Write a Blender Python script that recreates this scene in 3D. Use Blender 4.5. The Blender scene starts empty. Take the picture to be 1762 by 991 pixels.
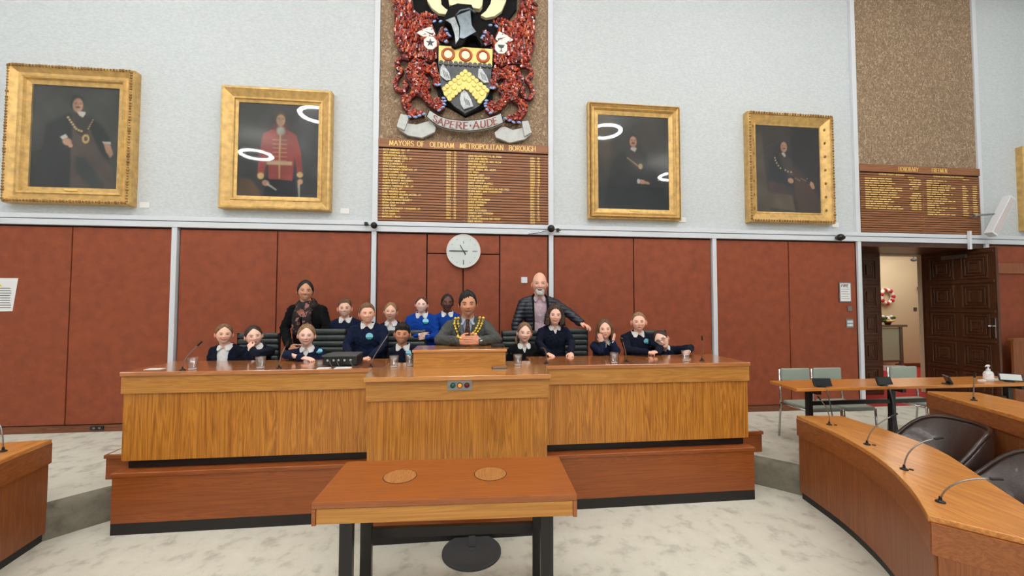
import bpy, bmesh, math, random
import numpy as np
from mathutils import Vector, Matrix, noise
from mathutils.bvhtree import BVHTree

random.seed(7)
PI = math.pi
scene = bpy.context.scene

# ---------------------------------------------------------------- camera
cam_data = bpy.data.cameras.new('camera')
cam = bpy.data.objects.new('camera', cam_data)
scene.collection.objects.link(cam)
scene.camera = cam
cam_data.sensor_fit = 'HORIZONTAL'
cam_data.sensor_width = 36.0
cam_data.lens = 14.10
cam_data.clip_start = 0.05
cam_data.clip_end = 100
FW = Vector((0.11010329, 0.99325735, 0.03629203))
RT = Vector((0.9939033, -0.11024062, 0.00179881))
UP = Vector((-0.00578754, -0.03587271, 0.99933961))
m = Matrix((RT, UP, -FW)).transposed().to_4x4()
m.translation = (0, 0, 1.8)
cam.matrix_world = m

# ---------------------------------------------------------------- world, view
world = bpy.data.worlds.new('world')
scene.world = world
world.use_nodes = True
world.node_tree.nodes['Background'].inputs[0].default_value = (0.75, 0.85, 1.0, 1)
world.node_tree.nodes['Background'].inputs[1].default_value = 0.3
scene.view_settings.view_transform = 'Standard'
scene.view_settings.look = 'None'
scene.view_settings.gamma = 1.0
scene.view_settings.use_curve_mapping = False
scene.view_settings.exposure = -0.5
RING_STRENGTH = 54.0
# ring pendants (see ring_lamp): some mirrored in glass, the rest added for light
RINGS = [(-6.88, -3.17), (-3.82, -0.03), (3.8, -0.15), (7.69, -3.72), (0, -0.1), (0, -3.4),
         (-3.8, 2.6), (3.8, 2.6), (0, 2.6), (-7.3, 2.2), (7.3, 2.2), (-3.2, -5.2), (3.2, -5.2),
         (-1.9, -1.8), (1.9, -1.8), (0, -5.8)]  # extra rings behind the camera, added to brighten the faces from the front


def area_light(name, loc, rot, size, sizey, power, col=(1, 1, 1)):
    ld = bpy.data.lights.new(name, 'AREA')
    ld.shape = 'RECTANGLE'
    ld.size = size
    ld.size_y = sizey
    ld.energy = power
    ld.color = col
    o = bpy.data.objects.new(name, ld)
    scene.collection.objects.link(o)
    o.location = loc
    o.rotation_euler = rot
    return o


area_light('lobby_light', (9.6, 7.6, 3.1), (0, 0, 0), 2.5, 1.2, 60, (1, 0.95, 0.86))

# ---------------------------------------------------------------- colours, materials


def S(r, g, b, k=1.0):
    def f(c):
        c = c / 255.0
        return (c / 12.92 if c <= 0.04045 else ((c + 0.055) / 1.055) ** 2.4) * k
    return (f(r), f(g), f(b), 1.0)


def new_mat(name):
    mt = bpy.data.materials.new(name)
    mt.use_nodes = True
    nt = mt.node_tree
    return mt, nt, nt.nodes['Principled BSDF']


def plain(name, col, rough=0.5, metal=0.0, spec=0.5, coat=0.0, bump=0.0, bscale=200, var=0.0, vscale=30, emit=None, estr=0.0,
          sheen=0.0):
    mt, nt, b = new_mat(name)
    b.inputs['Base Color'].default_value = col
    b.inputs['Roughness'].default_value = rough
    b.inputs['Metallic'].default_value = metal
    b.inputs['Specular IOR Level'].default_value = spec
    if coat:
        b.inputs['Coat Weight'].default_value = coat
        b.inputs['Coat Roughness'].default_value = 0.08
    if sheen:
        b.inputs['Sheen Weight'].default_value = sheen
    if emit:
        b.inputs['Emission Color'].default_value = emit
        b.inputs['Emission Strength'].default_value = estr
    if bump or var:
        tc = nt.nodes.new('ShaderNodeTexCoord')
    if bump:
        n = nt.nodes.new('ShaderNodeTexNoise')
        n.inputs['Scale'].default_value = bscale
        n.inputs['Detail'].default_value = 3
        nt.links.new(tc.outputs['Object'], n.inputs['Vector'])
        bp = nt.nodes.new('ShaderNodeBump')
        bp.inputs['Strength'].default_value = bump
        bp.inputs['Distance'].default_value = 0.01
        nt.links.new(n.outputs['Fac'], bp.inputs['Height'])
        nt.links.new(bp.outputs['Normal'], b.inputs['Normal'])
    if var:
        n = nt.nodes.new('ShaderNodeTexNoise')
        n.inputs['Scale'].default_value = vscale
        n.inputs['Detail'].default_value = 4
        nt.links.new(tc.outputs['Object'], n.inputs['Vector'])
        r = nt.nodes.new('ShaderNodeValToRGB')
        r.color_ramp.elements[0].position = 0.3
        r.color_ramp.elements[1].position = 0.7
        r.color_ramp.elements[0].color = tuple(c * (1 - var) for c in col[:3]) + (1,)
        r.color_ramp.elements[1].color = tuple(min(1, c * (1 + var)) for c in col[:3]) + (1,)
        nt.links.new(n.outputs['Fac'], r.inputs['Fac'])
        nt.links.new(r.outputs['Color'], b.inputs['Base Color'])
    return mt


def wood(name, c1, c2, axis='X', rough=0.35, scale=1.0, coat=0.0, streak=1.0):
    """veneer whose grain runs along the given axis"""
    mt, nt, b = new_mat(name)
    tc = nt.nodes.new('ShaderNodeTexCoord')
    mp = nt.nodes.new('ShaderNodeMapping')
    st = {'X': (0.35, 7, 7), 'Y': (7, 0.35, 7), 'Z': (7, 7, 0.35)}[axis]
    mp.inputs['Scale'].default_value = tuple(v * scale for v in st)
    nt.links.new(tc.outputs['Object'], mp.inputs['Vector'])
    n1 = nt.nodes.new('ShaderNodeTexNoise')
    n1.inputs['Scale'].default_value = 1.6
    n1.inputs['Detail'].default_value = 5
    n1.inputs['Distortion'].default_value = 1.3
    nt.links.new(mp.outputs['Vector'], n1.inputs['Vector'])
    mp2 = nt.nodes.new('ShaderNodeMapping')
    st2 = {'X': (1.2, 60, 60), 'Y': (60, 1.2, 60), 'Z': (60, 60, 1.2)}[axis]
    mp2.inputs['Scale'].default_value = tuple(v * scale for v in st2)
    nt.links.new(tc.outputs['Object'], mp2.inputs['Vector'])
    n2 = nt.nodes.new('ShaderNodeTexNoise')
    n2.inputs['Scale'].default_value = 1.5
    n2.inputs['Detail'].default_value = 3
    nt.links.new(mp2.outputs['Vector'], n2.inputs['Vector'])
    # ring figure
    mt1 = nt.nodes.new('ShaderNodeMath')
    mt1.operation = 'MULTIPLY'
    mt1.inputs[1].default_value = 9.0
    nt.links.new(n1.outputs['Fac'], mt1.inputs[0])
    mt2 = nt.nodes.new('ShaderNodeMath')
    mt2.operation = 'PINGPONG'
    mt2.inputs[1].default_value = 0.5
    nt.links.new(mt1.outputs[0], mt2.inputs[0])
    mix = nt.nodes.new('ShaderNodeMix')
    mix.data_type = 'FLOAT'
    mix.inputs['Factor'].default_value = 0.5
    nt.links.new(n2.outputs['Fac'], mix.inputs[2])
    ad = nt.nodes.new('ShaderNodeMath')
    ad.operation = 'ADD'
    ad.inputs[1].default_value = 0.25
    nt.links.new(mt2.outputs[0], ad.inputs[0])
    nt.links.new(ad.outputs[0], mix.inputs[3])
    r = nt.nodes.new('ShaderNodeValToRGB')
    r.color_ramp.elements[0].position = 0.5 - 0.22 / streak
    r.color_ramp.elements[1].position = 0.5 + 0.18 / streak
    r.color_ramp.elements[0].color = c1
    r.color_ramp.elements[1].color = c2
    nt.links.new(mix.outputs[0], r.inputs['Fac'])
    nt.links.new(r.outputs['Color'], b.inputs['Base Color'])
    b.inputs['Roughness'].default_value = rough
    if coat:
        b.inputs['Coat Weight'].default_value = coat
        b.inputs['Coat Roughness'].default_value = 0.14
    bp = nt.nodes.new('ShaderNodeBump')
    bp.inputs['Strength'].default_value = 0.06
    bp.inputs['Distance'].default_value = 0.004
    nt.links.new(n2.outputs['Fac'], bp.inputs['Height'])
    nt.links.new(bp.outputs['Normal'], b.inputs['Normal'])
    return mt


def vcol_mat(name, rough=0.5, sss=0.0, spec=0.5, bump=0.0, bscale=300, coat=0.0, metal=0.0):
    mt, nt, b = new_mat(name)
    a = nt.nodes.new('ShaderNodeAttribute')
    a.attribute_name = 'Col'
    nt.links.new(a.outputs['Color'], b.inputs['Base Color'])
    b.inputs['Roughness'].default_value = rough
    b.inputs['Metallic'].default_value = metal
    b.inputs['Specular IOR Level'].default_value = spec
    if coat:
        b.inputs['Coat Weight'].default_value = coat
    if sss:
        b.inputs['Subsurface Weight'].default_value = sss
        b.inputs['Subsurface Radius'].default_value = (0.012, 0.005, 0.003)
        b.inputs['Subsurface Scale'].default_value = 1.0
    if bump:
        tc = nt.nodes.new('ShaderNodeTexCoord')
        n = nt.nodes.new('ShaderNodeTexNoise')
        n.inputs['Scale'].default_value = bscale
        nt.links.new(tc.outputs['Object'], n.inputs['Vector'])
        bp = nt.nodes.new('ShaderNodeBump')
        bp.inputs['Strength'].default_value = bump
        bp.inputs['Distance'].default_value = 0.005
        nt.links.new(n.outputs['Fac'], bp.inputs['Height'])
        nt.links.new(bp.outputs['Normal'], b.inputs['Normal'])
    return mt


def thin_glass(name, tint=(1, 1, 1, 1), gl_rough=0.0, ior=1.45):
    mt = bpy.data.materials.new(name)
    mt.use_nodes = True
    nt = mt.node_tree
    nt.nodes.clear()
    out = nt.nodes.new('ShaderNodeOutputMaterial')
    tr = nt.nodes.new('ShaderNodeBsdfTransparent')
    tr.inputs[0].default_value = tint
    gl = nt.nodes.new('ShaderNodeBsdfGlossy')
    gl.inputs['Roughness'].default_value = gl_rough
    lw = nt.nodes.new('ShaderNodeLayerWeight')
    lw.inputs['Blend'].default_value = 0.5
    pw = nt.nodes.new('ShaderNodeMath')
    pw.operation = 'POWER'
    pw.inputs[1].default_value = 4.0
    nt.links.new(lw.outputs['Facing'], pw.inputs[0])
    fr = nt.nodes.new('ShaderNodeMath')
    fr.operation = 'MULTIPLY_ADD'
    f0 = ((ior - 1) / (ior + 1)) ** 2
    fr.inputs[1].default_value = 1 - f0
    fr.inputs[2].default_value = f0
    nt.links.new(pw.outputs[0], fr.inputs[0])
    mx = nt.nodes.new('ShaderNodeMixShader')
    nt.links.new(fr.outputs[0], mx.inputs[0])
    nt.links.new(tr.outputs[0], mx.inputs[1])
    nt.links.new(gl.outputs[0], mx.inputs[2])
    nt.links.new(mx.outputs[0], out.inputs[0])
    return mt


def carpet_mat(name, c1, c2, c3):
    mt, nt, b = new_mat(name)
    tc = nt.nodes.new('ShaderNodeTexCoord')
    n = nt.nodes.new('ShaderNodeTexNoise')
    n.inputs['Scale'].default_value = 6.5
    n.inputs['Detail'].default_value = 9
    n.inputs['Roughness'].default_value = 0.6
    n.inputs['Distortion'].default_value = 0.15
    nt.links.new(tc.outputs['Object'], n.inputs['Vector'])
    r = nt.nodes.new('ShaderNodeValToRGB')
    e = r.color_ramp.elements
    e[0].position = 0.29
    e[0].color = c1
    e[1].position = 0.47
    e[1].color = c2
    k = e.new(0.75)
    k.color = c3
    nt.links.new(n.outputs['Fac'], r.inputs['Fac'])
    nf = nt.nodes.new('ShaderNodeTexNoise')
    nf.inputs['Scale'].default_value = 260
    nf.inputs['Detail'].default_value = 2
    nt.links.new(tc.outputs['Object'], nf.inputs['Vector'])
    mx = nt.nodes.new('ShaderNodeMix')
    mx.data_type = 'RGBA'
    mx.blend_type = 'OVERLAY'
    mx.inputs['Factor'].default_value = 0.35
    nt.links.new(r.outputs['Color'], mx.inputs[6])
    nt.links.new(nf.outputs['Color'], mx.inputs[7])
    hsv = nt.nodes.new('ShaderNodeHueSaturation')
    hsv.inputs['Saturation'].default_value = 0.8
    nt.links.new(mx.outputs[2], hsv.inputs['Color'])
    nt.links.new(hsv.outputs[0], b.inputs['Base Color'])
    b.inputs['Roughness'].default_value = 0.95
    b.inputs['Specular IOR Level'].default_value = 0.1
    bp = nt.nodes.new('ShaderNodeBump')
    bp.inputs['Strength'].default_value = 0.5
    bp.inputs['Distance'].default_value = 0.006
    nt.links.new(nf.outputs['Fac'], bp.inputs['Height'])
    nt.links.new(bp.outputs['Normal'], b.inputs['Normal'])
    return mt


def speckle_mat(name, cols, scale, rough=0.8, bump=0.6):
    mt, nt, b = new_mat(name)
    tc = nt.nodes.new('ShaderNodeTexCoord')
    v = nt.nodes.new('ShaderNodeTexVoronoi')
    v.inputs['Scale'].default_value = scale
    mp = nt.nodes.new('ShaderNodeMapping')
    mp.inputs['Scale'].default_value = (1, 1, 0.45)
    n0 = nt.nodes.new('ShaderNodeTexNoise')
    n0.inputs['Scale'].default_value = 14
    nt.links.new(tc.outputs['Object'], n0.inputs['Vector'])
    ad = nt.nodes.new('ShaderNodeMix')
    ad.data_type = 'VECTOR'
    ad.inputs['Factor'].default_value = 0.12
    nt.links.new(tc.outputs['Object'], ad.inputs[4])
    nt.links.new(n0.outputs['Color'], ad.inputs[5])
    nt.links.new(ad.outputs[1], mp.inputs['Vector'])
    nt.links.new(mp.outputs['Vector'], v.inputs['Vector'])
    r = nt.nodes.new('ShaderNodeValToRGB')
    r.color_ramp.interpolation = 'CONSTANT'
    e = r.color_ramp.elements
    e[0].position = 0
    e[0].color = cols[0]
    e[1].position = 1.0 / len(cols)
    e[1].color = cols[1]
    for i, c in enumerate(cols[2:]):
        k = e.new((i + 2.0) / len(cols))
        k.color = c
    sp = nt.nodes.new('ShaderNodeSeparateColor')
    nt.links.new(v.outputs['Color'], sp.inputs[0])
    nt.links.new(sp.outputs[0], r.inputs['Fac'])
    nt.links.new(r.outputs['Color'], b.inputs['Base Color'])
    b.inputs['Roughness'].default_value = rough
    if bump:
        bp = nt.nodes.new('ShaderNodeBump')
        bp.inputs['Strength'].default_value = bump
        bp.inputs['Distance'].default_value = 0.01
        nt.links.new(v.outputs['Distance'], bp.inputs['Height'])
        nt.links.new(bp.outputs['Normal'], b.inputs['Normal'])
    return mt


def weave_mat(name, col, col2):
    """painted woven wall covering"""
    mt, nt, b = new_mat(name)
    tc = nt.nodes.new('ShaderNodeTexCoord')
    mp = nt.nodes.new('ShaderNodeMapping')
    mp.inputs['Scale'].default_value = (28, 28, 60)
    nt.links.new(tc.outputs['Object'], mp.inputs['Vector'])
    n = nt.nodes.new('ShaderNodeTexNoise')
    n.inputs['Scale'].default_value = 1.0
    n.inputs['Detail'].default_value = 4
    nt.links.new(mp.outputs['Vector'], n.inputs['Vector'])
    r = nt.nodes.new('ShaderNodeValToRGB')
    r.color_ramp.elements[0].position = 0.3
    r.color_ramp.elements[1].position = 0.65
    r.color_ramp.elements[0].color = col2
    r.color_ramp.elements[1].color = col
    nt.links.new(n.outputs['Fac'], r.inputs['Fac'])
    nt.links.new(r.outputs['Color'], b.inputs['Base Color'])
    b.inputs['Roughness'].default_value = 0.9
    bp = nt.nodes.new('ShaderNodeBump')
    bp.inputs['Strength'].default_value = 0.35
    bp.inputs['Distance'].default_value = 0.01
    nt.links.new(n.outputs['Fac'], bp.inputs['Height'])
    nt.links.new(bp.outputs['Normal'], b.inputs['Normal'])
    return mt


M = {}
M['plaster'] = weave_mat('plaster', S(211, 217, 220), S(198, 204, 208))
M['white'] = plain('white_paint', S(226, 230, 236), 0.45)
M['ceiling'] = plain('ceiling_paint', S(232, 232, 230), 0.9)
M['metal_trim'] = plain('white_metal_trim', S(220, 224, 231), 0.4)
M['groove'] = plain('trim_groove', S(120, 124, 134), 0.6)
M['red_panel'] = plain('red_leathercloth', S(141, 66, 34), 0.6, bump=0.35, bscale=160, var=0.16, vscale=9)
M['dark_gap'] = plain('dark_recess', S(38, 16, 12), 0.8)
M['skirting'] = wood('skirting_wood', S(96, 50, 28), S(132, 78, 46), 'X', 0.4)
M['cork'] = speckle_mat('granular_cork', [S(140, 116, 92), S(152, 127, 101), S(160, 135, 108), S(144, 119, 95), S(184, 160, 132), S(128, 105, 82)], 85)
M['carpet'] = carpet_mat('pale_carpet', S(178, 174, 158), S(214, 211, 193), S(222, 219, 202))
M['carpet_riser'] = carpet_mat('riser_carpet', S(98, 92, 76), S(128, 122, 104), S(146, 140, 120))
M['teak_v'] = wood('veneer_vertical', S(154, 92, 28), S(201, 134, 52), 'Z', 0.38, 1.0, streak=1.25)
M['teak_h'] = wood('veneer_horizontal', S(168, 108, 42), S(196, 138, 66), 'X', 0.35, 1.0)
M['teak_top'] = wood('desk_top_veneer', S(160, 94, 46), S(188, 120, 64), 'X', 0.16, 1.0, coat=0.8)
M['teak_top_light'] = wood('centre_top_veneer', S(180, 116, 54), S(206, 142, 70), 'X', 0.16, 1.0, coat=0.8)
M['plinth'] = wood('plinth_veneer', S(129, 65, 25), S(156, 83, 34), 'X', 0.4, 1.0)
M['edge'] = wood('edge_strip', S(128, 78, 44), S(150, 96, 56), 'X', 0.35, 1.0)
M['table_top'] = wood('table_top_veneer', S(138, 72, 28), S(164, 92, 38), 'X', 0.28, 1.2, coat=0.3)
M['table_disc'] = wood('table_disc_veneer', S(142, 88, 44), S(184, 126, 72), 'Y', 0.4, 2.2)
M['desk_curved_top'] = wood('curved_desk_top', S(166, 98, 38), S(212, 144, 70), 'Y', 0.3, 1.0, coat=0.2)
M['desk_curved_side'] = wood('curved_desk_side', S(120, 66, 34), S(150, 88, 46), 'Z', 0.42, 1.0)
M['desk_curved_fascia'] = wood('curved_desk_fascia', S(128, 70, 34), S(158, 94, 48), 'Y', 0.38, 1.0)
M['edge_sunlit'] = wood('sunlit_edge_band', S(184, 118, 50), S(214, 150, 78), 'Y', 0.3, 1.4, coat=0.2)  # paler veneer carries the sun-lit tone of the desk edge
M['meeting_top'] = wood('meeting_table_top', S(178, 106, 38), S(208, 138, 62), 'X', 0.3, 1.0, coat=0.3)
M['black'] = plain('black_paint', S(24, 21, 22), 0.5)
M['blackgloss'] = plain('black_metal', S(30, 27, 28), 0.3, 0.2)
M['black_plastic'] = plain('black_plastic', S(26, 26, 28), 0.4)
M['grey_plastic'] = plain('grey_plastic', S(70, 74, 76), 0.5)
M['mat_rubber'] = plain('rubber_disc', S(66, 68, 70), 0.7, bump=0.2, bscale=120)
M['chrome'] = plain('chrome', S(205, 205, 205), 0.16, 1.0)
M['steel'] = plain('brushed_steel', S(150, 150, 150), 0.35, 0.9)
M['leather'] = plain('black_leather', S(52, 58, 58), 0.42, bump=0.15, bscale=250)
M['brown_leather'] = plain('brown_leather', S(54, 38, 33), 0.28, bump=0.12, bscale=120, coat=0.2)
M['sage'] = plain('sage_vinyl', S(150, 160, 148), 0.5)
M['gold'] = plain('gilt', S(206, 168, 104), 0.42, 0.4, bump=0.25, bscale=60, var=0.22, vscale=14)
M['gold_dark'] = plain('gilt_dark', S(150, 110, 60), 0.5, 0.4, bump=0.4, bscale=80, var=0.3, vscale=22)
M['gold_letter'] = plain('gold_lettering', S(244, 206, 120), 0.45, 0.1)
M['chain_gold'] = plain('chain_gold', S(240, 204, 96), 0.3, 0.7)
M['board_wood'] = wood('honours_board_wood', S(122, 74, 44), S(160, 104, 62), 'X', 0.45, 0.8)
M['board_dark'] = plain('board_gap', S(40, 20, 14), 0.9)
M['carved'] = wood('carved_door_wood', S(58, 32, 20), S(92, 54, 32), 'Z', 0.35, 1.0)
M['lobby_wall'] = plain('lobby_wall_paint', S(216, 200, 168), 0.8)
M['red_carpet'] = plain('red_carpet', S(176, 40, 34), 0.95, bump=0.3, bscale=150)
M['paper'] = plain('white_paper', S(236, 236, 236), 0.7)
M['printed'] = plain('grey_print', S(120, 120, 124), 0.7)
M['yellow'] = plain('yellow_print', S(226, 196, 60), 0.7)
M['glass'] = thin_glass('picture_glass', (0.97, 0.98, 0.98, 1), 0.03, 1.5)
M['tumbler'] = thin_glass('tumbler_glass', (0.96, 0.97, 0.98, 1), 0.02, 2.2)
M['water'] = thin_glass('water', (0.85, 0.9, 0.92, 1), 0.0, 1.4)
M['green_glass'] = plain('frosted_glass_panel', S(168, 186, 168), 0.25)
M['lamp'] = plain('ring_lamp_diffuser', (1, 1, 1, 1), 0.5, emit=(1.0, 0.98, 0.95, 1), estr=RING_STRENGTH)

# ---------------------------------------------------------------- mesh builder
COL = scene.collection


class MB:
    def __init__(s):
        s.v = []
        s.f = []
        s.c = []
        s.cur = None

    def add(s, vs, fs):
        b = len(s.v)
        s.v.extend([tuple(p) for p in vs])
        s.f.extend([tuple(i + b for i in f) for f in fs])
        if s.cur is not None:
            s.c.extend([s.cur] * len(vs))
        return s

    def box(s, x0, x1, y0, y1, z0, z1, mat=None):
        vs = [(x, y, z) for x in (x0, x1) for y in (y0, y1) for z in (z0, z1)]
        if mat is not None:
            vs = [mat @ Vector(p) for p in vs]
        return s.add(vs, [(0, 1, 3, 2), (4, 6, 7, 5), (0, 4, 5, 1), (2, 3, 7, 6), (0, 2, 6, 4), (1, 5, 7, 3)])

    def rings(s, rs, closed=False, cap=True):
        n = len(rs[0])
        vs = [p for r in rs for p in r]
        fs = []
        k = len(rs)
        for i in range(k if closed else k - 1):
            a, b = i * n, ((i + 1) % k) * n
            for j in range(n):
                j2 = (j + 1) % n
                fs.append((a + j, a + j2, b + j2, b + j))
        if cap and not closed:
            fs.append(tuple(range(n))[::-1])
            fs.append(tuple(range((k - 1) * n, k * n)))
        return s.add(vs, fs)

    def tube(s, pts, r, n=8, closed=False, cap=True, flat=1.0):
        pts = [Vector(p) for p in pts]
        rr = r if isinstance(r, (list, tuple)) else [r] * len(pts)
        up = None
        rs = []
        k = len(pts)
        for i, p in enumerate(pts):
            if closed:
                d = pts[(i + 1) % k] - pts[i - 1]
            else:
                d = pts[min(i + 1, k - 1)] - pts[max(i - 1, 0)]
            if d.length < 1e-9:
                d = Vector((0, 0, 1))
            d.normalize()
            if up is None:
                up = Vector((0, 0, 1)) if abs(d.z) < 0.9 else Vector((0, 1, 0))
            x = d.cross(up)
            if x.length < 1e-6:
                x = d.cross(Vector((1, 0, 0)))
            x.normalize()
            up = x.cross(d).normalized()
            rs.append([p + x * (rr[i] * math.cos(2 * PI * j / n)) + up * (rr[i] * flat * math.sin(2 * PI * j / n)) for j in range(n)])
        return s.rings(rs, closed, cap)

    def cap(s, p0, r0, p1, r1, n=10, h=3):
        """capsule from p0 to p1 with round ends"""
        p0, p1 = Vector(p0), Vector(p1)
        d = (p1 - p0)
        if d.length < 1e-6:
            d = Vector((0, 0, 1e-4))
        u = d.normalized()
        pts, rr = [], []
        for i in range(h):
            a = PI / 2 * (i + 0.25) / h
            pts.append(p0 - u * r0 * math.cos(a))
            rr.append(r0 * math.sin(a))
        pts.append(p0)
        rr.append(r0)
        pts.append(p1)
        rr.append(r1)
        for i in range(h - 1, -1, -1):
            a = PI / 2 * (i + 0.25) / h
            pts.append(p1 + u * r1 * math.cos(a))
            rr.append(r1 * math.sin(a))
        return s.tube(pts, rr, n)

    def ell(s, c, r, n=14, m=9, rot=None):
        c = Vector(c)
        vs, fs = [], []
        for i in range(m + 1):
            t = PI * i / m
            for j in range(n):
                a = 2 * PI * j / n
                p = Vector((r[0] * math.sin(t) * math.cos(a), r[1] * math.sin(t) * math.sin(a), r[2] * math.cos(t)))
                if i in (0, m):
                    p = Vector((0.02 * r[0] * math.cos(a), 0.02 * r[1] * math.sin(a), p.z))
                if rot is not None:
                    p = rot @ p
                vs.append(c + p)
        for i in range(m):
            for j in range(n):
                j2 = (j + 1) % n
                fs.append((i * n + j, (i + 1) * n + j, (i + 1) * n + j2, i * n + j2))
        fs.append(tuple(range(n)))
        fs.append(tuple(range(m * n, (m + 1) * n))[::-1])
        return s.add(vs, fs)

    def cyl(s, c, r, h, n=20, r2=None):
        return s.tube([c, (c[0], c[1], c[2] + h)], [r, r if r2 is None else r2], n)

    def lathe(s, c, prof, n=20):
        c = Vector(c)
        rs = [[c + Vector((max(r, 1e-4) * math.cos(2 * PI * j / n), max(r, 1e-4) * math.sin(2 * PI * j / n), z)) for j in range(n)] for r, z in prof]
        return s.rings(rs)

    def slab(s, poly, z0, z1):
        """horizontal polygon extruded from z0 to z1"""
        n = len(poly)
        vs = [(x, y, z0) for x, y in poly] + [(x, y, z1) for x, y in poly]
        fs = [tuple(range(n))[::-1], tuple(range(n, 2 * n))] + [(i, (i + 1) % n, n + (i + 1) % n, n + i) for i in range(n)]
        return s.add(vs, fs)

    def plate(s, poly, y, d, bevel=0.0):
        """XZ polygon standing on plane y (back), front face at y-d"""
        n = len(poly)
        vs = [(x, y, z) for x, z in poly] + [(x, y - d, z) for x, z in poly]
        fs = [tuple(range(n))[::-1], tuple(range(n, 2 * n))] + [(i, (i + 1) % n, n + (i + 1) % n, n + i) for i in range(n)]
        return s.add(vs, fs)

    def mesh(s, name='m'):
        me = bpy.data.meshes.new(name)
        me.from_pydata(s.v, [], s.f)
        if s.c:
            at = me.color_attributes.new('Col', 'FLOAT_COLOR', 'POINT')
            at.data.foreach_set('color', np.array([tuple(c[:3]) + (1.0,) for c in s.c], dtype=np.float32).ravel())
        bm = bmesh.new()
        bm.from_mesh(me)
        bmesh.ops.recalc_face_normals(bm, faces=bm.faces)
        bm.to_mesh(me)
        bm.free()
        return me

    def build(s, name, mat, parent=None, smooth=False, local=False, bevel=0.0, bseg=2):
        if parent is not None and not local:
            q = root_of(parent).location
            s.v = [(p[0] - q[0], p[1] - q[1], p[2] - q[2]) for p in s.v]
        me = s.mesh(name)
        if bevel:
            bm = bmesh.new()
            bm.from_mesh(me)
            ed = [e for e in bm.edges if len(e.link_faces) == 2 and e.calc_face_angle(0) > 0.6]
            bmesh.ops.bevel(bm, geom=ed, offset=bevel, segments=bseg, affect='EDGES', profile=0.6)
            bm.to_mesh(me)
            bm.free()
        return link_mesh(name, me, mat, parent, smooth)


def root_of(o):
    while o.parent:
        o = o.parent
    return o


def link_mesh(name, me, mat, parent=None, smooth=False):
    me.materials.append(M[mat] if isinstance(mat, str) else mat)
    if smooth:
        me.shade_smooth()
    o = bpy.data.objects.new(name, me)
    COL.objects.link(o)
    if parent is not None:
        o.parent = parent
    return o


def thing(name, label, cat, loc=(0, 0, 0), group=None, rotz=0):
    o = bpy.data.objects.new(name, None)
    COL.objects.link(o)
    o.empty_display_size = 0.1
    o.location = loc
    o.rotation_euler = (0, 0, rotz)
    o['label'] = label
    o['category'] = cat
    if group:
        o['group'] = group
    return o


def tag(o, label, cat, group=None):
    o['label'] = label
    o['category'] = cat
    if group:
        o['group'] = group
    return o


def struct(o):
    o['kind'] = 'structure'
    return o


def copy_tree(o, parent=None):
    kids = list(o.children)
    c = o.copy()
    COL.objects.link(c)
    c.parent = parent
    for k in kids:
        copy_tree(k, c)
    return c


def B(x0, x1, y0, y1, z0, z1):
    return MB().box(x0, x1, y0, y1, z0, z1)


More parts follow.
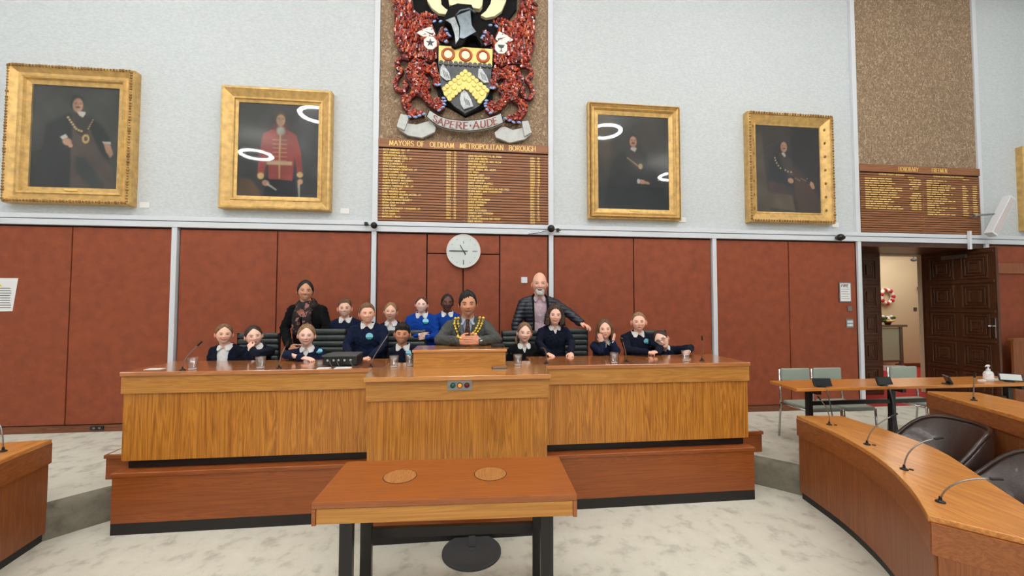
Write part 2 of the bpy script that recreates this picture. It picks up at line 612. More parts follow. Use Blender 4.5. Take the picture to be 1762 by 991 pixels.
# ---------------------------------------------------------------- stroke lettering
# capitals on a 4 x 6 grid; every stroke a polyline
GL = {
 'A': (4.4, [[(0, 0), (2.2, 6)], [(2.2, 6), (4.4, 0)], [(0.9, 2.2), (3.5, 2.2)]]),
 'B': (3.6, [[(0.4, 0), (0.4, 6)], [(0.4, 6), (2.4, 6), (3.2, 5.3), (3.2, 4), (2.4, 3.3), (0.4, 3.3)], [(2.4, 3.3), (3.6, 2.6), (3.6, 0.8), (2.6, 0), (0.4, 0)]]),
 'C': (4, [[(4, 5), (3, 6), (1.4, 6), (0.2, 4.6), (0.2, 1.4), (1.4, 0), (3, 0), (4, 1)]]),
 'D': (4, [[(0.4, 0), (0.4, 6)], [(0.4, 6), (2.4, 6), (4, 4.6), (4, 1.4), (2.4, 0), (0.4, 0)]]),
 'E': (3.2, [[(0.4, 0), (0.4, 6)], [(0.4, 6), (3.2, 6)], [(0.4, 3.1), (2.7, 3.1)], [(0.4, 0), (3.2, 0)]]),
 'F': (3, [[(0.4, 0), (0.4, 6)], [(0.4, 6), (3, 6)], [(0.4, 3.1), (2.5, 3.1)]]),
 'G': (4.2, [[(4, 5), (3, 6), (1.4, 6), (0.2, 4.6), (0.2, 1.4), (1.4, 0), (3, 0), (4, 0.7), (4, 2.7), (2.6, 2.7)]]),
 'H': (4.2, [[(0.4, 0), (0.4, 6)], [(3.8, 0), (3.8, 6)], [(0.4, 3.1), (3.8, 3.1)]]),
 'I': (0.9, [[(0.45, 0), (0.45, 6)]]),
 'J': (2, [[(1.6, 6), (1.6, 0.4), (0.8, -0.6), (0, -0.4)]]),
 'K': (3.8, [[(0.4, 0), (0.4, 6)], [(3.5, 6), (0.5, 2.9)], [(1.4, 3.7), (3.8, 0)]]),
 'L': (3, [[(0.4, 0), (0.4, 6)], [(0.4, 0), (3, 0)]]),
 'M': (5, [[(0.3, 0), (0.8, 6)], [(0.8, 6), (2.5, 0.6)], [(2.5, 0.6), (4.2, 6)], [(4.2, 6), (4.7, 0)]]),
 'N': (4.2, [[(0.4, 0), (0.4, 6)], [(0.4, 6), (3.8, 0)], [(3.8, 0), (3.8, 6)]]),
 'O': (4.6, [[(2.3, 6), (3.8, 5.4), (4.4, 3.9), (4.4, 2.1), (3.8, 0.6), (2.3, 0), (0.8, 0.6), (0.2, 2.1), (0.2, 3.9), (0.8, 5.4), (2.3, 6)]]),
 'P': (3.4, [[(0.4, 0), (0.4, 6)], [(0.4, 6), (2.4, 6), (3.4, 5.2), (3.4, 3.8), (2.4, 3), (0.4, 3)]]),
 'Q': (4.6, [[(2.3, 6), (3.8, 5.4), (4.4, 3.9), (4.4, 2.1), (3.8, 0.6), (2.3, 0), (0.8, 0.6), (0.2, 2.1), (0.2, 3.9), (0.8, 5.4), (2.3, 6)], [(2.6, 1.4), (4.6, -0.8)]]),
 'R': (3.8, [[(0.4, 0), (0.4, 6)], [(0.4, 6), (2.4, 6), (3.2, 5.3), (3.2, 3.9), (2.4, 3.2), (0.4, 3.2)], [(1.9, 3.2), (3.8, 0)]]),
 'S': (3.2, [[(3, 5.2), (2.2, 6), (0.9, 6), (0.2, 5.1), (0.2, 4.2), (0.8, 3.4), (2.5, 2.6), (3.1, 1.8), (3.1, 0.9), (2.3, 0), (0.9, 0), (0.1, 0.8)]]),
 'T': (3.8, [[(1.9, 0), (1.9, 6)], [(0, 6), (3.8, 6)]]),
 'U': (4, [[(0.4, 6), (0.4, 1.4), (1.3, 0), (2.7, 0), (3.6, 1.4), (3.6, 6)]]),
 'V': (4.2, [[(0, 6), (2.1, 0)], [(2.1, 0), (4.2, 6)]]),
 'W': (5.6, [[(0, 6), (1.5, 0)], [(1.5, 0), (2.8, 5.2)], [(2.8, 5.2), (4.1, 0)], [(4.1, 0), (5.6, 6)]]),
 'X': (4, [[(0, 0), (4, 6)], [(0, 6), (4, 0)]]),
 'Y': (4, [[(0, 6), (2, 3)], [(4, 6), (2, 3)], [(2, 3), (2, 0)]]),
 'Z': (3.6, [[(0, 6), (3.6, 6)], [(3.6, 6), (0, 0)], [(0, 0), (3.6, 0)]]),
 '0': (3.4, [[(1.7, 6), (3, 5), (3, 1), (1.7, 0), (0.4, 1), (0.4, 5), (1.7, 6)]]),
 '1': (1.8, [[(1, 0), (1, 6)], [(1, 6), (0.1, 5)]]),
 '2': (3.2, [[(0.2, 5), (1, 6), (2.4, 6), (3, 5), (3, 4), (0.2, 0)], [(0.2, 0), (3.2, 0)]]),
 '3': (3.2, [[(0.3, 6), (2.9, 6), (1.4, 3.6), (2.6, 3.3), (3, 2.2), (2.8, 0.8), (1.8, 0), (0.2, 0.3)]]),
 '4': (3.4, [[(2.5, 0), (2.5, 6)], [(2.5, 6), (0.1, 1.8)], [(0.1, 1.8), (3.4, 1.8)]]),
 '5': (3.2, [[(3, 6), (0.6, 6), (0.5, 3.5), (2.2, 3.6), (3, 2.6), (3, 1.2), (2, 0), (0.2, 0.2)]]),
 '6': (3.4, [[(2.8, 6), (0.9, 4), (0.4, 2), (0.8, 0.5), (1.8, 0), (2.8, 0.6), (3, 1.9), (2.3, 3), (1.2, 3), (0.5, 2)]]),
 '7': (3.2, [[(0.2, 6), (3.1, 6)], [(3.1, 6), (1, 0)]]),
 '8': (3.4, [[(1.7, 3.2), (0.6, 4.1), (0.6, 5.2), (1.7, 6), (2.8, 5.2), (2.8, 4.1), (1.7, 3.2), (0.3, 2.2), (0.3, 0.9), (1.7, 0), (3.1, 0.9), (3.1, 2.2), (1.7, 3.2)]]),
 '9': (3.4, [[(0.6, 0), (2.5, 2), (3, 4), (2.6, 5.5), (1.6, 6), (0.6, 5.4), (0.4, 4.1), (1.1, 3), (2.2, 3), (2.9, 4)]]),
 '.': (0.8, [[(0.4, 0), (0.4, 0.7)]]), ',': (0.8, [[(0.5, 0.6), (0.2, -0.8)]]), '-': (2.2, [[(0.2, 2.8), (2, 2.8)]]),
 '*': (1.6, [[(0.8, 2.5), (0.8, 3.7)]]), 'c': (2.4, [[(2.2, 2.8), (1.4, 3.6), (0.4, 2.6), (0.4, 1), (1.2, 0), (2.3, 0.6)]]),
 ' ': (2.2, []),
}


def text_width(t, h, gap=1.1):
    return sum(GL[c][0] + gap for c in t) * h / 6.0 - gap * h / 6.0


def letters(mb, t, x, z, y, h, w=1.0, thick=0.9, thin=0.5, serif=False, path=None, gap=1.1):
    """strokes standing 1 mm proud of plane y; path(x, z) may bend them"""
    k = h / 6.0
    cnt = 0
    for c in t:
        wd, st = GL[c]
        for pl in st:
            for (ax, az), (bx, bz) in zip(pl[:-1], pl[1:]):
                dx, dz = (bx - ax), (bz - az)
                ln = math.hypot(dx, dz)
                if ln < 1e-6:
                    continue
                tk = (thin + (thick - thin) * abs(dz) / ln) * 0.5
                nx, nz = -dz / ln * tk, dx / ln * tk
                ex, ez = dx / ln * 0.15, dz / ln * 0.15
                q = [(ax + nx - ex, az + nz - ez), (ax - nx - ex, az - nz - ez), (bx - nx + ex, bz - nz + ez), (bx + nx + ex, bz + nz + ez)]
                P = [(x + a * k * w, z + b * k) for a, b in q]
                if path:
                    P = [path(a, b) for a, b in P]
                cnt += 1
                ey = y - 0.001 - 0.00012 * (cnt % 9)
                mb.add([(a, ey, b) for a, b in P], [(0, 1, 2, 3)])
            if serif:
                for (ax, az) in (pl[0], pl[-1]):
                    if az in (0, 6) and abs(pl[0][0] - pl[-1][0]) < 2.3 and len(pl) == 2 and abs(pl[0][1] - pl[-1][1]) > 4:
                        q = [(ax - 0.85, az - 0.12), (ax + 0.85, az - 0.12), (ax + 0.85, az + 0.22), (ax - 0.85, az + 0.22)]
                        P = [(x + a * k * w, z + b * k) for a, b in q]
                        if path:
                            P = [path(a, b) for a, b in P]
                        mb.add([(a, y - 0.0023, b) for a, b in P], [(0, 1, 2, 3)])
        x += (wd + gap) * k * w
    return x

# ================================================================ the room
WY = 5.315            # face of the back wall panelling
H_UP = 0.26           # upper floor level
ZR = 2.712            # underside of the white rail
R_STEP, CY_STEP = 4.19, 0.7

fl = struct(B(-9.2, 10.2, -7.2, 5.7, -0.2, 0.0).build('floor', 'carpet'))
# raised outer floor with a curved carpeted riser, rounded nosing
arc_pts = []
for i in range(61):
    x = -3.25 + 6.5 * i / 60
    arc_pts.append((x, CY_STEP + math.sqrt(R_STEP ** 2 - x * x)))
front = [(-9.1, -7.1), (-3.75, -7.1), (-3.75, 3.0)] + arc_pts + [(3.75, 3.0), (3.75, -7.1), (10.1, -7.1)]


def offset_front(k):
    out = []
    for i, (x, y) in enumerate(front):
        a = Vector(front[max(i - 1, 0)])
        b = Vector(front[min(i + 1, len(front) - 1)])
        d = (b - a).normalized()
        out.append((x - d.y * k, y + d.x * k))
    out[0] = (-9.1, -7.1)
    out[-1] = (10.1, -7.1)
    return out


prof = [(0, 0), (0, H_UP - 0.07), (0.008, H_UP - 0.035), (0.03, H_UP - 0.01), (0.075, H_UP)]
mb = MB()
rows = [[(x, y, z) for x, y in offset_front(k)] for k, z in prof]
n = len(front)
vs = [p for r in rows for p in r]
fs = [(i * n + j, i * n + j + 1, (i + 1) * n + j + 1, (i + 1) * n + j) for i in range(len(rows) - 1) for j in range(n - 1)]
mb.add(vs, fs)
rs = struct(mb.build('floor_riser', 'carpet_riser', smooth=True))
mb = MB()
mb.slab(offset_front(0.075) + [(10.1, 5.4), (-9.1, 5.4)], H_UP - 0.04, H_UP)
struct(mb.build('floor_upper', 'carpet'))

# shell
wl = struct(B(-9.4, -9.2, -7.4, 5.7, 0, 7.4).build('wall_left', 'plaster'))
wr = struct(B(10.2, 10.4, -7.4, 5.7, 0, 7.4).build('wall_right', 'plaster'))
wf = struct(B(-9.4, 10.4, -7.4, -7.2, 0, 7.4).build('wall_front', 'plaster'))
ce = struct(B(-9.4, 10.4, -7.4, 5.7, 7.2, 7.4).build('ceiling', 'ceiling'))
mb = MB()
mb.box(-9.3, 10.3, WY + 0.02, 5.7, ZR, 7.3)
wb = struct(mb.build('wall_back', 'plaster'))
mb = MB()
mb.box(-9.3, 5.70, WY + 0.03, 5.7, 0, ZR + 0.01)
mb.box(7.90, 10.3, WY + 0.03, 5.7, 0, ZR + 0.01)
mb.build('panel_backing', 'dark_gap', wb)

ZB = 0.355
panels = [(-9.15, -8.36), (-8.345, -7.215), (-7.2, -5.90), (-5.885, -4.702), (-4.688, -3.602), (-3.505, -2.386), (-2.372, -1.243),
          (-1.158, -0.538), (0.431, 1.072), (1.162, 2.276), (2.290, 3.415), (3.508, 4.611), (4.625, 5.690), (7.99, 9.1), (9.115, 10.15)]
for x0, x1 in panels:
    z1 = ZR - 0.02
    B(x0, x1, WY, WY + 0.03, ZB, z1).build('panel', 'red_panel', wb, bevel=0.004)
for x0, x1, z0, z1 in [(-0.522, 0.416, 2.448, ZR - 0.02), (-0.522, -0.066, ZB, 2.434), (-0.052, 0.416, ZB, 2.434)]:
    B(x0, x1, WY, WY + 0.03, z0, z1).build('panel', 'red_panel', wb, bevel=0.004)
struct(B(-9.2, 5.70, WY + 0.008, WY + 0.04, H_UP, ZB - 0.012).build('baseboard_back', 'skirting'))
struct(B(7.9, 10.2, WY + 0.008, WY + 0.04, H_UP, ZB - 0.012).build('baseboard_back_right', 'skirting'))
# electrical outlet in the skirting
t = thing('floor_socket', 'small dark socket plate set in the wooden skirting left of the long desk', 'socket', (-4.35, WY, 0.30))
B(-4.42, -4.28, WY - 0.004, WY + 0.009, 0.285, 0.33).build('plate', 'black_plastic', t)
for k in (-1, 1):
    B(-4.35 + k * .03 - .012, -4.35 + k * .03 + .012, WY - 0.007, WY - 0.003, 0.298, 0.316).build('outlet', 'steel', t)

# white rail: lower member, groove, upper lip
tr = struct(B(-9.2, 10.2, WY - 0.035, WY + 0.03, ZR, ZR + 0.068).build('trim_1', 'metal_trim', bevel=0.003))
struct(B(-9.2, 10.2, WY - 0.012, WY + 0.03, ZR + 0.068, ZR + 0.08).build('trim_2', 'groove'))
struct(B(-9.2, 10.2, WY - 0.030, WY + 0.03, ZR + 0.08, ZR + 0.135).build('trim_3', 'metal_trim', bevel=0.003))
k = 4
for xc in (-3.557, -1.200, 1.117, 3.461, 5.738, 7.925):
    struct(B(xc - 0.03, xc + 0.03, WY - 0.03, WY + 0.03, H_UP, ZR).build('trim_%d' % k, 'metal_trim', bevel=0.003))
    k += 1
for xc in (-1.195, 1.115, 5.745, 7.87):
    struct(B(xc - 0.035, xc + 0.035, WY - 0.02, WY + 0.03, ZR + 0.135, 7.2).build('trim_%d' % k, 'metal_trim', bevel=0.003))
    k += 1
# cork linings above the rail, in tiles
for (x0, x1, zb) in ((-1.158, 1.078, 3.925), (5.782, 7.833, 3.87)):
    nx = 4
    w = (x1 - x0) / nx
    hgt = 0.62
    z = zb
    while z < 7.15:
        for i in range(nx):
            d = 0.002 * random.random()
            B(x0 + i * w + .001, x0 + (i + 1) * w - .001, WY + 0.002 + d, WY + 0.03, z + .001, min(z + hgt, 7.19) - .001).build('cork_tile', 'cork', wb)
        z += hgt
for i in range(2):
    pass

# ---------------------------------------------------------------- honours boards


def honours_board(label, x0, x1, z0, ztop, hdr, rows, rowtop, heading, cols, divider):
    y = WY - 0.005
    t = thing('honours_board', label, 'honours board', ((x0 + x1) / 2, WY, z0))
    B(x0, x1, y - 0.012, WY + 0.0005, z0, ztop).build('back_board', 'board_dark', t)
    h = B(x0, x1, y - 0.032, y - 0.012, hdr, ztop).build('header', 'board_wood', t)
    for txt, xs, zz, hh, ww in heading:
        mb = MB()
        letters(mb, txt, xs, zz, y - 0.032, hh, ww, 1.05, 0.5, True)
        mb.build('lettering', 'gold_letter', h)
    pitch = (rowtop - z0) / rows
    for ci, (cx0, cx1) in enumerate(((x0 + .004, divider - .006), (divider + .006, x1 - .004))):
        for r in range(rows):
            zc = rowtop - (r + 0.5) * pitch
            s = B(cx0, cx1, y - 0.024, y - 0.012, zc - pitch * 0.37, zc + pitch * 0.37).build('slat', 'board_wood', t)
            mb = MB()
            fn = cols(ci, r)
            for item in fn:
                if item[0] == 't':
                    _, txt, xs, hh, ww = item
                    m2 = MB()
                    letters(m2, txt, xs, zc - hh / 2, y - 0.024, hh, ww, 1.25, 1.0)
                    m2.build('lettering', 'gold_letter', s)
                else:
                    _, xa, xb, hh = item
                    mb.add([(xa, y - .0252, zc - hh / 2), (xb, y - .0252, zc - hh / 2), (xb, y - .0252, zc + hh / 2), (xa, y - .0252, zc + hh / 2)], [(0, 1, 2, 3)])
            if mb.f:
                mb.build('small_lettering', 'gold_letter', s)['kind'] = 'stuff'
    B(divider - .006, divider + .006, y - 0.026, y - 0.012, z0, rowtop).build('divider', 'board_wood', t)
    return t


LN = ['ELLEN BRIERLEY, B.A., J.P.', 'JACK ARMITAGE, J.P.', 'CHRISTOPHER McCALL', 'GEORGE EDMUND LORD, J.P.', 'GEOFFREY WEBB, J.P.', 'HAROLD BRIERLEY',
      'JOHN COLIN CAMPBELL', 'JOHN RAYMOND CROWTHER, J.P.', 'AGNES CLARKE, J.P.', 'JOHN JOSEPH CURRAN', 'JAMES KEVIN LEYDEN, J.P.', 'ALWYN BEWHITE McCONNELL',
      'ALBERT BANKS JOWETT', 'ARNOLD TWEEDALE, OBE, J.P.', 'HARRY SLACK, J.P.', 'ELSIE WINIFRED SHAW', 'MINES GEORGE WILLIAM JACOBS, J.P.', 'RALPH SEMPLE, MBE, J.P.',
      'NORMAN EDWARD BENNETT', 'BRIAN JOHN MATHER', 'FRANK HEAP', 'JOSEPH ALEXANDER FARQUHAR, J.P.', 'ALAN GRIFFITHS', 'PETER DEAN', 'MARGARET RILEY']
RN = ['JOHN HILLARD BATTYE, DL, FHSM', 'ALAN JOHN DILLON', 'CHRISTINE WHEELER, MBA, M.C.M.', 'MAX NOMANI, J.P.', 'VALERIE SEDGWICK', 'ABDUL JABBAR, MSc, MEDPS',
      'KAY KNOX', 'BERNARD JUDGE', 'JEAN WINSTON KIRLIP', 'SHOAIB AKHTAR', 'JAMES ARTHUR McARDLE', 'DAVID ROGER JONES', 'RICHARD DAVID KNOWLES BA, PhD, FRGS',
      'OLWEN MARY JANE CHADDERTON', 'JOHN HUDSON', 'FIDA HUSSAIN', 'ATEEQUE UR-REHMAN', 'DEREK HEFFERNAN', 'SHADAB QUMER', 'JAVID IQBAL', 'GINNY ALEXANDER',
      'JENNIFER MAY HARRISON', 'ELAINE GARRY', 'Dr ZAHID CHAUHAN OBE FRCGP', 'EDDIE MOORES']
LN = [s.replace('h', 'H').replace('D', 'D').replace('r ', 'R ').replace('s', 'S').replace('c,', 'c,') for s in LN]
RN = [s.replace('h', 'H').replace('r ', 'R ').replace('s', 'S') for s in RN]


def mayors_cols(ci, r):
    out = []
    h = 0.0235
    if ci == 0 and r < 25:
        out.append(('t', LN[r], -1.10, h, 0.92))
        y = 1974 + r
        out.append(('t', '%d - %02d' % (y, (y + 1) % 100), -0.285, h, 0.95))
    if ci == 1 and 0 < r <= 25:
        out.append(('t', RN[r - 1], 0.0, h, 0.90))
        y = 1999 + r - 1
        out.append(('t', ('%d - %02d' % (y, (y + 1) % 100)) if r < 25 else '2023', 0.83, h, 0.95))
    return out


tw = text_width('MAYORS OF  OLDHAM  METROPOLITAN  BOROUGH', 0.068) 
honours_board('wooden roll of gold names headed with the word mayors, under the red and black crest', -1.158, 1.078, 2.853, 3.925, 3.815, 26, 3.800,
              [('MAYORS OF  OLDHAM  METROPOLITAN  BOROUGH', -1.02, 3.838, 0.066, 1.98 / tw)], mayors_cols, -0.045)

rr = random.Random(3)


def words(x0, x1):
    out = []
    x = x0
    while x < x1 - 0.03:
        w = min(rr.uniform(0.05, 0.14), x1 - x)
        out.append(('b', x, x + w, 0.014))
        x += w + 0.018
    return out


def freemen_cols(ci, r):
    out = []
    if ci == 0:
        if r == 0:
            out.append(('t', 'OLDHAM COUNTY BOROUGH', 6.10, 0.024, 1.0))
        if r == 1:
            out.append(('t', 'ADMITTED', 7.0 - .42, 0.018, 1.0))
        if 2 <= r <= 15:
            out += words(5.86, rr.uniform(6.25, 6.50))
            if r not in (7,):
                out += words(6.60 + rr.uniform(0, .06), 6.80)
    else:
        if r == 0:
            out.append(('t', 'OLDHAM METROPOLITAN BOROUGH', 7.02, 0.024, 1.0))
        if r == 1:
            out.append(('t', 'ADMITTED', 7.53, 0.018, 1.0))
        if 2 <= r <= 17:
            out += words(6.90, rr.uniform(7.1, 7.46))
            if r > 3:
                out += words(7.52, 7.62)
                out += words(7.70, 7.78)
    return out


th = text_width('HONORARY', 0.066)
honours_board('wooden roll of gold names headed honorary freemen, above the open carved doors', 5.782, 7.833, 2.853, 3.870, 3.762, 26, 3.745,
              [('HONORARY', 6.42, 3.785, 0.062, 0.36 / th), ('FREEMEN', 6.99, 3.785, 0.062, 0.36 / th)], freemen_cols, 6.835)

# ---------------------------------------------------------------- door opening and lobby
LY = 6.10
mb = MB()
mb.box(5.70, 5.775, WY, LY + .05, H_UP, ZR)
mb.box(7.87, 7.90, WY, LY + .05, H_UP, ZR)
mb.box(5.775, 7.87, WY, LY + .05, 2.645, ZR)
struct(mb.build('trim_20', 'carved'))
mb = MB()
mb.box(5.6, 8.0, LY + .05, LY + .12, 2.62, 3.4)
mb.box(5.0, 5.775, LY + .05, LY + .12, H_UP, 3.4)
mb.box(7.87, 12.6, LY + .05, LY + .12, H_UP, 3.4)
struct(mb.build('wall_lobby_front', 'lobby_wall'))
struct(B(5.0, 12.6, WY + .09, 11, 0.1, H_UP).build('floor_lobby', 'red_carpet'))
struct(B(5.0, 12.6, 8.6, 8.75, H_UP, 3.4).build('wall_lobby_right', 'lobby_wall'))
struct(B(4.9, 5.0, LY, 11, H_UP, 3.4).build('wall_lobby_left', 'lobby_wall'))
struct(B(12.5, 12.6, LY, 8.7, H_UP, 3.4).build('wall_lobby_side', 'lobby_wall'))
struct(B(4.9, 12.6, LY, 11, 3.4, 3.5).build('ceiling_lobby', 'ceiling'))
struct(B(10.2, 12.5, 8.585, 8.6, H_UP, .36).build('baseboard_lobby', 'skirting'))


def carved_leaf(label, w, h, cols, rows, name, frame_axis):
    """door leaf in its own XZ plane, x 0..w, panels on both faces"""
    t = thing(name, label, 'door', (0, 0, 0))
    B(0, w, -0.02, 0.02, 0, h).build('leaf', 'carved', t, local=True)
    mx, mz = 0.085, 0.10
    pw = (w - mx * (cols + 1)) / cols
    ph = (h - mz * (rows + 1)) / rows
    for i in range(cols):
        for j in range(rows):
            x0 = mx + i * (pw + mx)
            z0 = mz + j * (ph + mz)
            mb = MB()
            for s in (-1, 1):
                lv = [(0.0, 0.018, 0.028), (0.045, 0.013, 0.022), (0.09, 0.02, 0.03)]
                for inset, dep, bw in lv:
                    if pw - 2 * inset < 0.08:
                        continue
                    a0, a1, b0, b1 = x0 + inset, x0 + pw - inset, z0 + inset, z0 + ph - inset
                    ya, yb = sorted((s * 0.02, s * (0.02 + dep)))
                    mb.box(a0, a0 + bw, ya, yb, b0, b1)
                    mb.box(a1 - bw, a1, ya, yb, b0, b1)
                    mb.box(a0 + bw, a1 - bw, ya, yb, b0, b0 + bw)
                    mb.box(a0 + bw, a1 - bw, ya, yb, b1 - bw, b1)
                ins = min(0.13, pw * 0.36)
                ya, yb = sorted((s * 0.02, s * 0.034))
                mb.box(x0 + ins, x0 + pw - ins, ya, yb, z0 + ins, z0 + ph - ins)
            mb.build('panel', 'carved', t, local=True, bevel=0.003, bseg=1)
    mb = MB()
    for j in range(rows + 1):
        zc = mz / 2 + j * (ph + mz)
        for s in (-1, 1):
            ya, yb = sorted((s * 0.02, s * 0.036))
            mb.box(0.02, w - 0.02, ya, yb, zc - .022, zc + .022)
    mb.build('rail', 'carved', t, local=True, bevel=0.004, bseg=1)
    return t


dl = carved_leaf('closed left leaf of the dark carved door, standing shut in the doorway', 1.2, 2.38, 3, 5, 'door_leaf', 'x')
dl.location = (5.78, LY, H_UP + .003)
dr = carved_leaf('open right leaf of the dark carved door with brass lever handle', 0.95, 2.38, 2, 5, 'door_leaf', 'y')
dr.rotation_euler = (0, 0, -PI / 2)
dr.location = (7.83, LY - .03, H_UP + .003)
for s in (-1, 1):
    mb = MB()
    mb.box(.875, .925, *sorted((s * .02, s * .03)), 1.02, 1.32)
    mb.tube([(.90, s * .03, 1.2), (.90, s * .085, 1.2), (.885, s * .09, 1.2), (.78, s * .085, 1.2)], [.010, .010, .012, .014], 8)
    p = mb.build('handle', 'chrome', dr, local=True, smooth=False, bevel=0.002, bseg=1)
    p['label'] = 'pale metal lever handle on a long plate'
mb = MB()
mb.box(.30, .62, -.075, -.036, 2.25, 2.31)
mb.build('door_closer', 'steel', dr, local=True)

# lobby things
t = thing('balustrade', 'glass balustrade with grey metal rails in the lobby beyond the open door', 'balustrade', (9.4, 8.3, H_UP))
B(8.0, 10.16, 8.27, 8.33, 1.25, 1.30).build('handrail', 'steel', t)
B(8.0, 10.0, 8.28, 8.32, .44, .49).build('bottom_rail', 'steel', t)
for x in (8.6, 10.0):
    B(x - .03, x + .03, 8.27, 8.33, H_UP, 1.25).build('post', 'steel', t)
B(8.64, 9.96, 8.295, 8.305, .49, 1.24).build('glass_panel', 'green_glass', t)
B(8.0, 10.05, 8.24, 8.36, H_UP, .36).build('kerb', 'white', t)
M['red_cloth'] = plain('red_fabric', S(190, 50, 48), 0.8)
M['flower_white'] = plain('white_petals', S(238, 234, 226), 0.8)
M['flower_yellow'] = plain('yellow_petals', S(226, 190, 60), 0.8)
M['leaf_green'] = plain('green_leaves', S(60, 80, 44), 0.7)
cx, cy_, cz = 9.96, 8.55, 1.96
t = thing('wreath', 'round red and white wreath on the cream lobby wall beyond the open door', 'wreath', (cx, 8.6, cz))

mb = MB()
mb.tube([(cx + .16 * math.cos(a), cy_, cz + .16 * math.sin(a)) for a in [i * PI / 10 for i in range(20)]], .045, 6, closed=True)
mb.build('ring', 'flower_white', t, smooth=True)
mb = MB()
for i in range(0, 20, 3):
    a = i * PI / 10
    mb.ell((cx + .16 * math.cos(a), cy_ - .02, cz + .16 * math.sin(a)), (.05, .04, .05), 8, 5)
mb.build('red_bow', 'red_cloth', t, smooth=True)
t = thing('flower_arrangement', 'small arrangement of white and yellow flowers on the lobby handrail', 'flowers', (9.68, 8.3, 1.302))
rr = random.Random(5)
mb = MB()
mb.lathe((9.68, 8.3, 1.302), [(0, 0), (.05, 0), (.07, .06), (.0, .06)], 10)
mb.build('bowl', 'black_plastic', t)
for mt_, nn in (('flower_white', 7), ('flower_yellow', 8), ('leaf_green', 10)):
    mb = MB()
    for i in range(nn):
        mb.ell((9.68 + rr.uniform(-.14, .14), 8.3 + rr.uniform(-.05, .05), 1.40 + rr.uniform(-.03, .1)), (.04, .04, .03), 8, 5)
    mb.build('leaves' if mt_ == 'leaf_green' else 'blossoms', mt_, t, smooth=True)
t = thing('intercom', 'dark grey wall intercom on the cream lobby wall', 'intercom', (11.0, 8.6, 1.36))
B(10.93, 11.08, 8.57, 8.6, 1.30, 1.43).build('handset_box', 'black_plastic', t)
B(10.94, 11.08, 8.57, 8.6, 1.46, 1.55).build('keypad', 'grey_plastic', t)
t = thing('coat_hook', 'metal wall bracket high on the cream lobby wall', 'bracket', (10.9, 8.6, 2.17))
mb = MB()
mb.tube([(10.8, 8.55, 2.17), (11.05, 8.55, 2.17)], .012, 6)
mb.tube([(10.88, 8.6, 2.17), (10.88, 8.5, 2.17)], .03, 8)
mb.build('arm', 'steel', t)
t = tag(B(10.74, 10.82, 8.585, 8.6, 1.62, 1.70).build('light_switch', 'grey_plastic'), 'small grey switch beside the intercom on the lobby wall', 'switch')
t = thing('ceiling_sensor', 'small dark sensor under the lobby ceiling seen through the door', 'sensor', (10.4, 8.3, 2.82))
mb = MB()
mb.ell((10.42, 8.3, 2.82), (.07, .05, .04), 10, 6)
mb.tube([(10.42, 8.3, 2.85), (10.42, 8.3, 3.395)], .008, 6)
mb.build('body', 'grey_plastic', t)

# booth right of the doors
t = thing('timber_booth', 'brown timber panelled screen standing right of the carved doors', 'screen', (9.0, 5.1, H_UP))
B(8.02, 10.1, 5.10, 5.13, H_UP, 1.25).build('panel', 'desk_curved_side', t)
B(8.0, 10.1, 5.08, 5.15, 1.25, 1.285).build('cap_rail', 'desk_curved_fascia', t)
t = tag(B(7.99, 10.15, WY - .03, WY - .002, 2.26, 2.42).build('timber_rail', 'desk_curved_side', bevel=.003), 'brown timber board fixed high across the red panel right of the doors', 'rail')

# ---------------------------------------------------------------- the dais and long desk
DY = 3.476
t = thing('dais', 'stepped teak platform with black base below the long bench desk', 'platform', (0, 4.2, 0))
HD = 0.474
mb = MB()
poly_w = [(-2.726, DY), (-0.745, DY), (-0.745, 3.13), (0.63, 3.13), (0.63, DY), (2.63, DY)]


def poly_front(mb, pts, z0, z1, th=0.02, lip=0.0):
    """vertical board following a stepped plan line (front faces -y)"""
    n = len(pts)
    for i in range(n - 1):
        (xa, ya), (xb, yb) = pts[i], pts[i + 1]
        if abs(ya - yb) < 1e-6:
            mb.box(xa - lip, xb + lip, ya - lip, ya + th, z0, z1)
        else:
            x = xa
            s = -1 if yb < ya else 1
            if s < 0:
                mb.box(x - lip, x + th, yb + 0.0, ya, z0, z1)
            else:
                mb.box(x - th, x + lip, ya, yb, z0, z1)


poly_front(mb, poly_w, 0.0, 0.088)
mb.box(-2.726, -2.706, DY + .02, 4.0, 0, .088)
mb.box(2.61, 2.63, DY + .02, 4.0, 0, .088)
mb.build('base_strip', 'black', t)
mb = MB()
poly_front(mb, poly_w, 0.088, 0.44)
mb.box(-2.726, -2.706, DY + .02, 4.0, .088, .44)
mb.box(2.61, 2.63, DY + .02, 4.0, .088, .44)
mb.build('front_board', 'plinth', t)
mb = MB()
mb.slab([(-2.735, DY - .01), (-0.755, DY - .01), (-0.755, 3.12), (0.64, 3.12), (0.64, DY - .01), (2.64, DY - .01), (2.64, 3.9), (-2.735, 3.9)], .44, HD)
mb.build('top_ledge', 'plinth', t, bevel=0.004, bseg=1)
mb = MB()
mb.box(-3.11, 3.04, 3.90, 5.22, H_UP, .455)
mb.build('rear_box', 'plinth', t)
B(-3.12, 3.05, 3.885, 5.23, .442, .4735).build('rear_ledge', 'plinth', t, bevel=.003, bseg=1)
B(-3.09, 3.03, 3.905, 5.21, .473, .477).build('carpet', 'carpet', t)
FL = 0.477

ZT = 1.246
HD = 0.4775
t = thing('council_desk', 'long teak bench desk with raised middle section and veneered front', 'desk', (0, 3.7, HD))
XL, XR = -2.71, 2.62
FY = 3.504
CFY = 3.10
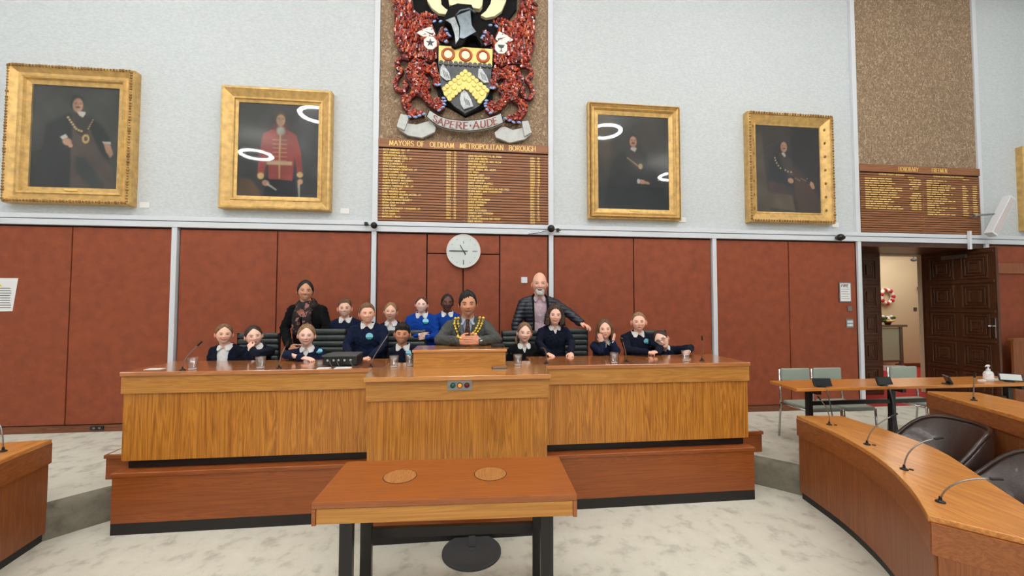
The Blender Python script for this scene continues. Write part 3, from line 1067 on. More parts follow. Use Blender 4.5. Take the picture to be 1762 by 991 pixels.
# recessed black kick
for a_ in ((XL + .03, -0.75, FY + .06, FY + .10), (.64, XR - .03, FY + .06, FY + .10), (XL + .03, XL + .06, FY + .1, 4.02), (XR - .06, XR - .03, FY + .1, 4.02)):
    B(*a_, HD, .556).build('kick_recess', 'black', t)
B(XL + .015, -.752, FY + .02, FY + .045, .546, 1.08).build('front_panel', 'teak_v', t)
B(.642, XR - .015, FY + .02, FY + .045, .546, 1.08).build('front_panel', 'teak_v', t)
mb = MB()
mb.box(-.735, .622, CFY + .015, CFY + .045, HD, 1.08)
mb.box(-.735, -.715, CFY + .045, FY + .02, HD, 1.08)
mb.box(.602, .622, CFY + .045, FY + .02, HD, 1.08)
mb.build('front_panel', 'teak_v', t)
B(XL, -.752, FY, FY + .03, 1.075, ZT - .034).build('fascia', 'teak_h', t, bevel=.002, bseg=1)
B(.642, XR, FY, FY + .03, 1.075, ZT - .034).build('fascia', 'teak_h', t, bevel=.002, bseg=1)
mb = MB()
mb.box(-.745, .632, CFY, CFY + .03, 1.062, ZT - .034)
mb.box(-.748, -.735, CFY + .005, FY, 1.062, ZT - .034)
mb.box(.622, .635, CFY + .005, FY, 1.062, ZT - .034)
mb.build('fascia', 'teak_h', t, bevel=.002, bseg=1)
for x in (XL, XR - .02):
    B(x, x + .02, FY + .03, 4.07, .546, ZT - .034).build('side_panel', 'teak_v', t)
# tops
MB().slab([(XL - .005, FY - .012), (-.800, FY - .012), (-.702, FY + .02), (-.702, 4.095), (XL - .005, 4.095)], ZT - .034, ZT).build('top', 'teak_top', t, bevel=.003, bseg=1)
MB().slab([(.594, FY + .02), (.692, FY - .012), (XR + .005, FY - .012), (XR + .005, 4.095), (.594, 4.095)], ZT - .034, ZT).build('top', 'teak_top', t, bevel=.003, bseg=1)
MB().slab([(-.758, CFY - .03), (.645, CFY - .03), (.690, FY - .012), (.592, FY + .02), (.592, 3.80), (-.700, 3.80), (-.700, FY + .02), (-.798, FY - .012)], ZT - .034, ZT + .0005).build('top', 'teak_top_light', t, bevel=.003, bseg=1)
p = MB()
p.box(-.75, .64, CFY + .01, CFY + .03, ZT - .06, ZT - .034)
p.build('edge', 'edge', t)

t = thing('signal_panel', 'grey plate with green, amber and red lamps on the desk front', 'signal lights', (-.055, CFY, 1.17))
B(-.147, .037, CFY - .008, CFY + .002, 1.135, 1.208).build('plate', 'steel', t)
for i, (nm, c) in enumerate((('green', S(20, 110, 100)), ('amber', S(235, 130, 30)), ('red', S(120, 24, 26)))):
    x = -.107 + i * .053
    M[nm + '_lens'] = plain(nm + '_lens', c, 0.2, emit=c, estr=1.2 if nm == 'amber' else 0.0)
    q = MB()
    q.tube([(x, CFY - .008, 1.172), (x, CFY - .016, 1.172)], .02, 16)
    r_ = q.build('bezel', 'black_plastic', t)
    q = MB()
    q.ell((x, CFY - .016, 1.172), (.015, .008, .015), 12, 8)
    o = q.build('lamp', nm + '_lens', t, smooth=True)
    o['label'] = nm + ' round lamp'

t = thing('reading_stand', 'raised teak lectern box on the middle of the long desk', 'lectern', (-.06, 3.6, ZT))
B(-.448, .328, 3.452, 3.475, ZT + .001, 1.38).build('front_board', 'teak_h', t)
mb = MB()
for x in (-.448, .308):
    mb.box(x, x + .02, 3.475, 3.78, ZT + .001, 1.38)
mb.build('side_board', 'teak_h', t)
B(-.458, .338, 3.438, 3.80, 1.378, 1.402).build('lid', 'teak_top_light', t, bevel=.003, bseg=1)
t = tag(B(.215, .325, 3.56, 3.66, 1.403, 1.428).build('gavel_block', 'black_plastic', bevel=.006), 'small black block on the right corner of the raised lectern box', 'block')
t = thing('name_block', 'small dark wooden plaque lying below the right end of the lectern box', 'plaque', (.27, 3.40, ZT))
B(.205, .335, 3.365, 3.42, ZT + .001, ZT + .02).build('base', 'edge', t, bevel=.004)
B(.215, .325, 3.36, 3.366, ZT + .004, ZT + .017).build('plate', 'steel', t)

# equipment box
t = thing('control_box', 'black electronic control box with cables on the left half of the desk', 'electronics', (-1.08, 3.72, ZT))
B(-1.23, -.95, 3.62, 3.84, ZT + .012, ZT + .085).build('body', 'black_plastic', t, bevel=.006)
MB().slab([(-1.235, 3.60), (-.945, 3.60), (-.955, 3.85), (-1.225, 3.85)], ZT + .085, ZT + .10).build('lid', 'grey_plastic', t, bevel=.004)
for i, x in enumerate((-1.19, -1.14, -1.10, -1.05, -1.0)):
    q = MB()
    q.tube([(x, 3.62, ZT + .055), (x, 3.612, ZT + .055)], .010, 10)
    q.build('knob', 'chrome', t)
for x in (-1.17, -1.11, -1.0):
    q = MB()
    q.tube([(x, 3.61, ZT + .05), (x + .01, 3.585, ZT + .035), (x + .03, 3.575, ZT + .008), (x + .09, 3.572, ZT + .006)], .004, 6)
    q.build('cable', 'grey_plastic', t)
t = tag(B(-1.24, -1.14, 3.50, 3.56, ZT + .0006, ZT + .006).build('note_pad', 'paper'), 'white paper slip in front of the left end of the black control box', 'paper', )
t = tag(B(-1.10, -.97, 3.50, 3.56, ZT + .0006, ZT + .006).build('note_pad', 'paper'), 'wider white paper slip in front of the right end of the black control box', 'paper')
t = tag(B(-2.62, -2.50, 3.60, 3.67, ZT + .0006, ZT + .003).build('note_card', 'paper'), 'small white card lying at the far left end of the desk', 'paper')

# tumblers
tb = thing('tumbler', 'tumbler', 'glass', (0, 0, 0), 'water tumblers on the long desk')
q = MB()
q.lathe((0, 0, 0), [(0, .0), (.030, .0), (.032, .004), (.040, .098), (.0385, .098), (.031, .016), (0, .014)], 20)
q.build('glass_body', 'tumbler', tb, smooth=True, local=True)
q = MB()
q.lathe((0, 0, 0), [(0, .003), (.0285, .003), (.029, .013), (0, .013)], 20)
q.build('thick_base', plain('tumbler_base', S(228, 228, 228), 0.1, spec=0.8), tb, smooth=False, local=True)
spots = [(-2.237, 3.577, 'leftmost tumbler, on the desk beside the leftmost microphone'),
         (-1.716, 3.583, 'tumbler in front of the child resting chin on hand'),
         (-.62, 3.534, 'tumbler standing clear, just left of the lectern box'),
         (-.497, 3.60, 'tumbler partly hidden behind the left end of the lectern box'),
         (.443, 3.524, 'tumbler just right of the small dark wooden plaque'),
         (1.34, 3.571, 'tumbler in front of the child with both hands on cheeks'),
         (2.075, 3.646, 'rightmost tumbler, beside the leaning child\'s hand')]
for i, (x, y, lb) in enumerate(spots):
    o = tb if i == 0 else copy_tree(tb)
    o.location = (x, y, ZT + .0008)
    o['label'] = lb


def mic(label, base, bend, tip, zt, grp, head=.05):
    """gooseneck microphone: base on the desk, neck through bend, capsule at tip"""
    t = thing('microphone', label, 'microphone', base, grp)
    bz = Vector(base)
    q = MB()
    q.lathe((base[0], base[1], zt + .0008), [(0, 0), (.022, 0), (.020, .006), (.008, .012), (.006, .03), (0, .03)], 14)
    q.build('base', 'blackgloss', t)
    a, b_, c = Vector((base[0], base[1], zt + .02)), Vector(bend), Vector(tip)
    pts = []
    for i in range(13):
        u = i / 12
        pts.append(a * (1 - u) ** 2 + b_ * 2 * u * (1 - u) + c * u * u)
    q = MB()
    q.tube(pts, .0042, 7)
    q.build('neck', 'steel', t, smooth=True)
    d = (pts[-1] - pts[-2]).normalized()
    q = MB()
    q.tube([pts[-1] - d * .005, pts[-1], pts[-1] + d * head], [.004, .008, .0075], 8)
    q.build('capsule', 'blackgloss', t, smooth=False)
    return t


G1 = 'gooseneck microphones on the long desk'
mic('leftmost gooseneck microphone on the long desk, leaning right', (-2.297, 3.554, ZT), (-2.29, 3.54, 1.34), (-2.155, 3.5, 1.45), ZT, G1)
mic('gooseneck microphone in front of the child in the chair below the standing woman', (-1.563, 3.568, ZT), (-1.555, 3.55, 1.34), (-1.485, 3.5, 1.44), ZT, G1)
mic('long gooseneck microphone rising right, between control box and lectern box', (-.824, 3.586, ZT), (-.80, 3.56, 1.34), (-.668, 3.5, 1.52), ZT, G1)
mic('short gooseneck microphone bending left, in front of the curly haired child', (.713, 3.598, ZT), (.715, 3.56, 1.40), (.655, 3.5, 1.40), ZT, G1, .02)
mic('gooseneck microphone leaning left in front of the crop haired child', (1.48, 3.63, ZT), (1.465, 3.6, 1.34), (1.395, 3.5, 1.45), ZT, G1)
mic('rightmost gooseneck microphone, alone at the right end of the long desk', (2.23, 3.631, ZT), (2.225, 3.6, 1.34), (2.155, 3.5, 1.46), ZT, G1)

# ---------------------------------------------------------------- small table in front
t = thing('side_table', 'small teak table with two round inlays and black legs in the foreground', 'table', (-.09, 2.49, 0), rotz=math.radians(-2.4))
W2, D2, TZ = .705, .275, .75


def disc_xy(cx, cy, r, n=36):
    return [(cx + r * math.cos(2 * PI * i / n), cy + r * math.sin(2 * PI * i / n)) for i in range(n)]


hx = [(-.31, .02), (.235, .02)]
q = MB()
q.slab([(-W2, -D2), (W2, -D2), (W2, D2), (-W2, D2)], TZ - .035, TZ)
top = q.build('top', 'table_top', t, local=True, bevel=.004)
for cx, cy in hx:
    q = MB()
    q.slab(disc_xy(cx, cy, .100), TZ + .0003, TZ + .0009)
    rim = q.build('inlay_joint', 'dark_gap', t, local=True)
    q = MB()
    q.slab(disc_xy(cx, cy, .096), TZ + .0009, TZ + .0018)
    q.build('inlay', 'table_disc', t, local=True)
q = MB()
q.box(-W2 + .022, W2 - .022, -D2 + .006, -D2 + .026, .633, TZ - .038)
q.build('apron', 'teak_h', t, local=True)
q = MB()
q.box(-W2 + .022, W2 - .022, D2 - .026, D2 - .006, .633, TZ - .038)
q.build('apron', 'teak_h', t, local=True)
for x in (-W2, W2 - .02):
    B(x, x + .02, -D2, D2, .628, TZ - .036).build('end_board', 'table_top', t, local=True)
for sx in (-1, 1):
    for sy in (-1, 1):
        xx = sx * .55
        yy = sy * .19
        B(xx - .035, xx + .035, yy - .02, yy + .02, 0, .66).build('leg', 'blackgloss', t, local=True, bevel=.002, bseg=1)
B(-.515, .515, .175, .205, .30, .36).build('stretcher', 'blackgloss', t, local=True)
q = MB()
for sx in (-1, 1):
    q.box(sx * .55 - .03, sx * .55 + .03, -.17, .17, .60, .63)
q.build('cross_rail', 'blackgloss', t, local=True)

t = thing('floor_disc', 'round dark grey disc lying on the carpet under the small table', 'floor plate', (.04, 2.97, 0))
q = MB()
q.lathe((.04, 2.97, 0.001), [(0, 0), (.212, 0), (.212, .012), (.205, .018), (0, .020)], 40)
q.build('disc', 'mat_rubber', t, smooth=False)
q = MB()
q.lathe((.04, 2.97, 0.020), [(0, 0), (.02, 0), (.018, .005), (0, .006)], 16)
q.build('centre_cap', 'grey_plastic', t)
q = MB()
q.box(.02, .07, 3.0, 3.14, .013, .028)
q.build('cable_cover', 'grey_plastic', t)

# ---------------------------------------------------------------- clock
t = thing('wall_clock', 'round white wall clock with black hands above the mayor', 'clock', (-.055, WY, 2.471))
CX, CZ = -.055, 2.471
q = MB()
q.tube([(CX, WY, CZ), (CX, WY - .05, CZ)], .222, 48)
q.build('case', 'steel', t)
q = MB()
q.tube([(CX, WY - .050, CZ), (CX, WY - .056, CZ)], .214, 48)
q.build('dial', plain('clock_dial', S(214, 222, 222), 0.25, coat=.5), t)
q = MB()
ringp = [(CX + .216 * math.cos(2 * PI * i / 48), WY - .054, CZ + .216 * math.sin(2 * PI * i / 48)) for i in range(48)]
q.tube(ringp, .007, 6, closed=True)
q.build('bezel', plain('clock_bezel', S(232, 214, 208), .25), t, smooth=True)
q = MB()
for h in range(12):
    a = h * PI / 6
    if h % 3 == 0:
        r0, r1, w = (.115, .18, .006) if h in (3, 6, 9) else (.10, .13, .004)
    else:
        r0, r1, w = .165, .178, .003
    dx, dz = math.sin(a), math.cos(a)
    q.add([(CX + dx * r0 - dz * w, WY - .0585, CZ + dz * r0 + dx * w), (CX + dx * r1 - dz * w, WY - .0585, CZ + dz * r1 + dx * w),
           (CX + dx * r1 + dz * w, WY - .0585, CZ + dz * r1 - dx * w), (CX + dx * r0 + dz * w, WY - .0585, CZ + dz * r0 - dx * w)], [(0, 1, 2, 3)])
q.build('hour_mark', plain('clock_mark', S(110, 110, 118), .4), t)
for nm, ang, ra, rb, w in (('hour_hand', math.radians(-31), -.055, .092, .0052), ('minute_hand', math.radians(-90), -.055, .185, .0058)):
    dx, dz = math.sin(ang), math.cos(ang)
    q = MB()
    yy = WY - (.061 if nm == 'hour_hand' else .064)
    vs = [(CX + dx * r - s * dz * w, y, CZ + dz * r + s * dx * w) for y in (yy, yy - .002) for r in (ra, rb) for s in (-1, 1)]
    q.add(vs, [(0, 1, 3, 2), (4, 5, 7, 6), (0, 1, 5, 4), (2, 3, 7, 6), (0, 2, 6, 4), (1, 3, 7, 5)])
    q.build(nm, 'black', t)

# ---------------------------------------------------------------- right and left curved desks


def smooth_line(pts, n=4):
    out = []
    k = len(pts)
    for i in range(k - 1):
        p0 = Vector(pts[max(i - 1, 0)])
        p1 = Vector(pts[i])
        p2 = Vector(pts[i + 1])
        p3 = Vector(pts[min(i + 2, k - 1)])
        for j in range(n):
            u = j / n
            out.append(tuple(0.5 * ((2 * p1) + (p2 - p0) * u + (2 * p0 - 5 * p1 + 4 * p2 - p3) * u * u + (-p0 + 3 * p1 - 3 * p2 + p3) * u ** 3)))
    out.append(tuple(pts[-1]))
    return out


def ribbon(mb, line, z0, z1, th):
    """upright board following a plan line; th is its thickness to the right of travel"""
    n = len(line)
    o = []
    for i in range(n):
        a = Vector(line[max(i - 1, 0)])
        b = Vector(line[min(i + 1, n - 1)])
        d = (b - a).normalized()
        o.append((line[i][0] + d.y * th, line[i][1] - d.x * th))
    rs = [[(line[i][0], line[i][1], z0), (line[i][0], line[i][1], z1), (o[i][0], o[i][1], z1), (o[i][0], o[i][1], z0)] for i in range(n)]
    return mb.rings(rs)


def shift_line(line, k):
    n = len(line)
    o = []
    for i in range(n):
        a = Vector(line[max(i - 1, 0)])
        b = Vector(line[min(i + 1, n - 1)])
        d = (b - a).normalized()
        o.append((line[i][0] + d.y * k, line[i][1] - d.x * k))
    return o


inner = [(3.045, 3.453), (2.962, 2.993), (2.846, 2.640), (2.715, 2.367), (2.565, 2.140), (2.425, 1.958), (2.265, 1.782)]
outer = [(3.46, 3.40), (3.439, 2.942), (3.35, 2.55), (3.113, 2.168), (2.889, 1.823), (2.62, 1.40)]


def curved_desk(label, s, zt, zb, dx=0.0):
    """s = 1 right hand desk, -1 its mirror image on the left"""
    inn = smooth_line([(s * x + dx, y) for x, y in inner], 4)
    out = smooth_line([(s * x + dx, y) for x, y in outer], 4)
    t = thing('curved_desk', label, 'desk', (inn[8][0], inn[8][1], zb))
    poly = inn + out[::-1]
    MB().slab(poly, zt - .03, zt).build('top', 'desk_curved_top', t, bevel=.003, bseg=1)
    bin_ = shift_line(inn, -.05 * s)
    MB().slab(shift_line(inn, -.002 * s) + bin_[::-1], zt - .004, zt + .0008).build('sunlit_band', 'edge_sunlit', t)  # sun-lit edge grain painted in as a band of paler wood
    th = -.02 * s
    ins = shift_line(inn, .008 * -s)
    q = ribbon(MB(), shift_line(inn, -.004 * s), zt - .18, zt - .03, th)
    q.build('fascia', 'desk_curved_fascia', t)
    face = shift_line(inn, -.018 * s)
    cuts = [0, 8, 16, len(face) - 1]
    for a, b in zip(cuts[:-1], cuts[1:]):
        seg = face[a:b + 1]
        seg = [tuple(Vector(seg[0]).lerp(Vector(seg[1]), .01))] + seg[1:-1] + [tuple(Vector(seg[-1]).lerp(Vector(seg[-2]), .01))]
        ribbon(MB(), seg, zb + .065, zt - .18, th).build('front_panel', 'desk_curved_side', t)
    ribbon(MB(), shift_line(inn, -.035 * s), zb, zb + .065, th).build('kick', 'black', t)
    # ends
    for A, Bp, nm in ((inn[0], out[0], 'far'), (inn[-1], out[-1], 'near')):
        a, b = Vector(A), Vector(Bp)
        d = (b - a).normalized()
        a2, b2 = a + d * .03, b - d * .04
        sgn = -s if nm == 'near' else s
        q = ribbon(MB(), [tuple(a2), tuple(b2)], zb + .065, zt - .18, .02 * -sgn)
        q.build('end_panel', 'desk_curved_side', t)
        q = ribbon(MB(), [tuple(a + d * .01), tuple(b - d * .01)], zt - .18, zt - .03, .018 * -sgn)
        q.build('end_fascia', 'desk_curved_fascia', t)
        q = ribbon(MB(), [tuple(a2 + d * .03), tuple(b2 - d * .03)], zb, zb + .065, .02 * -sgn)
        q.build('end_kick', 'black', t)
    return t


curved_desk('curved teak council desk sweeping toward the camera on the right', 1, .755, 0.0)
curved_desk('curved teak council desk cut off at the left edge of the view', -1, .755, 0.0, -.085)
G2 = 'gooseneck microphones on the right curved desk'
mic('farthest microphone on the right curved desk, nearly upright', (3.095, 3.164, .755), (3.08, 3.13, .88), (2.955, 3.1, .99), .755, G2, .04)
mic('second microphone along the right curved desk, head pointing right', (2.943, 2.698, .755), (2.93, 2.66, .90), (3.035, 2.6, .985), .755, G2, .045)
mic('third microphone along the right curved desk, beside the farther brown armchair', (2.735, 2.274, .755), (2.72, 2.24, .93), (2.865, 2.2, .965), .755, G2, .045)
mic('nearest microphone on the right curved desk, bent low over its top', (2.478, 1.887, .755), (2.46, 1.83, .91), (2.60, 1.76, .925), .755, G2, .045)
mic('gooseneck microphone on the curved desk at the left edge', (-3.214, 3.211, .755), (-3.21, 3.2, .96), (-3.31, 3.25, .955), .755, None, .02)
for i, (x, y) in enumerate([(3.14, 3.15), (2.98, 2.68), (2.775, 2.265)]):
    q = MB()
    q.lathe((x, y, .7555), [(0, 0), (.012, 0), (.012, .004), (0, .005)], 12)
    o = tag(q.build('socket_button', 'black'), ['small black round socket beside the farthest microphone on the curved desk', 'small black round socket beside the second microphone on the curved desk', 'small black round socket beside the third microphone on the curved desk'][i], 'socket', 'microphone sockets in the curved desk')

# third desk on the upper floor
t = thing('rear_desk', 'teak council desk behind the brown armchairs at the right edge', 'desk', (4.1, 2.8, H_UP))
ln = smooth_line([(4.114, 3.207), (4.006, 2.893), (3.915, 2.647), (3.815, 2.388), (3.68, 2.05), (3.50, 1.65)], 3)
bk = smooth_line([(4.52, 3.12), (4.44, 2.80), (4.33, 2.45), (4.2, 2.1), (4.0, 1.5)], 3)
MB().slab(ln + bk[::-1], .98, 1.01).build('top', 'desk_curved_top', t, bevel=.003, bseg=1)
ribbon(MB(), shift_line(ln, -.004), .87, .98, -.02).build('fascia', 'desk_curved_fascia', t)
ribbon(MB(), shift_line(ln, -.016), H_UP, .87, -.02).build('front_panel', 'desk_curved_side', t)
a, b = Vector(ln[0]), Vector(bk[0])
d = (b - a).normalized()
ribbon(MB(), [tuple(a + d * .01), tuple(b - d * .01)], .87, .98, -.02).build('end_fascia', 'desk_curved_fascia', t)
ribbon(MB(), [tuple(a + d * .03), tuple(b - d * .04)], H_UP, .87, -.02).build('end_panel', 'desk_curved_side', t)
mic('upright microphone on the teak desk at the right edge', (4.10, 2.86, 1.01), (4.10, 2.86, 1.1), (4.10, 2.85, 1.20), 1.01, None, .04)

# brown bucket armchairs


def hump(k):
    u = min(1, max(0, (k + .25) / 1.05))
    return math.sin(u * PI / 2) ** 1.6


def bucket_chair(label, x, y, rz, g):
    t = thing('armchair', label, 'armchair', (x, y, 0), g, rz)
    # shell: sweep around the seat, arms low in front, back high; faces -x (local)
    rows = []
    n = 36
    q = MB()
    rs = []
    for i in range(n + 1):
        a = math.radians(-152 + 304 * i / n)       # 0 = back (+x)
        k = math.cos(a)
        h = 0.59 + 0.25 * hump(k)
        w = 0.30
        ca, sa = math.cos(a), math.sin(a)
        rx, ry = .29, .33
        lean = .07 * max(0, k)
        base = Vector((rx * .80 * ca, ry * .80 * sa, .40))
        topo = Vector(((rx + lean) * ca, (ry + .03) * sa, h))
        topi = Vector(((rx + lean - .05) * ca, (ry - .02) * sa, h))
        roll = Vector(((rx + lean - .02) * ca, (ry + .01) * sa, h + .022))
        mido = Vector(((rx + lean * .3 + .025) * ca, (ry + .03) * sa, .50))
        basei = Vector((rx * .62 * ca, ry * .62 * sa, .42))
        midi = Vector(((rx - .06) * ca, (ry - .055) * sa, .52))
        rs.append([base, mido, topo, roll, topi, midi, basei])
    q.rings(rs)
    for k in range(3):
        pass
    q.build('shell', 'brown_leather', t, smooth=True, local=True)
    q = MB()
    q.ell((0.0, 0, .43), (.27, .27, .065), 20, 8)
    q.build('seat_cushion', 'brown_leather', t, smooth=True, local=True)
    q = MB()
    pts = []
    for i in range(31):
        a = math.radians(-152 + 304 * i / 30)
        k = math.cos(a)
        h = 0.612 + 0.25 * hump(k)
        lean = .07 * max(0, k)
        pts.append(((.29 + lean - .02) * math.cos(a), .34 * math.sin(a), h))
    q.tube(pts, .016, 8)
    q.build('piping', 'brown_leather', t, smooth=True, local=True)
    q = MB()
    q.tube([(0, 0, .07), (0, 0, .38)], .025, 10)
    q.build('column', 'chrome', t, local=True)
    for k in range(5):
        a = 2 * PI * k / 5
        q = MB()
        q.tube([(0, 0, .075), (.27 * math.cos(a), .27 * math.sin(a), .045)], [.022, .014], 8)
        q.cap((.27 * math.cos(a), .27 * math.sin(a), .022), .022, (.27 * math.cos(a), .27 * math.sin(a) + .005, .022), .022, 8)
        q.build('leg', 'black_plastic', t, local=True)
    return t


g = 'brown leather armchairs between the right hand desks'
bucket_chair('farther brown leather bucket armchair, its whole back in view', 3.62, 2.84, math.radians(-22), g)
bucket_chair('nearer brown leather bucket armchair cut off by the right edge', 3.34, 2.12, math.radians(-30), g)
t = thing('low_unit', 'pale timber ledge in the bottom right corner of the view', 'ledge', (2.6, 1.55, 0))
MB().slab([(2.43, 1.775), (2.75, 1.70), (2.70, 1.50), (2.49, 1.60)], .47, .50).build('top', 'teak_top_light', t)
MB().slab([(2.50, 1.73), (2.73, 1.67), (2.69, 1.53), (2.53, 1.61)], .0, .47).build('body', 'desk_curved_side', t)

# ---------------------------------------------------------------- meeting table and sage chairs
t = thing('meeting_table', 'long pale teak table on black legs in front of the doors', 'table', (4.4, 3.65, H_UP))
MB().slab([(3.062, 3.462), (5.72, 3.462), (5.79, 3.85), (3.104, 3.85)], .972, 1.0).build('top', 'meeting_top', t, bevel=.003, bseg=1)
for x in (3.33, 4.24, 5.60):
    B(x - .022, x + .022, 3.60, 3.644, H_UP, .93).build('leg', 'blackgloss', t)
B(3.352, 4.218, 3.61, 3.635, .80, .84).build('stretcher', 'blackgloss', t)
B(4.262, 5.578, 3.61, 3.635, .80, .84).build('stretcher', 'blackgloss', t)
for x in (3.33, 4.24, 5.60):
    B(x - .02, x + .02, 3.50, 3.80, .93, .9715).build('cross_rail', 'blackgloss', t)


def sage_chair(label, x, y, g):
    t = thing('stacking_chair', label, 'chair', (x, y, H_UP), g)
    q = MB()
    q.box(x - .175, x + .175, y - .19, y + .20, .64, .685)
    q.build('seat', 'sage', t, smooth=True, bevel=.018, bseg=3)
    q = MB()
    q.box(x - .175, x + .175, y + .20, y + .235, .85, 1.04)
    q.build('backrest', 'sage', t, smooth=True, bevel=.014, bseg=3)
    for s in (-1, 1):
        q = MB()
        q.tube([(x + s * .19, y - .19, H_UP), (x + s * .19, y - .17, .66)], .011, 8)
        q.build('leg', 'chrome', t, smooth=True)
        q = MB()
        q.tube([(x + s * .19, y + .25, H_UP), (x + s * .19, y + .215, .66), (x + s * .185, y + .235, 1.03)], .011, 8)
        q.build('leg', 'chrome', t, smooth=True)
        q = MB()
        q.tube([(x + s * .19, y - .17, .65), (x + s * .19, y + .215, .65)], .010, 8)
        q.build('side_rail', 'chrome', t, smooth=True)
    return t


G3 = 'sage green stacking chairs behind the pale table'
sage_chair('leftmost sage green stacking chair behind the pale teak table', 3.80, 4.10, G3)
sage_chair('sage green stacking chair just left of the doorway, second from left', 4.21, 4.10, G3)
sage_chair('sage green stacking chair in front of the open doorway', 5.22, 4.10, G3)

for i, (x, y, lb) in enumerate([(3.36, 3.50, 'leftmost small black screen on the edge of the pale table'), (4.02, 3.50, 'second small black screen from the left, trailing a cable to the floor'),
                                (4.73, 3.50, 'black and silver screen seen edge on, third along the pale table'), (5.50, 3.53, 'black screen at the right end of the pale table, tilted, with painted glare')]):
    t = thing('delegate_screen', lb, 'screen', (x, y, 1.0), 'small black screens on the pale table')
    R = Matrix.Translation((x, y, 1.045)) @ Matrix.Rotation(math.radians([-6, 4, 50, -35][i]), 4, 'Z') @ Matrix.Rotation(math.radians(-22), 4, 'X')
    q = MB()
    q.box(-.085, .085, -.008, .008, -.035, .04, R)
    q.build('panel', 'black_plastic', t, bevel=.003)
    q = MB()
    q.box(-.075, .075, -.0095, -.008, -.027, .033, R)
    o = q.build('display', plain('dark_and_glare_display' + str(i), S(24, 26, 30) if i < 3 else S(200, 205, 205), .15), t)  # glare on the last screen is painted as a pale display colour
    q = MB()
    q.tube([(x, y + .01, 1.0008), (x, y + .005, 1.03)], .010, 8)
    q.lathe((x, y + .01, 1.0008), [(0, 0), (.04, 0), (.035, .008), (0, .01)], 14)
    q.build('stand', 'black_plastic', t)
    if i < 2:
        q = MB()
        pts = [(x, 3.45, .985), (x + .01, 3.445, .93), (x + .03, 3.43, .75), (x + .05, 3.42, .5), (x + .06 + .1 * i, 3.43, .30), (x + .1 + .1 * i, 3.42, H_UP + .008)]
        q.tube(pts, .005, 6)
        q.build('cable', 'grey_plastic', t, smooth=True)

t = thing('sanitiser_bottle', 'clear pump bottle of hand gel with white top on the pale table', 'bottle', (5.345, 3.60, 1.0))
q = MB()
q.lathe((5.345, 3.60, 1.0008), [(0, 0), (.036, 0), (.038, .006), (.037, .085), (.026, .10), (.014, .106), (0, .106)], 18)
q.build('bottle_body', plain('gel', S(214, 218, 220), .1, spec=.8), t, smooth=True)
q = MB()
q.lathe((5.345, 3.60, 1.022), [(.0383, 0), (.0386, 0.001), (.0386, .05), (.0383, .051)], 18)
q.build('label', 'paper', t)
q = MB()
q.lathe((5.345, 3.60, 1.107), [(0, 0), (.016, 0), (.016, .018), (.006, .02), (.006, .045), (0, .045)], 14)
q.tube([(5.355, 3.60, 1.155), (5.335, 3.60, 1.158), (5.305, 3.595, 1.150)], [.012, .010, .005], 8)
q.build('pump', 'white', t, smooth=False)
t = thing('leaflet', 'white leaflet with blue print lying beside the gel bottle', 'leaflet', (5.55, 3.66, 1.0))
MB().slab([(5.45, 3.72), (5.44, 3.62), (5.64, 3.56), (5.68, 3.68)], 1.0008, 1.004).build('sheet', 'paper', t)
MB().slab([(5.47, 3.68), (5.465, 3.65), (5.60, 3.61), (5.62, 3.65)], 1.004, 1.0045).build('print', plain('blue_print', S(90, 160, 190), .6), t)
t = tag(MB().slab([(5.24, 3.62), (5.24, 3.59), (5.30, 3.59), (5.30, 3.62)], 1.0008, 1.016).build('eraser', 'paper'), 'small white block lying left of the gel bottle on the table', 'block')
# cable heap on the floor
q = MB()
pts = []
for i in range(40):
    a = i * .55
    pts.append((4.55 + .12 * math.cos(a) * (1 + .2 * math.sin(i)), 3.95 + .09 * math.sin(a), H_UP + .008 + .0006 * i))
q.tube(pts, .006, 6)
tag(q.build('cable_coil', 'black_plastic', smooth=True), 'loose black cable coiled on the carpet under the pale table', 'cable')

# ---------------------------------------------------------------- wall fittings
for x, z, r, lb in [(-1.184, 2.775, .042, 'black ball camera on the rail at the lower left of the honours roll'), (1.10, 2.785, .050, 'black ball camera on the rail at the lower right of the honours roll'),
                    (5.36, 2.752, .050, 'black ball camera on the rail near the doors')]:
    t = thing('dome_camera', lb, 'camera', (x, WY - .03, z), 'black cameras along the white rail')
    q = MB()
    q.tube([(x, WY - .03, z), (x, WY - .07, z)], .024, 12)
    q.build('mount', 'blackgloss', t)
    q = MB()
    q.ell((x, WY - .10, z), (r, r, r), 16, 10)
    q.build('ball', 'blackgloss', t, smooth=True)
    q = MB()
    q.tube([(x, WY - .10 - r * .8, z - .01), (x, WY - .10 - r * 1.15, z - .015)], r * .45, 12)
    q.build('lens', 'black', t)
for x, z, lb in [(-1.291, 2.80, 'small black sensor on the rail left of the left ball camera'), (1.20, 2.775, 'small black spiky sensor on the rail right of the middle ball camera')]:
    t = thing('rail_sensor', lb, 'sensor', (x, WY - .02, z))
    B(x - .018, x + .018, WY - .075, WY - .03, z - .02, z + .022).build('body', 'blackgloss', t, bevel=.004)
    q = MB()
    q.tube([(x + .01, WY - .06, z), (x + .035, WY - .08, z - .012)], [.008, .005], 8)
    q.build('nozzle', 'blackgloss', t)
q = MB()
q.tube([(1.08, WY - .06, 2.775), (.95, WY - .045, 2.735), (.80, WY - .045, 2.715)], .004, 6)
tag(q.build('thin_cable', 'grey_plastic', smooth=True), 'thin grey cable drooping left from the middle ball camera', 'cable')

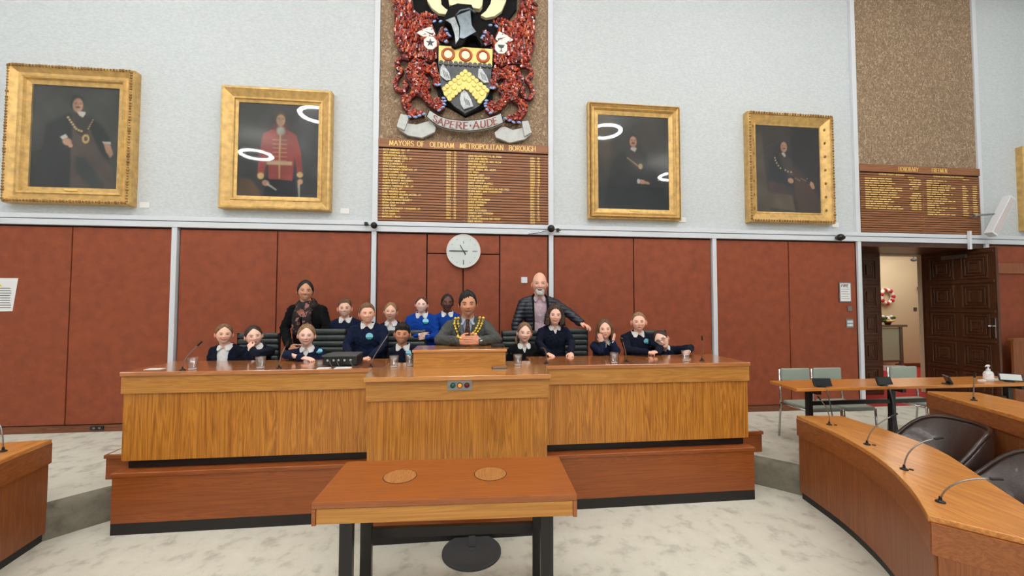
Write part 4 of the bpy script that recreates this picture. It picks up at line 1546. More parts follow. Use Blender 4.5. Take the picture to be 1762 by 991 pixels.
t = thing('column_speaker', 'white column loudspeaker tilted on a bracket right of the honours boards', 'speaker', (7.87, WY, 3.1))
R = Matrix.Translation((7.885, 5.10, 3.10)) @ Matrix.Rotation(math.radians(32.5), 4, 'Y')
q = MB()
q.box(-.055, .055, -.05, .05, -.335, .335, R)
q.build('cabinet', 'white', t, bevel=.008)
q = MB()
q.box(-.040, .040, -.054, -.05, -.30, .30, R)
q.build('grille', plain('speaker_grille', S(206, 196, 196), .6), t)
q = MB()
q.tube([(7.63, WY - .02, 3.13), (7.66, 5.20, 3.13), (7.85, 5.14, 3.14)], .014, 8)
q.ell((7.64, 5.22, 3.13), (.03, .03, .03), 10, 6)
q.build('bracket', 'steel', t)
t = tag(B(7.56, 7.60, WY - .07, WY - .037, 2.62, 2.90).build('cable_cover', 'white', bevel=.004), 'white cable cover hanging over the rail beside the doorway top', 'trunking')

t = tag(B(.712, .794, WY - .012, WY - .0005, 2.062, 2.142).build('switch_plate', 'white', bevel=.003), 'square white blank plate on the red panel left of the bald man', 'switch plate')
t = thing('fire_notice', 'framed white fire action notice on the red panel near the doors', 'notice', (5.50, WY, 1.96))
B(5.405, 5.598, WY - .015, WY - .0005, 1.815, 2.105).build('frame', 'steel', t, bevel=.003)
B(5.42, 5.583, WY - .018, WY - .015, 1.83, 2.09).build('sheet', 'paper', t)
q = MB()
letters(q, 'FIRE', 5.435, 2.035, WY - .018, .038, 1.25, 1.2, 1.0)
q.build('lettering', 'black', t)
q = MB()
for i in range(5):
    z = 2.0 - i * .034
    q.add([(5.435, WY - .0185, z), (5.565 - .02 * (i % 2), WY - .0185, z), (5.565 - .02 * (i % 2), WY - .0185, z + .006), (5.435, WY - .0185, z + .006)], [(0, 1, 2, 3)])
q.build('small_print', 'printed', t)
t = tag(B(5.535, 5.605, WY - .014, WY - .0005, 1.685, 1.755).build('thermostat', 'steel', bevel=.003), 'small grey square control below the fire notice', 'control')
t = thing('light_switches', 'steel plate with six white rocker switches below the fire notice', 'switches', (5.565, WY, 1.505))
B(5.505, 5.625, WY - .012, WY - .0005, 1.44, 1.57).build('plate', 'steel', t, bevel=.003)
for i in range(3):
    for j in range(2):
        B(5.522 + i * .03, 5.546 + i * .03, WY - .018, WY - .012, 1.463 + j * .048, 1.498 + j * .048).build('rocker', 'white', t)
t = thing('warning_notice', 'white paper notice with a yellow warning triangle at the left edge', 'notice', (-5.45, WY, 1.88))
MB().plate([(-5.66, 1.68), (-5.29, 1.69), (-5.245, 2.075), (-5.66, 2.075)], WY - .0005, .003).build('sheet', 'paper', t)
MB().plate([(-5.535, 1.975), (-5.405, 1.975), (-5.47, 2.055)], WY - .0036, .001).build('warning_triangle', 'yellow', t)
MB().plate([(-5.49, 1.985), (-5.45, 1.985), (-5.455, 2.02), (-5.475, 2.02)], WY - .0047, .0005).build('symbol', 'black', t)
q = MB()
rr = random.Random(8)
for i in range(9):
    z = 1.95 - i * .028
    q.add([(-5.64, WY - .0037, z), (-5.30 - rr.random() * .03, WY - .0037, z), (-5.30 - rr.random() * .03, WY - .0037, z + .011), (-5.64, WY - .0037, z + .011)], [(0, 1, 2, 3)])
q.build('print', 'printed', t)
for i, (x, z) in enumerate([(-3.93, 2.985), (-1.575, 2.975), (3.01, 2.975), (5.40, 2.955)]):
    tag(B(x - .055, x + .055, WY + .012, WY + .0195, z - .035, z + .035).build('caption_card', 'paper'), ['white caption card beside the seated robed man portrait at far left', 'white caption card beside the red coated officer portrait', 'white caption card beside the dark portrait right of the crest', 'white caption card beside the portrait nearest the doors'][i], 'card', 'caption cards beside the portraits')

# ring pendants
rp = None
for i, (x, y) in enumerate(RINGS):
    if rp is None:
        rp = thing('ring_lamp', 'white ring pendant lamp, one of a ceiling set partly added for light', 'lamp', (0, 0, 6.6), 'ring pendants under the ceiling')
        q = MB()
        q.tube([(.44 * math.cos(a), .44 * math.sin(a), 0) for a in [k * PI / 24 for k in range(48)]], .048, 8, closed=True, flat=.6)
        q.build('diffuser', 'lamp', rp, smooth=True, local=True)
        q = MB()
        for k in range(3):
            a = 2 * PI * k / 3
            q.tube([(.44 * math.cos(a), .44 * math.sin(a), .03), (0, 0, .59)], .003, 4)
        q.build('cable', 'steel', rp, local=True)
        o = rp
    else:
        o = copy_tree(rp)
    o.location = (x, y, 6.6)

# ---------------------------------------------------------------- portraits


def sstep(a, b, x):
    t = np.clip((x - a) / (b - a), 0, 1)
    return t * t * (3 - 2 * t)


class Canvas:
    """oil painting as colours on a fine vertex grid; coordinates 0..1, v up"""

    def __init__(s, w, h, nx, ny, bg, seed):
        s.w, s.h, s.nx, s.ny = w, h, nx, ny
        s.U, s.V = np.meshgrid(np.linspace(0, 1, nx), np.linspace(0, 1, ny))
        s.asp = h / w
        s.C = np.zeros((ny, nx, 3))
        s.C[:] = np.array(bg[:3])
        r = np.random.RandomState(seed)
        s.n = np.zeros((ny, nx))
        for k in range(26):
            fx, fy, ph = r.uniform(2, 34), r.uniform(2, 34), r.uniform(0, 6.28)
            s.n += np.sin(fx * s.U + fy * s.V * (1 if r.rand() > .5 else -1) + ph) / (1 + (fx + fy) * .08)
        s.n /= np.abs(s.n).max()

    def put(s, m, col, op=1.0):
        m = (m * op)[..., None]
        s.C = s.C * (1 - m) + np.array(col[:3]) * m

    def e(s, cx, cy, rx, ry, col, rot=0, soft=.25, op=1.0):
        a = math.radians(rot)
        x = s.U - cx
        y = (s.V - cy) * s.asp
        X = (x * math.cos(a) + y * math.sin(a)) / rx
        Y = (-x * math.sin(a) + y * math.cos(a)) / (ry * s.asp)
        d = np.sqrt(X * X + Y * Y) + s.n * .06
        s.put(1 - sstep(1 - soft, 1 + soft, d), col, op)

    def p(s, pts, col, soft=.012, op=1.0):
        x, y = s.U + s.n * .006, s.V
        ins = np.zeros_like(x, bool)
        dist = np.full_like(x, 9.0)
        k = len(pts)
        for i in range(k):
            ax, ay = pts[i]
            bx, by = pts[(i + 1) % k]
            c = ((ay > y) != (by > y)) & (x < (bx - ax) * (y - ay) / ((by - ay) + 1e-12) + ax)
            ins ^= c
            dx, dy = bx - ax, by - ay
            t = np.clip(((x - ax) * dx + (y - ay) * dy) / (dx * dx + dy * dy + 1e-12), 0, 1)
            dist = np.minimum(dist, np.hypot(x - ax - t * dx, y - ay - t * dy))
        sd = np.where(ins, dist, -dist)
        s.put(sstep(-soft, soft, sd), col, op)

    def chain(s, pts, r, col):
        for (x, y) in pts:
            s.e(x, y, r, r / s.asp, col, soft=.4)

    def head(s, x, y, r, skin, hair, beard=None, turn=0.0):
        a = s.asp
        s.e(x, y + r * .26 / a, r * .74, r * .98 / a, hair, soft=.15)
        s.e(x - turn * r * .35, y + r * .1 / a, r * .62, r * .9 / a, hair, soft=.2)
        s.e(x + turn * r * .15, y - r * .08 / a, r * .56, r * .84 / a, skin, soft=.22)
        s.e(x - turn * r * .2, y - r * .2 / a, r * .3, r * .6 / a, tuple(c * .6 for c in skin[:3]), soft=.6, op=.6)
        dk = tuple(c * .35 for c in skin[:3])
        md = tuple(c * .62 for c in skin[:3])
        for k in (-1, 1):
            s.e(x + turn * r * .2 + k * r * .27, y + r * .10 / a, r * .13, r * .07 / a, dk, soft=.5)
            s.e(x + turn * r * .2 + k * r * .27, y + r * .24 / a, r * .18, r * .04 / a, dk, soft=.5, op=.7)
        s.e(x + turn * r * .3, y - r * .12 / a, r * .09, r * .2 / a, md, soft=.5, op=.6)
        s.e(x + turn * r * .2, y - r * .40 / a, r * .2, r * .05 / a, (.25, .08, .06), soft=.5, op=.8)
        if beard:
            s.e(x + turn * r * .2, y - r * .31 / a, r * .30, r * .09 / a, beard, soft=.4)
        return s

    def build(s, x0, z0, y, parent, mat):
        g_ = s.C.mean(-1, keepdims=True)
        C = np.clip((s.C * .82 + g_ * .18) * .9 * (1 + .38 * s.n[..., None]), 0.002, 1)
        vs = np.stack([x0 + s.U * s.w, np.full_like(s.U, y), z0 + s.V * s.h], -1).reshape(-1, 3)
        q = root_of(parent).location
        vs = vs - np.array(q)
        idx = np.arange(s.nx * s.ny).reshape(s.ny, s.nx)
        f = np.stack([idx[:-1, :-1], idx[:-1, 1:], idx[1:, 1:], idx[1:, :-1]], -1).reshape(-1, 4)
        me = bpy.data.meshes.new('canvas')
        me.from_pydata(vs.tolist(), [], f.tolist())
        at = me.color_attributes.new('Col', 'FLOAT_COLOR', 'POINT')
        at.data.foreach_set('color', np.concatenate([C.reshape(-1, 3), np.ones((s.nx * s.ny, 1))], 1).astype(np.float32).ravel())
        return link_mesh('canvas', me, mat, parent)


M['oil'] = vcol_mat('oil_paint', 0.55, spec=0.3, bump=0.15, bscale=90)


def picture_frame(label, x0, x1, z0, z1, fw, dep, style, cards=True):
    t = thing('portrait', label, 'painting', ((x0 + x1) / 2, WY, z0), None)
    y = WY + .018
    # profile: (distance in from the outer edge, projection from the wall)
    P = {'ornate': [(0, 0), (0, dep * .75), (.012, dep), (.03, dep * 1.04), (.045, dep * .9), (fw * .42, dep * .62), (fw * .55, dep * .6), (fw * .6, dep * .72), (fw * .7, dep * .66), (fw * .76, dep * .42), (fw, dep * .34), (fw, .02)],
         'plain': [(0, 0), (0, dep * .9), (.01, dep), (.03, dep), (fw * .65, dep * .55), (fw * .68, dep * .62), (fw * .78, dep * .6), (fw * .82, dep * .42), (fw, dep * .34), (fw, .02)],
         'rope': [(0, 0), (0, dep * .8), (.006, dep * .86), (.028, dep * .86), (.034, dep), (fw * .4, dep * .74), (fw * .5, dep * .82), (fw * .6, dep * .62), (fw * .64, dep * .5), (fw, dep * .36), (fw, .02)],
         'scroll': [(0, 0), (0, dep * .8), (.01, dep), (.036, dep * 1.02), (.044, dep * .84), (.055, dep * .8), (fw * .85, dep * .3), (fw * .88, dep * .36), (fw, dep * .3), (fw, .02)]}[style]
    corners = [(x0, z0, 1, 1), (x1, z0, -1, 1), (x1, z1, -1, -1), (x0, z1, 1, -1)]
    for k in range(4):
        a = corners[k]
        b = corners[(k + 1) % 4]
        q = MB()
        r0 = [(a[0] + a[2] * d, y - h, a[1] + a[3] * d) for d, h in P]
        r1 = [(b[0] + b[2] * d, y - h, b[1] + b[3] * d) for d, h in P]
        q.rings([r0, r1])
        q.build('frame_moulding', 'gold', t)
    # carved edge
    q = MB()
    rr = random.Random(int(x0 * 100))
    if style != 'plain':
        step = {'ornate': .034, 'rope': .022, 'scroll': .04}[style]
        rad = {'ornate': .017, 'rope': .011, 'scroll': .018}[style]
        off = .022
        for (ax, az, bx, bz) in ((x0 + off, z0 + off, x1 - off, z0 + off), (x1 - off, z0 + off, x1 - off, z1 - off), (x1 - off, z1 - off, x0 + off, z1 - off), (x0 + off, z1 - off, x0 + off, z0 + off)):
            L = math.hypot(bx - ax, bz - az)
            n = int(L / step)
            for i in range(n):
                u = (i + .5) / n
                hh = rad * (1 if style == 'rope' else rr.uniform(.7, 1.2))
                q.ell((ax + (bx - ax) * u, y - dep * (.9 if style == 'rope' else 1.0), az + (bz - az) * u), (hh, hh * .8, hh), 6, 4)
        o = q.build('carved_edge', 'gold_dark', t, smooth=True)
        o['kind'] = 'stuff'
    if style == 'scroll':
        for i in range(7):
            z = z0 + .2 + i * (z1 - z0 - .4) / 6
            for xx in (x0 + fw * .62, x1 - fw * .62):
                q = MB()
                q.ell((xx, y - dep * .52, z), (.016, .012, .022), 8, 5)
                q.build('boss', 'gold_dark', t, smooth=True)
    if style != 'scroll':
        B((x0 + x1) / 2 - .07, (x0 + x1) / 2 + .07, y - dep * .5, y - dep * .3, z0 + fw * .80, z0 + fw * .80 + .022).build('name_plate', 'gold_letter', t)
    gx0, gx1, gz0, gz1 = x0 + fw, x1 - fw, z0 + fw, z1 - fw
    B(gx0 - .01, gx1 + .01, y - .019, y - .001, gz0 - .01, gz1 + .01).build('backing', 'black', t)
    return t, (gx0, gx1, gz0, gz1), y - .022, y - dep * .33


def glaze(t, g, y):
    gx0, gx1, gz0, gz1 = g
    B(gx0 - .004, gx1 + .004, y - .0015, y + .0015, gz0 - .004, gz1 + .004).build('glazing', 'glass', t)


SK = S(196, 138, 104)
# 1 robed man seated
t, g, yc, yg = picture_frame('leftmost portrait, seated man in dark robe with gold chain', -5.375, -4.02, 2.955, 4.600, .205, .12, 'ornate')
c = Canvas(g[1] - g[0], g[3] - g[2], 120, 156, S(58, 56, 54), 1)
c.e(.5, .75, .6, .35, S(72, 70, 66), op=.5, soft=.8)
c.p([(0, 0), (0, .34), (.30, .42), (.36, .0)], S(34, 28, 26))
c.p([(.16, .62), (.40, .74), (.62, .72), (.80, .62), (.93, .44), (.88, .40), (.9, .0), (.1, 0), (.12, .4)], S(30, 30, 34), soft=.03)
c.p([(.46, .72), (.60, .72), (.70, .50), (.80, .34), (.93, .22), (.98, .0), (.45, 0), (.45, .35)], S(84, 66, 60), soft=.02)
c.p([(.50, .32), (.60, .30), (.88, .02), (.70, .0), (.52, .16)], S(46, 52, 52), soft=.03)
c.p([(.46, .74), (.50, .55), (.60, .50), (.66, .60), (.60, .74)], S(58, 46, 42))
c.p([(.49, .765), (.53, .72), (.57, .70), (.60, .735), (.60, .755)], S(200, 190, 176), soft=.006)
c.head(.50, .825, .105, SK, S(34, 26, 22), S(84, 54, 38), .5)
c.chain([(.40 + .02 * i, .695 - .023 * i - .0 * i) for i in range(5)] + [(.50, .585), (.53, .572), (.56, .565)], .014, S(216, 176, 100))
c.chain([(.685 - .012 * i, .68 - .022 * i) for i in range(5)], .010, S(190, 150, 90))
c.e(.612, .49, .042, .045, S(206, 166, 84))
c.e(.612, .49, .022, .024, S(90, 70, 44))
c.e(.40, .455, .055, .036, SK, rot=-30)
c.e(.44, .42, .03, .02, SK, rot=-40)
c.p([(.32, .50), (.38, .53), (.41, .50), (.35, .475)], S(206, 198, 186), soft=.006)
c.p([(.82, .455), (.90, .44), (.935, .35), (.90, .31), (.85, .37)], SK, soft=.01)
c.p([(.80, .47), (.90, .47), (.91, .445), (.82, .45)], S(200, 192, 182), soft=.006)
c.build(g[0], g[2], yc, t, 'oil')
glaze(t, g, yg)
# 2 officer
t, g, yc, yg = picture_frame('portrait of a grey bearded officer in a red coat, plain gilt frame', -3.040, -1.733, 2.952, 4.487, .175, .11, 'plain')
c = Canvas(g[1] - g[0], g[3] - g[2], 120, 146, S(60, 58, 62), 2)
c.p([(.74, 1), (.74, .3), (1, .2), (1, 1)], S(74, 74, 80), soft=.05)
c.p([(0, .62), (.2, .6), (.3, .3), (.3, 0), (0, 0)], S(56, 56, 58), soft=.05)
c.p([(0, .20), (.16, .18), (.28, .06), (.28, 0), (0, 0)], S(100, 74, 50), soft=.02)
c.p([(.34, .20), (.72, .20), (.74, 0), (.32, 0)], S(32, 32, 44))
c.p([(.30, .68), (.42, .73), (.60, .73), (.72, .67), (.78, .48), (.80, .25), (.74, .24), (.70, .44), (.68, .18), (.38, .19), (.36, .42), (.32, .22), (.24, .22), (.26, .48)], S(158, 50, 44), soft=.010)
c.p([(.50, .70), (.52, .70), (.52, .20), (.50, .20)], S(196, 150, 90), soft=.006)
for k in range(6):
    z = .62 - k * .045
    c.p([(.42, z), (.60, z), (.60, z - .010), (.42, z - .010)], S(196, 138, 96), soft=.004, op=.7)
c.p([(.35, .385), (.67, .385), (.67, .345), (.35, .345)], S(200, 160, 120), soft=.008)
c.e(.28, .22, .04, .035, S(210, 170, 100))
c.e(.77, .245, .04, .03, S(210, 170, 100))
c.e(.345, .145, .045, .03, SK, rot=-20)
c.e(.775, .17, .035, .03, SK)
c.p([(.36, .15), (.48, .08), (.47, .065), (.35, .13)], S(190, 190, 186), soft=.004)
c.p([(.75, .15), (.78, .15), (.775, 0), (.76, 0)], S(160, 150, 130), soft=.004)
c.e(.51, .755, .09, .06, S(110, 40, 36))
c.head(.515, .835, .095, SK, S(84, 70, 60), S(150, 140, 130), .1)
c.e(.52, .715, .05, .045, S(176, 168, 158), soft=.5)
c.build(g[0], g[2], yc, t, 'oil')
glaze(t, g, yg)
# 3 dark portrait
t, g, yc, yg = picture_frame('very dark portrait of a moustached man, rope edged gilt frame right of the crest', 1.628, 2.953, 2.945, 4.556, .150, .10, 'rope')
c = Canvas(g[1] - g[0], g[3] - g[2], 120, 150, S(50, 48, 50), 3)
c.p([(0, 1), (0, .5), (.12, .4), (.2, .6), (.2, 1)], S(76, 62, 52), soft=.06)
c.e(.75, .8, .3, .3, S(66, 56, 54), soft=.6, op=.6)
c.p([(.22, .52), (.38, .66), (.62, .64), (.72, .5), (.95, .34), (1, 0), (.08, 0), (.14, .3)], S(30, 34, 40), soft=.03)
c.p([(.36, .64), (.50, .68), (.62, .60), (.66, .48), (.56, .44), (.44, .50)], S(60, 52, 54), soft=.02)
c.p([(.46, .645), (.52, .62), (.545, .655), (.53, .67), (.47, .668)], S(196, 192, 188), soft=.006)
c.head(.495, .735, .088, SK, S(40, 32, 28), S(70, 48, 36), .3)
c.chain([(.42 + .022 * i, .55 - .012 * i) for i in range(8)], .011, S(170, 136, 90))
c.e(.60, .465, .028, .03, S(190, 156, 96))
c.e(.62, .30, .05, .024, SK, rot=-8)
c.e(.69, .29, .04, .014, SK, rot=-12)
c.e(.57, .305, .02, .026, S(190, 186, 180))
c.build(g[0], g[2], yc, t, 'oil')
glaze(t, g, yg)
# 4 seated man with scene behind
t, g, yc, yg = picture_frame('portrait of a seated robed man in scrolled gilt frame nearest the doors', 3.968, 5.310, 2.952, 4.548, .165, .11, 'scroll')
c = Canvas(g[1] - g[0], g[3] - g[2], 120, 150, S(56, 46, 46), 4)
c.p([(.55, 1), (1, 1), (1, 0), (.6, 0)], S(34, 24, 26), soft=.02)
c.p([(0, 0), (.02, .9), (.10, .93), (.14, .5), (.2, .1), (.2, 0)], S(86, 72, 56), soft=.02)
c.p([(.18, .24), (.56, .20), (.60, .02), (.14, .06)], S(96, 78, 58), soft=.015)
c.p([(.18, .40), (.40, .38), (.50, .22), (.20, .22)], S(76, 50, 52), soft=.02)
c.p([(.22, .58), (.34, .70), (.52, .70), (.66, .56), (.78, .50), (.74, .38), (.62, .34), (.56, .28), (.40, .34), (.18, .36)], S(30, 32, 40), soft=.015)
c.p([(.60, .54), (.74, .46), (.86, .30), (1, .16), (1, 0), (.66, 0), (.60, .2)], S(72, 44, 36), soft=.03)
c.p([(.34, .68), (.44, .70), (.56, .62), (.60, .44), (.50, .42), (.40, .56)], S(72, 56, 50), soft=.015)
c.p([(.40, .685), (.45, .64), (.47, .66), (.44, .70)], S(200, 194, 184), soft=.006)
c.head(.435, .765, .088, SK, S(50, 38, 32), S(96, 66, 48), .7)
c.chain([(.30 + .004 * i * i + .005 * i, .63 - .03 * i) for i in range(5)] + [(.46, .49), (.50, .475), (.55, .47)], .012, S(206, 176, 120))
c.e(.54, .37, .045, .03, SK, rot=-20)
c.p([(.86, .37), (.90, .35), (.92, .29), (.88, .28), (.84, .33)], SK, soft=.008)
c.chain([(.62 + .03 * i, .40 - .012 * (i % 3)) for i in range(7)], .010, S(150, 130, 104))
c.build(g[0], g[2], yc, t, 'oil')
glaze(t, g, yg)
# 5 at the edge
t, g, yc, yg = picture_frame('gilt framed painting cut off by the right edge of the view', 8.575, 9.90, 2.93, 4.25, .17, .11, 'ornate')
c = Canvas(g[1] - g[0], g[3] - g[2], 60, 70, S(56, 50, 48), 5)
c.p([(.2, .0), (.3, .6), (.7, .6), (.85, 0)], S(34, 34, 38))
c.head(.5, .72, .1, SK, S(50, 40, 34))
c.build(g[0], g[2], yc, t, 'oil')

# ---------------------------------------------------------------- coat of arms
ART = {
    'lion': [(-0.767,4.917),(-0.704,4.988),(-0.603,4.968),(-0.513,4.908),(-0.424,4.954),(-0.397,4.837),(-0.358,4.747),(-0.357,4.641),(-0.446,4.622),(-0.485,4.672),(-0.46,4.727),(-0.512,4.789),(-0.575,4.779),(-0.511,4.697),(-0.485,4.606),(-0.522,4.577),(-0.509,4.512),(-0.458,4.463),(-0.381,4.474),(-0.304,4.406),(-0.31,4.339),(-0.38,4.283),(-0.456,4.318),(-0.533,4.366),(-0.61,4.467),(-0.674,4.489),(-0.736,4.446),(-0.761,4.379),(-0.71,4.317),(-0.596,4.284),(-0.564,4.22),(-0.633,4.216),(-0.759,4.183),(-0.784,4.234),(-0.861,4.334),(-0.887,4.424),(-0.85,4.492),(-0.737,4.538),(-0.751,4.616),(-0.828,4.768),(-0.816,4.835)],
    'tail': [(-0.78,4.969),(-0.868,4.983),(-0.924,4.92),(-0.917,4.841),(-0.866,4.799),(-0.922,4.71),(-0.945,4.604),(-0.907,4.541),(-0.838,4.545),(-0.808,4.612),(-0.827,4.663)],
    'eagle': [(-0.864,6.12),(-0.947,5.933),(-0.961,5.742),(-0.977,5.48),(-0.972,5.268),(-0.925,5.094),(-0.846,5.018),(-0.755,5.001),(-0.653,4.996),(-0.585,4.989),(-0.505,4.936),(-0.414,5.001),(-0.404,5.18),(-0.37,5.195),(-0.393,5.241),(-0.416,5.263),(-0.278,5.202),(-0.255,5.251),(-0.324,5.27),(-0.221,5.302),(-0.256,5.335),(-0.313,5.354),(-0.256,5.383),(-0.314,5.426),(-0.371,5.398),(-0.428,5.31),(-0.452,5.403),(-0.499,5.507),(-0.396,5.539),(-0.465,5.605),(-0.557,5.61),(-0.648,5.566),(-0.705,5.621),(-0.728,5.667),(-0.775,5.806),(-0.778,6.032)],
    'shield': [(-0.393,5.15),(0.311,5.154),(0.305,4.924),(0.28,4.613),(0.247,4.518),(0.137,4.378),(-0.045,4.268),(-0.188,4.359),(-0.304,4.485),(-0.356,4.574),(-0.398,4.903)],
    'chief': [(-0.393,5.15),(0.311,5.154),(0.305,4.918),(-0.391,4.914)],
    'chevron': [(-0.046,4.847),(0.254,4.598),(0.215,4.489),(0.149,4.412),(0.09,4.495),(-0.041,4.62),(-0.189,4.492),(-0.253,4.422),(-0.311,4.498),(-0.344,4.575)],
    'coins': [(-0.046,4.823),(-0.09,4.787),(-0.139,4.741),(-0.184,4.698),(-0.235,4.655),(-0.28,4.612),(-0.315,4.577),(0.004,4.79),(0.056,4.747),(0.102,4.71),(0.155,4.666),(0.201,4.629),(0.238,4.591),(-0.246,4.449),(-0.208,4.491),(-0.17,4.53),(-0.125,4.569),(-0.079,4.607),(-0.015,4.609),(0.031,4.574),(0.071,4.527),(0.103,4.489),(0.143,4.438),(-0.253,4.541),(-0.189,4.598),(-0.125,4.668),(-0.061,4.726),(0.004,4.71),(0.07,4.654),(0.122,4.604),(0.175,4.547),(-0.292,4.512)],
    'rings': [(-0.27,5.039),(-0.043,5.045),(0.186,5.044)],
    'owl_left': [(-0.333,4.901),(-0.307,4.863),(-0.255,4.793),(-0.231,4.695),(-0.293,4.684),(-0.325,4.709),(-0.371,4.746),(-0.369,4.825),(-0.359,4.879)],
    'owl_right': [(0.154,4.901),(0.18,4.862),(0.233,4.785),(0.264,4.693),(0.201,4.682),(0.161,4.713),(0.119,4.751),(0.121,4.831),(0.128,4.879)],
    'owl_low': [(-0.06,4.573),(-0.014,4.535),(0.032,4.452),(0.065,4.36),(0.006,4.344),(-0.058,4.314),(-0.104,4.377),(-0.117,4.469),(-0.098,4.537)],
    'helmet': [(-0.303,5.547),(-0.258,5.647),(-0.154,5.698),(0.033,5.696),(0.057,5.625),(0.011,5.561),(0.047,5.383),(0.117,5.304),(0.212,5.166),(0.165,5.15),(0.094,5.278),(0.012,5.284),(-0.034,5.232),(-0.092,5.144),(-0.185,5.107),(-0.231,5.134),(-0.162,5.27),(-0.233,5.421),(-0.314,5.438),(-0.326,5.485)],
    'visor': [(-0.164,5.522),(0.016,5.609),(0.035,5.406),(0.094,5.326),(-0.069,5.217),(-0.127,5.225),(-0.117,5.37)],
    'visor_rim': [(-0.303,5.451),(-0.187,5.508),(-0.128,5.357),(-0.127,5.213),(-0.173,5.138),(-0.186,5.268),(-0.233,5.409)],
    'mantle_left': [(-0.608,6.144),(-0.547,5.754),(-0.489,5.663),(-0.396,5.599),(-0.281,5.591),(-0.26,5.647),(-0.316,5.678),(-0.363,5.722),(-0.375,5.841),(-0.47,6.158)],
    'mantle_right': [(0.506,6.251),(0.495,5.857),(0.435,5.705),(0.34,5.624),(0.222,5.59),(0.151,5.621),(0.222,5.687),(0.281,5.79),(0.304,5.901),(0.362,6.237)],
    'crest': [(-0.262,6.177),(-0.283,5.849),(-0.258,5.707),(-0.154,5.704),(0.045,5.697),(0.139,5.692),(0.174,5.744),(0.185,5.891),(0.16,6.218)],
    'backing': [(-0.768,6.129),(-0.728,5.667),(-0.648,5.578),(-0.463,5.402),(-0.459,4.927),(-0.398,4.458),(-0.04,4.265),(0.321,4.452),(0.331,4.981),(0.4,5.471),(0.543,5.653),(0.639,5.784),(0.662,6.266)],
    'tag_left': [(-0.501,5.179)],
    'tag_right': [(0.425,5.188)],
    'stripe1': [(-0.685,5.308),(-0.611,5.349),(-0.463,5.307),(-0.485,5.281),(-0.588,5.262)],
    'stripe2': [(-0.612,5.355),(-0.486,5.412),(-0.44,5.309),(-0.462,5.283)],
    'stripe3': [(0.353,5.334),(0.389,5.421),(0.436,5.425),(0.436,5.316)],
    'stripe4': [(0.472,5.416),(0.568,5.35),(0.568,5.277),(0.496,5.284)],
    'claws': [(-0.324,4.464),(-0.31,4.425),(-0.316,4.385),(-0.335,4.344),(-0.38,4.302),(-0.759,4.196),(-0.683,4.194),(-0.633,4.216),(-0.576,4.239),(-0.421,4.637),(-0.383,4.639)],
    'claws2': [(-0.302,5.379),(-0.279,5.333),(-0.255,5.305),(-0.301,5.218),(-0.372,5.487),(-0.453,5.481)],
    'scroll_top': [(-0.501,4.289),(-0.379,4.217),(-0.225,4.179),(-0.044,4.175),(0.137,4.198),(0.294,4.24),(0.426,4.298)],
    'scroll_bottom': [(-0.544,4.201),(-0.404,4.097),(-0.25,4.052),(-0.044,4.036),(0.138,4.058),(0.321,4.108),(0.459,4.175)],
    'fold_left': [(-0.821,4.167),(-0.771,4.117),(-0.67,4.11),(-0.519,4.163),(-0.493,4.171),(-0.423,4.083),(-0.435,4.023),(-0.599,3.937),(-0.781,3.961),(-0.895,4.033)],
    'curl_left': [(-0.872,4.227),(-0.784,4.214),(-0.771,4.17),(-0.82,4.011),(-0.92,4.058)],
    'fold_right': [(0.341,4.055),(0.426,4.126),(0.479,4.142),(0.585,4.101),(0.679,4.126),(0.786,4.158),(0.832,4.053),(0.745,3.981),(0.546,3.925),(0.361,3.99)],
    'curl_right': [(0.705,4.214),(0.792,4.226),(0.839,4.066),(0.739,4.008)],
}

EY = WY - .03
t = thing('coat_of_arms', 'large mosaic crest with red griffins, shield and motto scroll on the cork wall', 'crest', (-.045, WY, 4.0))
M['crest_black'] = plain('crest_black', S(14, 13, 15), .75, spec=.2)
M['crest_cream'] = plain('crest_cream', S(248, 240, 196), .35)
M['crest_gold'] = plain('crest_gold', S(240, 216, 124), .4, .05, bump=.5, bscale=60, var=.15, vscale=50)
M['crest_field'] = plain('crest_field', S(46, 50, 56), .3, bump=.6, bscale=50, var=.35, vscale=60)
M['crest_steel'] = plain('crest_steel', S(84, 96, 104), .25, .3, var=.3, vscale=14)
M['crest_silver'] = plain('crest_silver', S(178, 182, 184), .35, .1, var=.3, vscale=45)
M['crest_dark_red'] = plain('crest_dark_red', S(92, 22, 22), .35)
M['crest_red'] = plain('crest_red', S(186, 84, 44), .4)
M['crest_rim'] = plain('crest_rim', S(128, 134, 138), .3, .2, var=.3, vscale=20)
M['crest_stone'] = plain('crest_stone', S(196, 198, 196), .6, var=.08, vscale=20, bump=.2, bscale=60)
M['crest_white'] = plain('crest_white', S(240, 236, 230), .4)
M['crest_claw'] = plain('crest_claw', S(150, 176, 226), .15, spec=.8)
M['crest_ink'] = plain('motto_lettering', S(140, 66, 60), .6)
M['chips'] = vcol_mat('glass_mosaic', .16, spec=.7, coat=.3)
CXE = -.045


def mir(poly):
    return [(2 * CXE - x, z) for x, z in poly]


def inside(poly, x, z):
    r = False
    k = len(poly)
    for i in range(k):
        ax, ay = poly[i]
        bx, by = poly[(i + 1) % k]
        if (ay > z) != (by > z) and x < (bx - ax) * (z - ay) / (by - ay) + ax:
            r = not r
    return r


MB().plate(ART['backing'], EY + .03, .05).build('backing', 'crest_black', t)
for nm in ('mantle_left', 'mantle_right'):
    MB().plate(ART[nm], EY, .07).build('mantling', 'crest_cream', t, bevel=.008)
MB().plate(ART['crest'], EY, .09).build('crest_top', 'crest_cream', t, bevel=.008)
chip_cols = [S(160, 44, 26), S(176, 58, 30), S(136, 32, 26), S(190, 80, 38), S(104, 26, 30), S(168, 50, 34), S(84, 28, 36), S(200, 100, 54), S(216, 170, 160)]


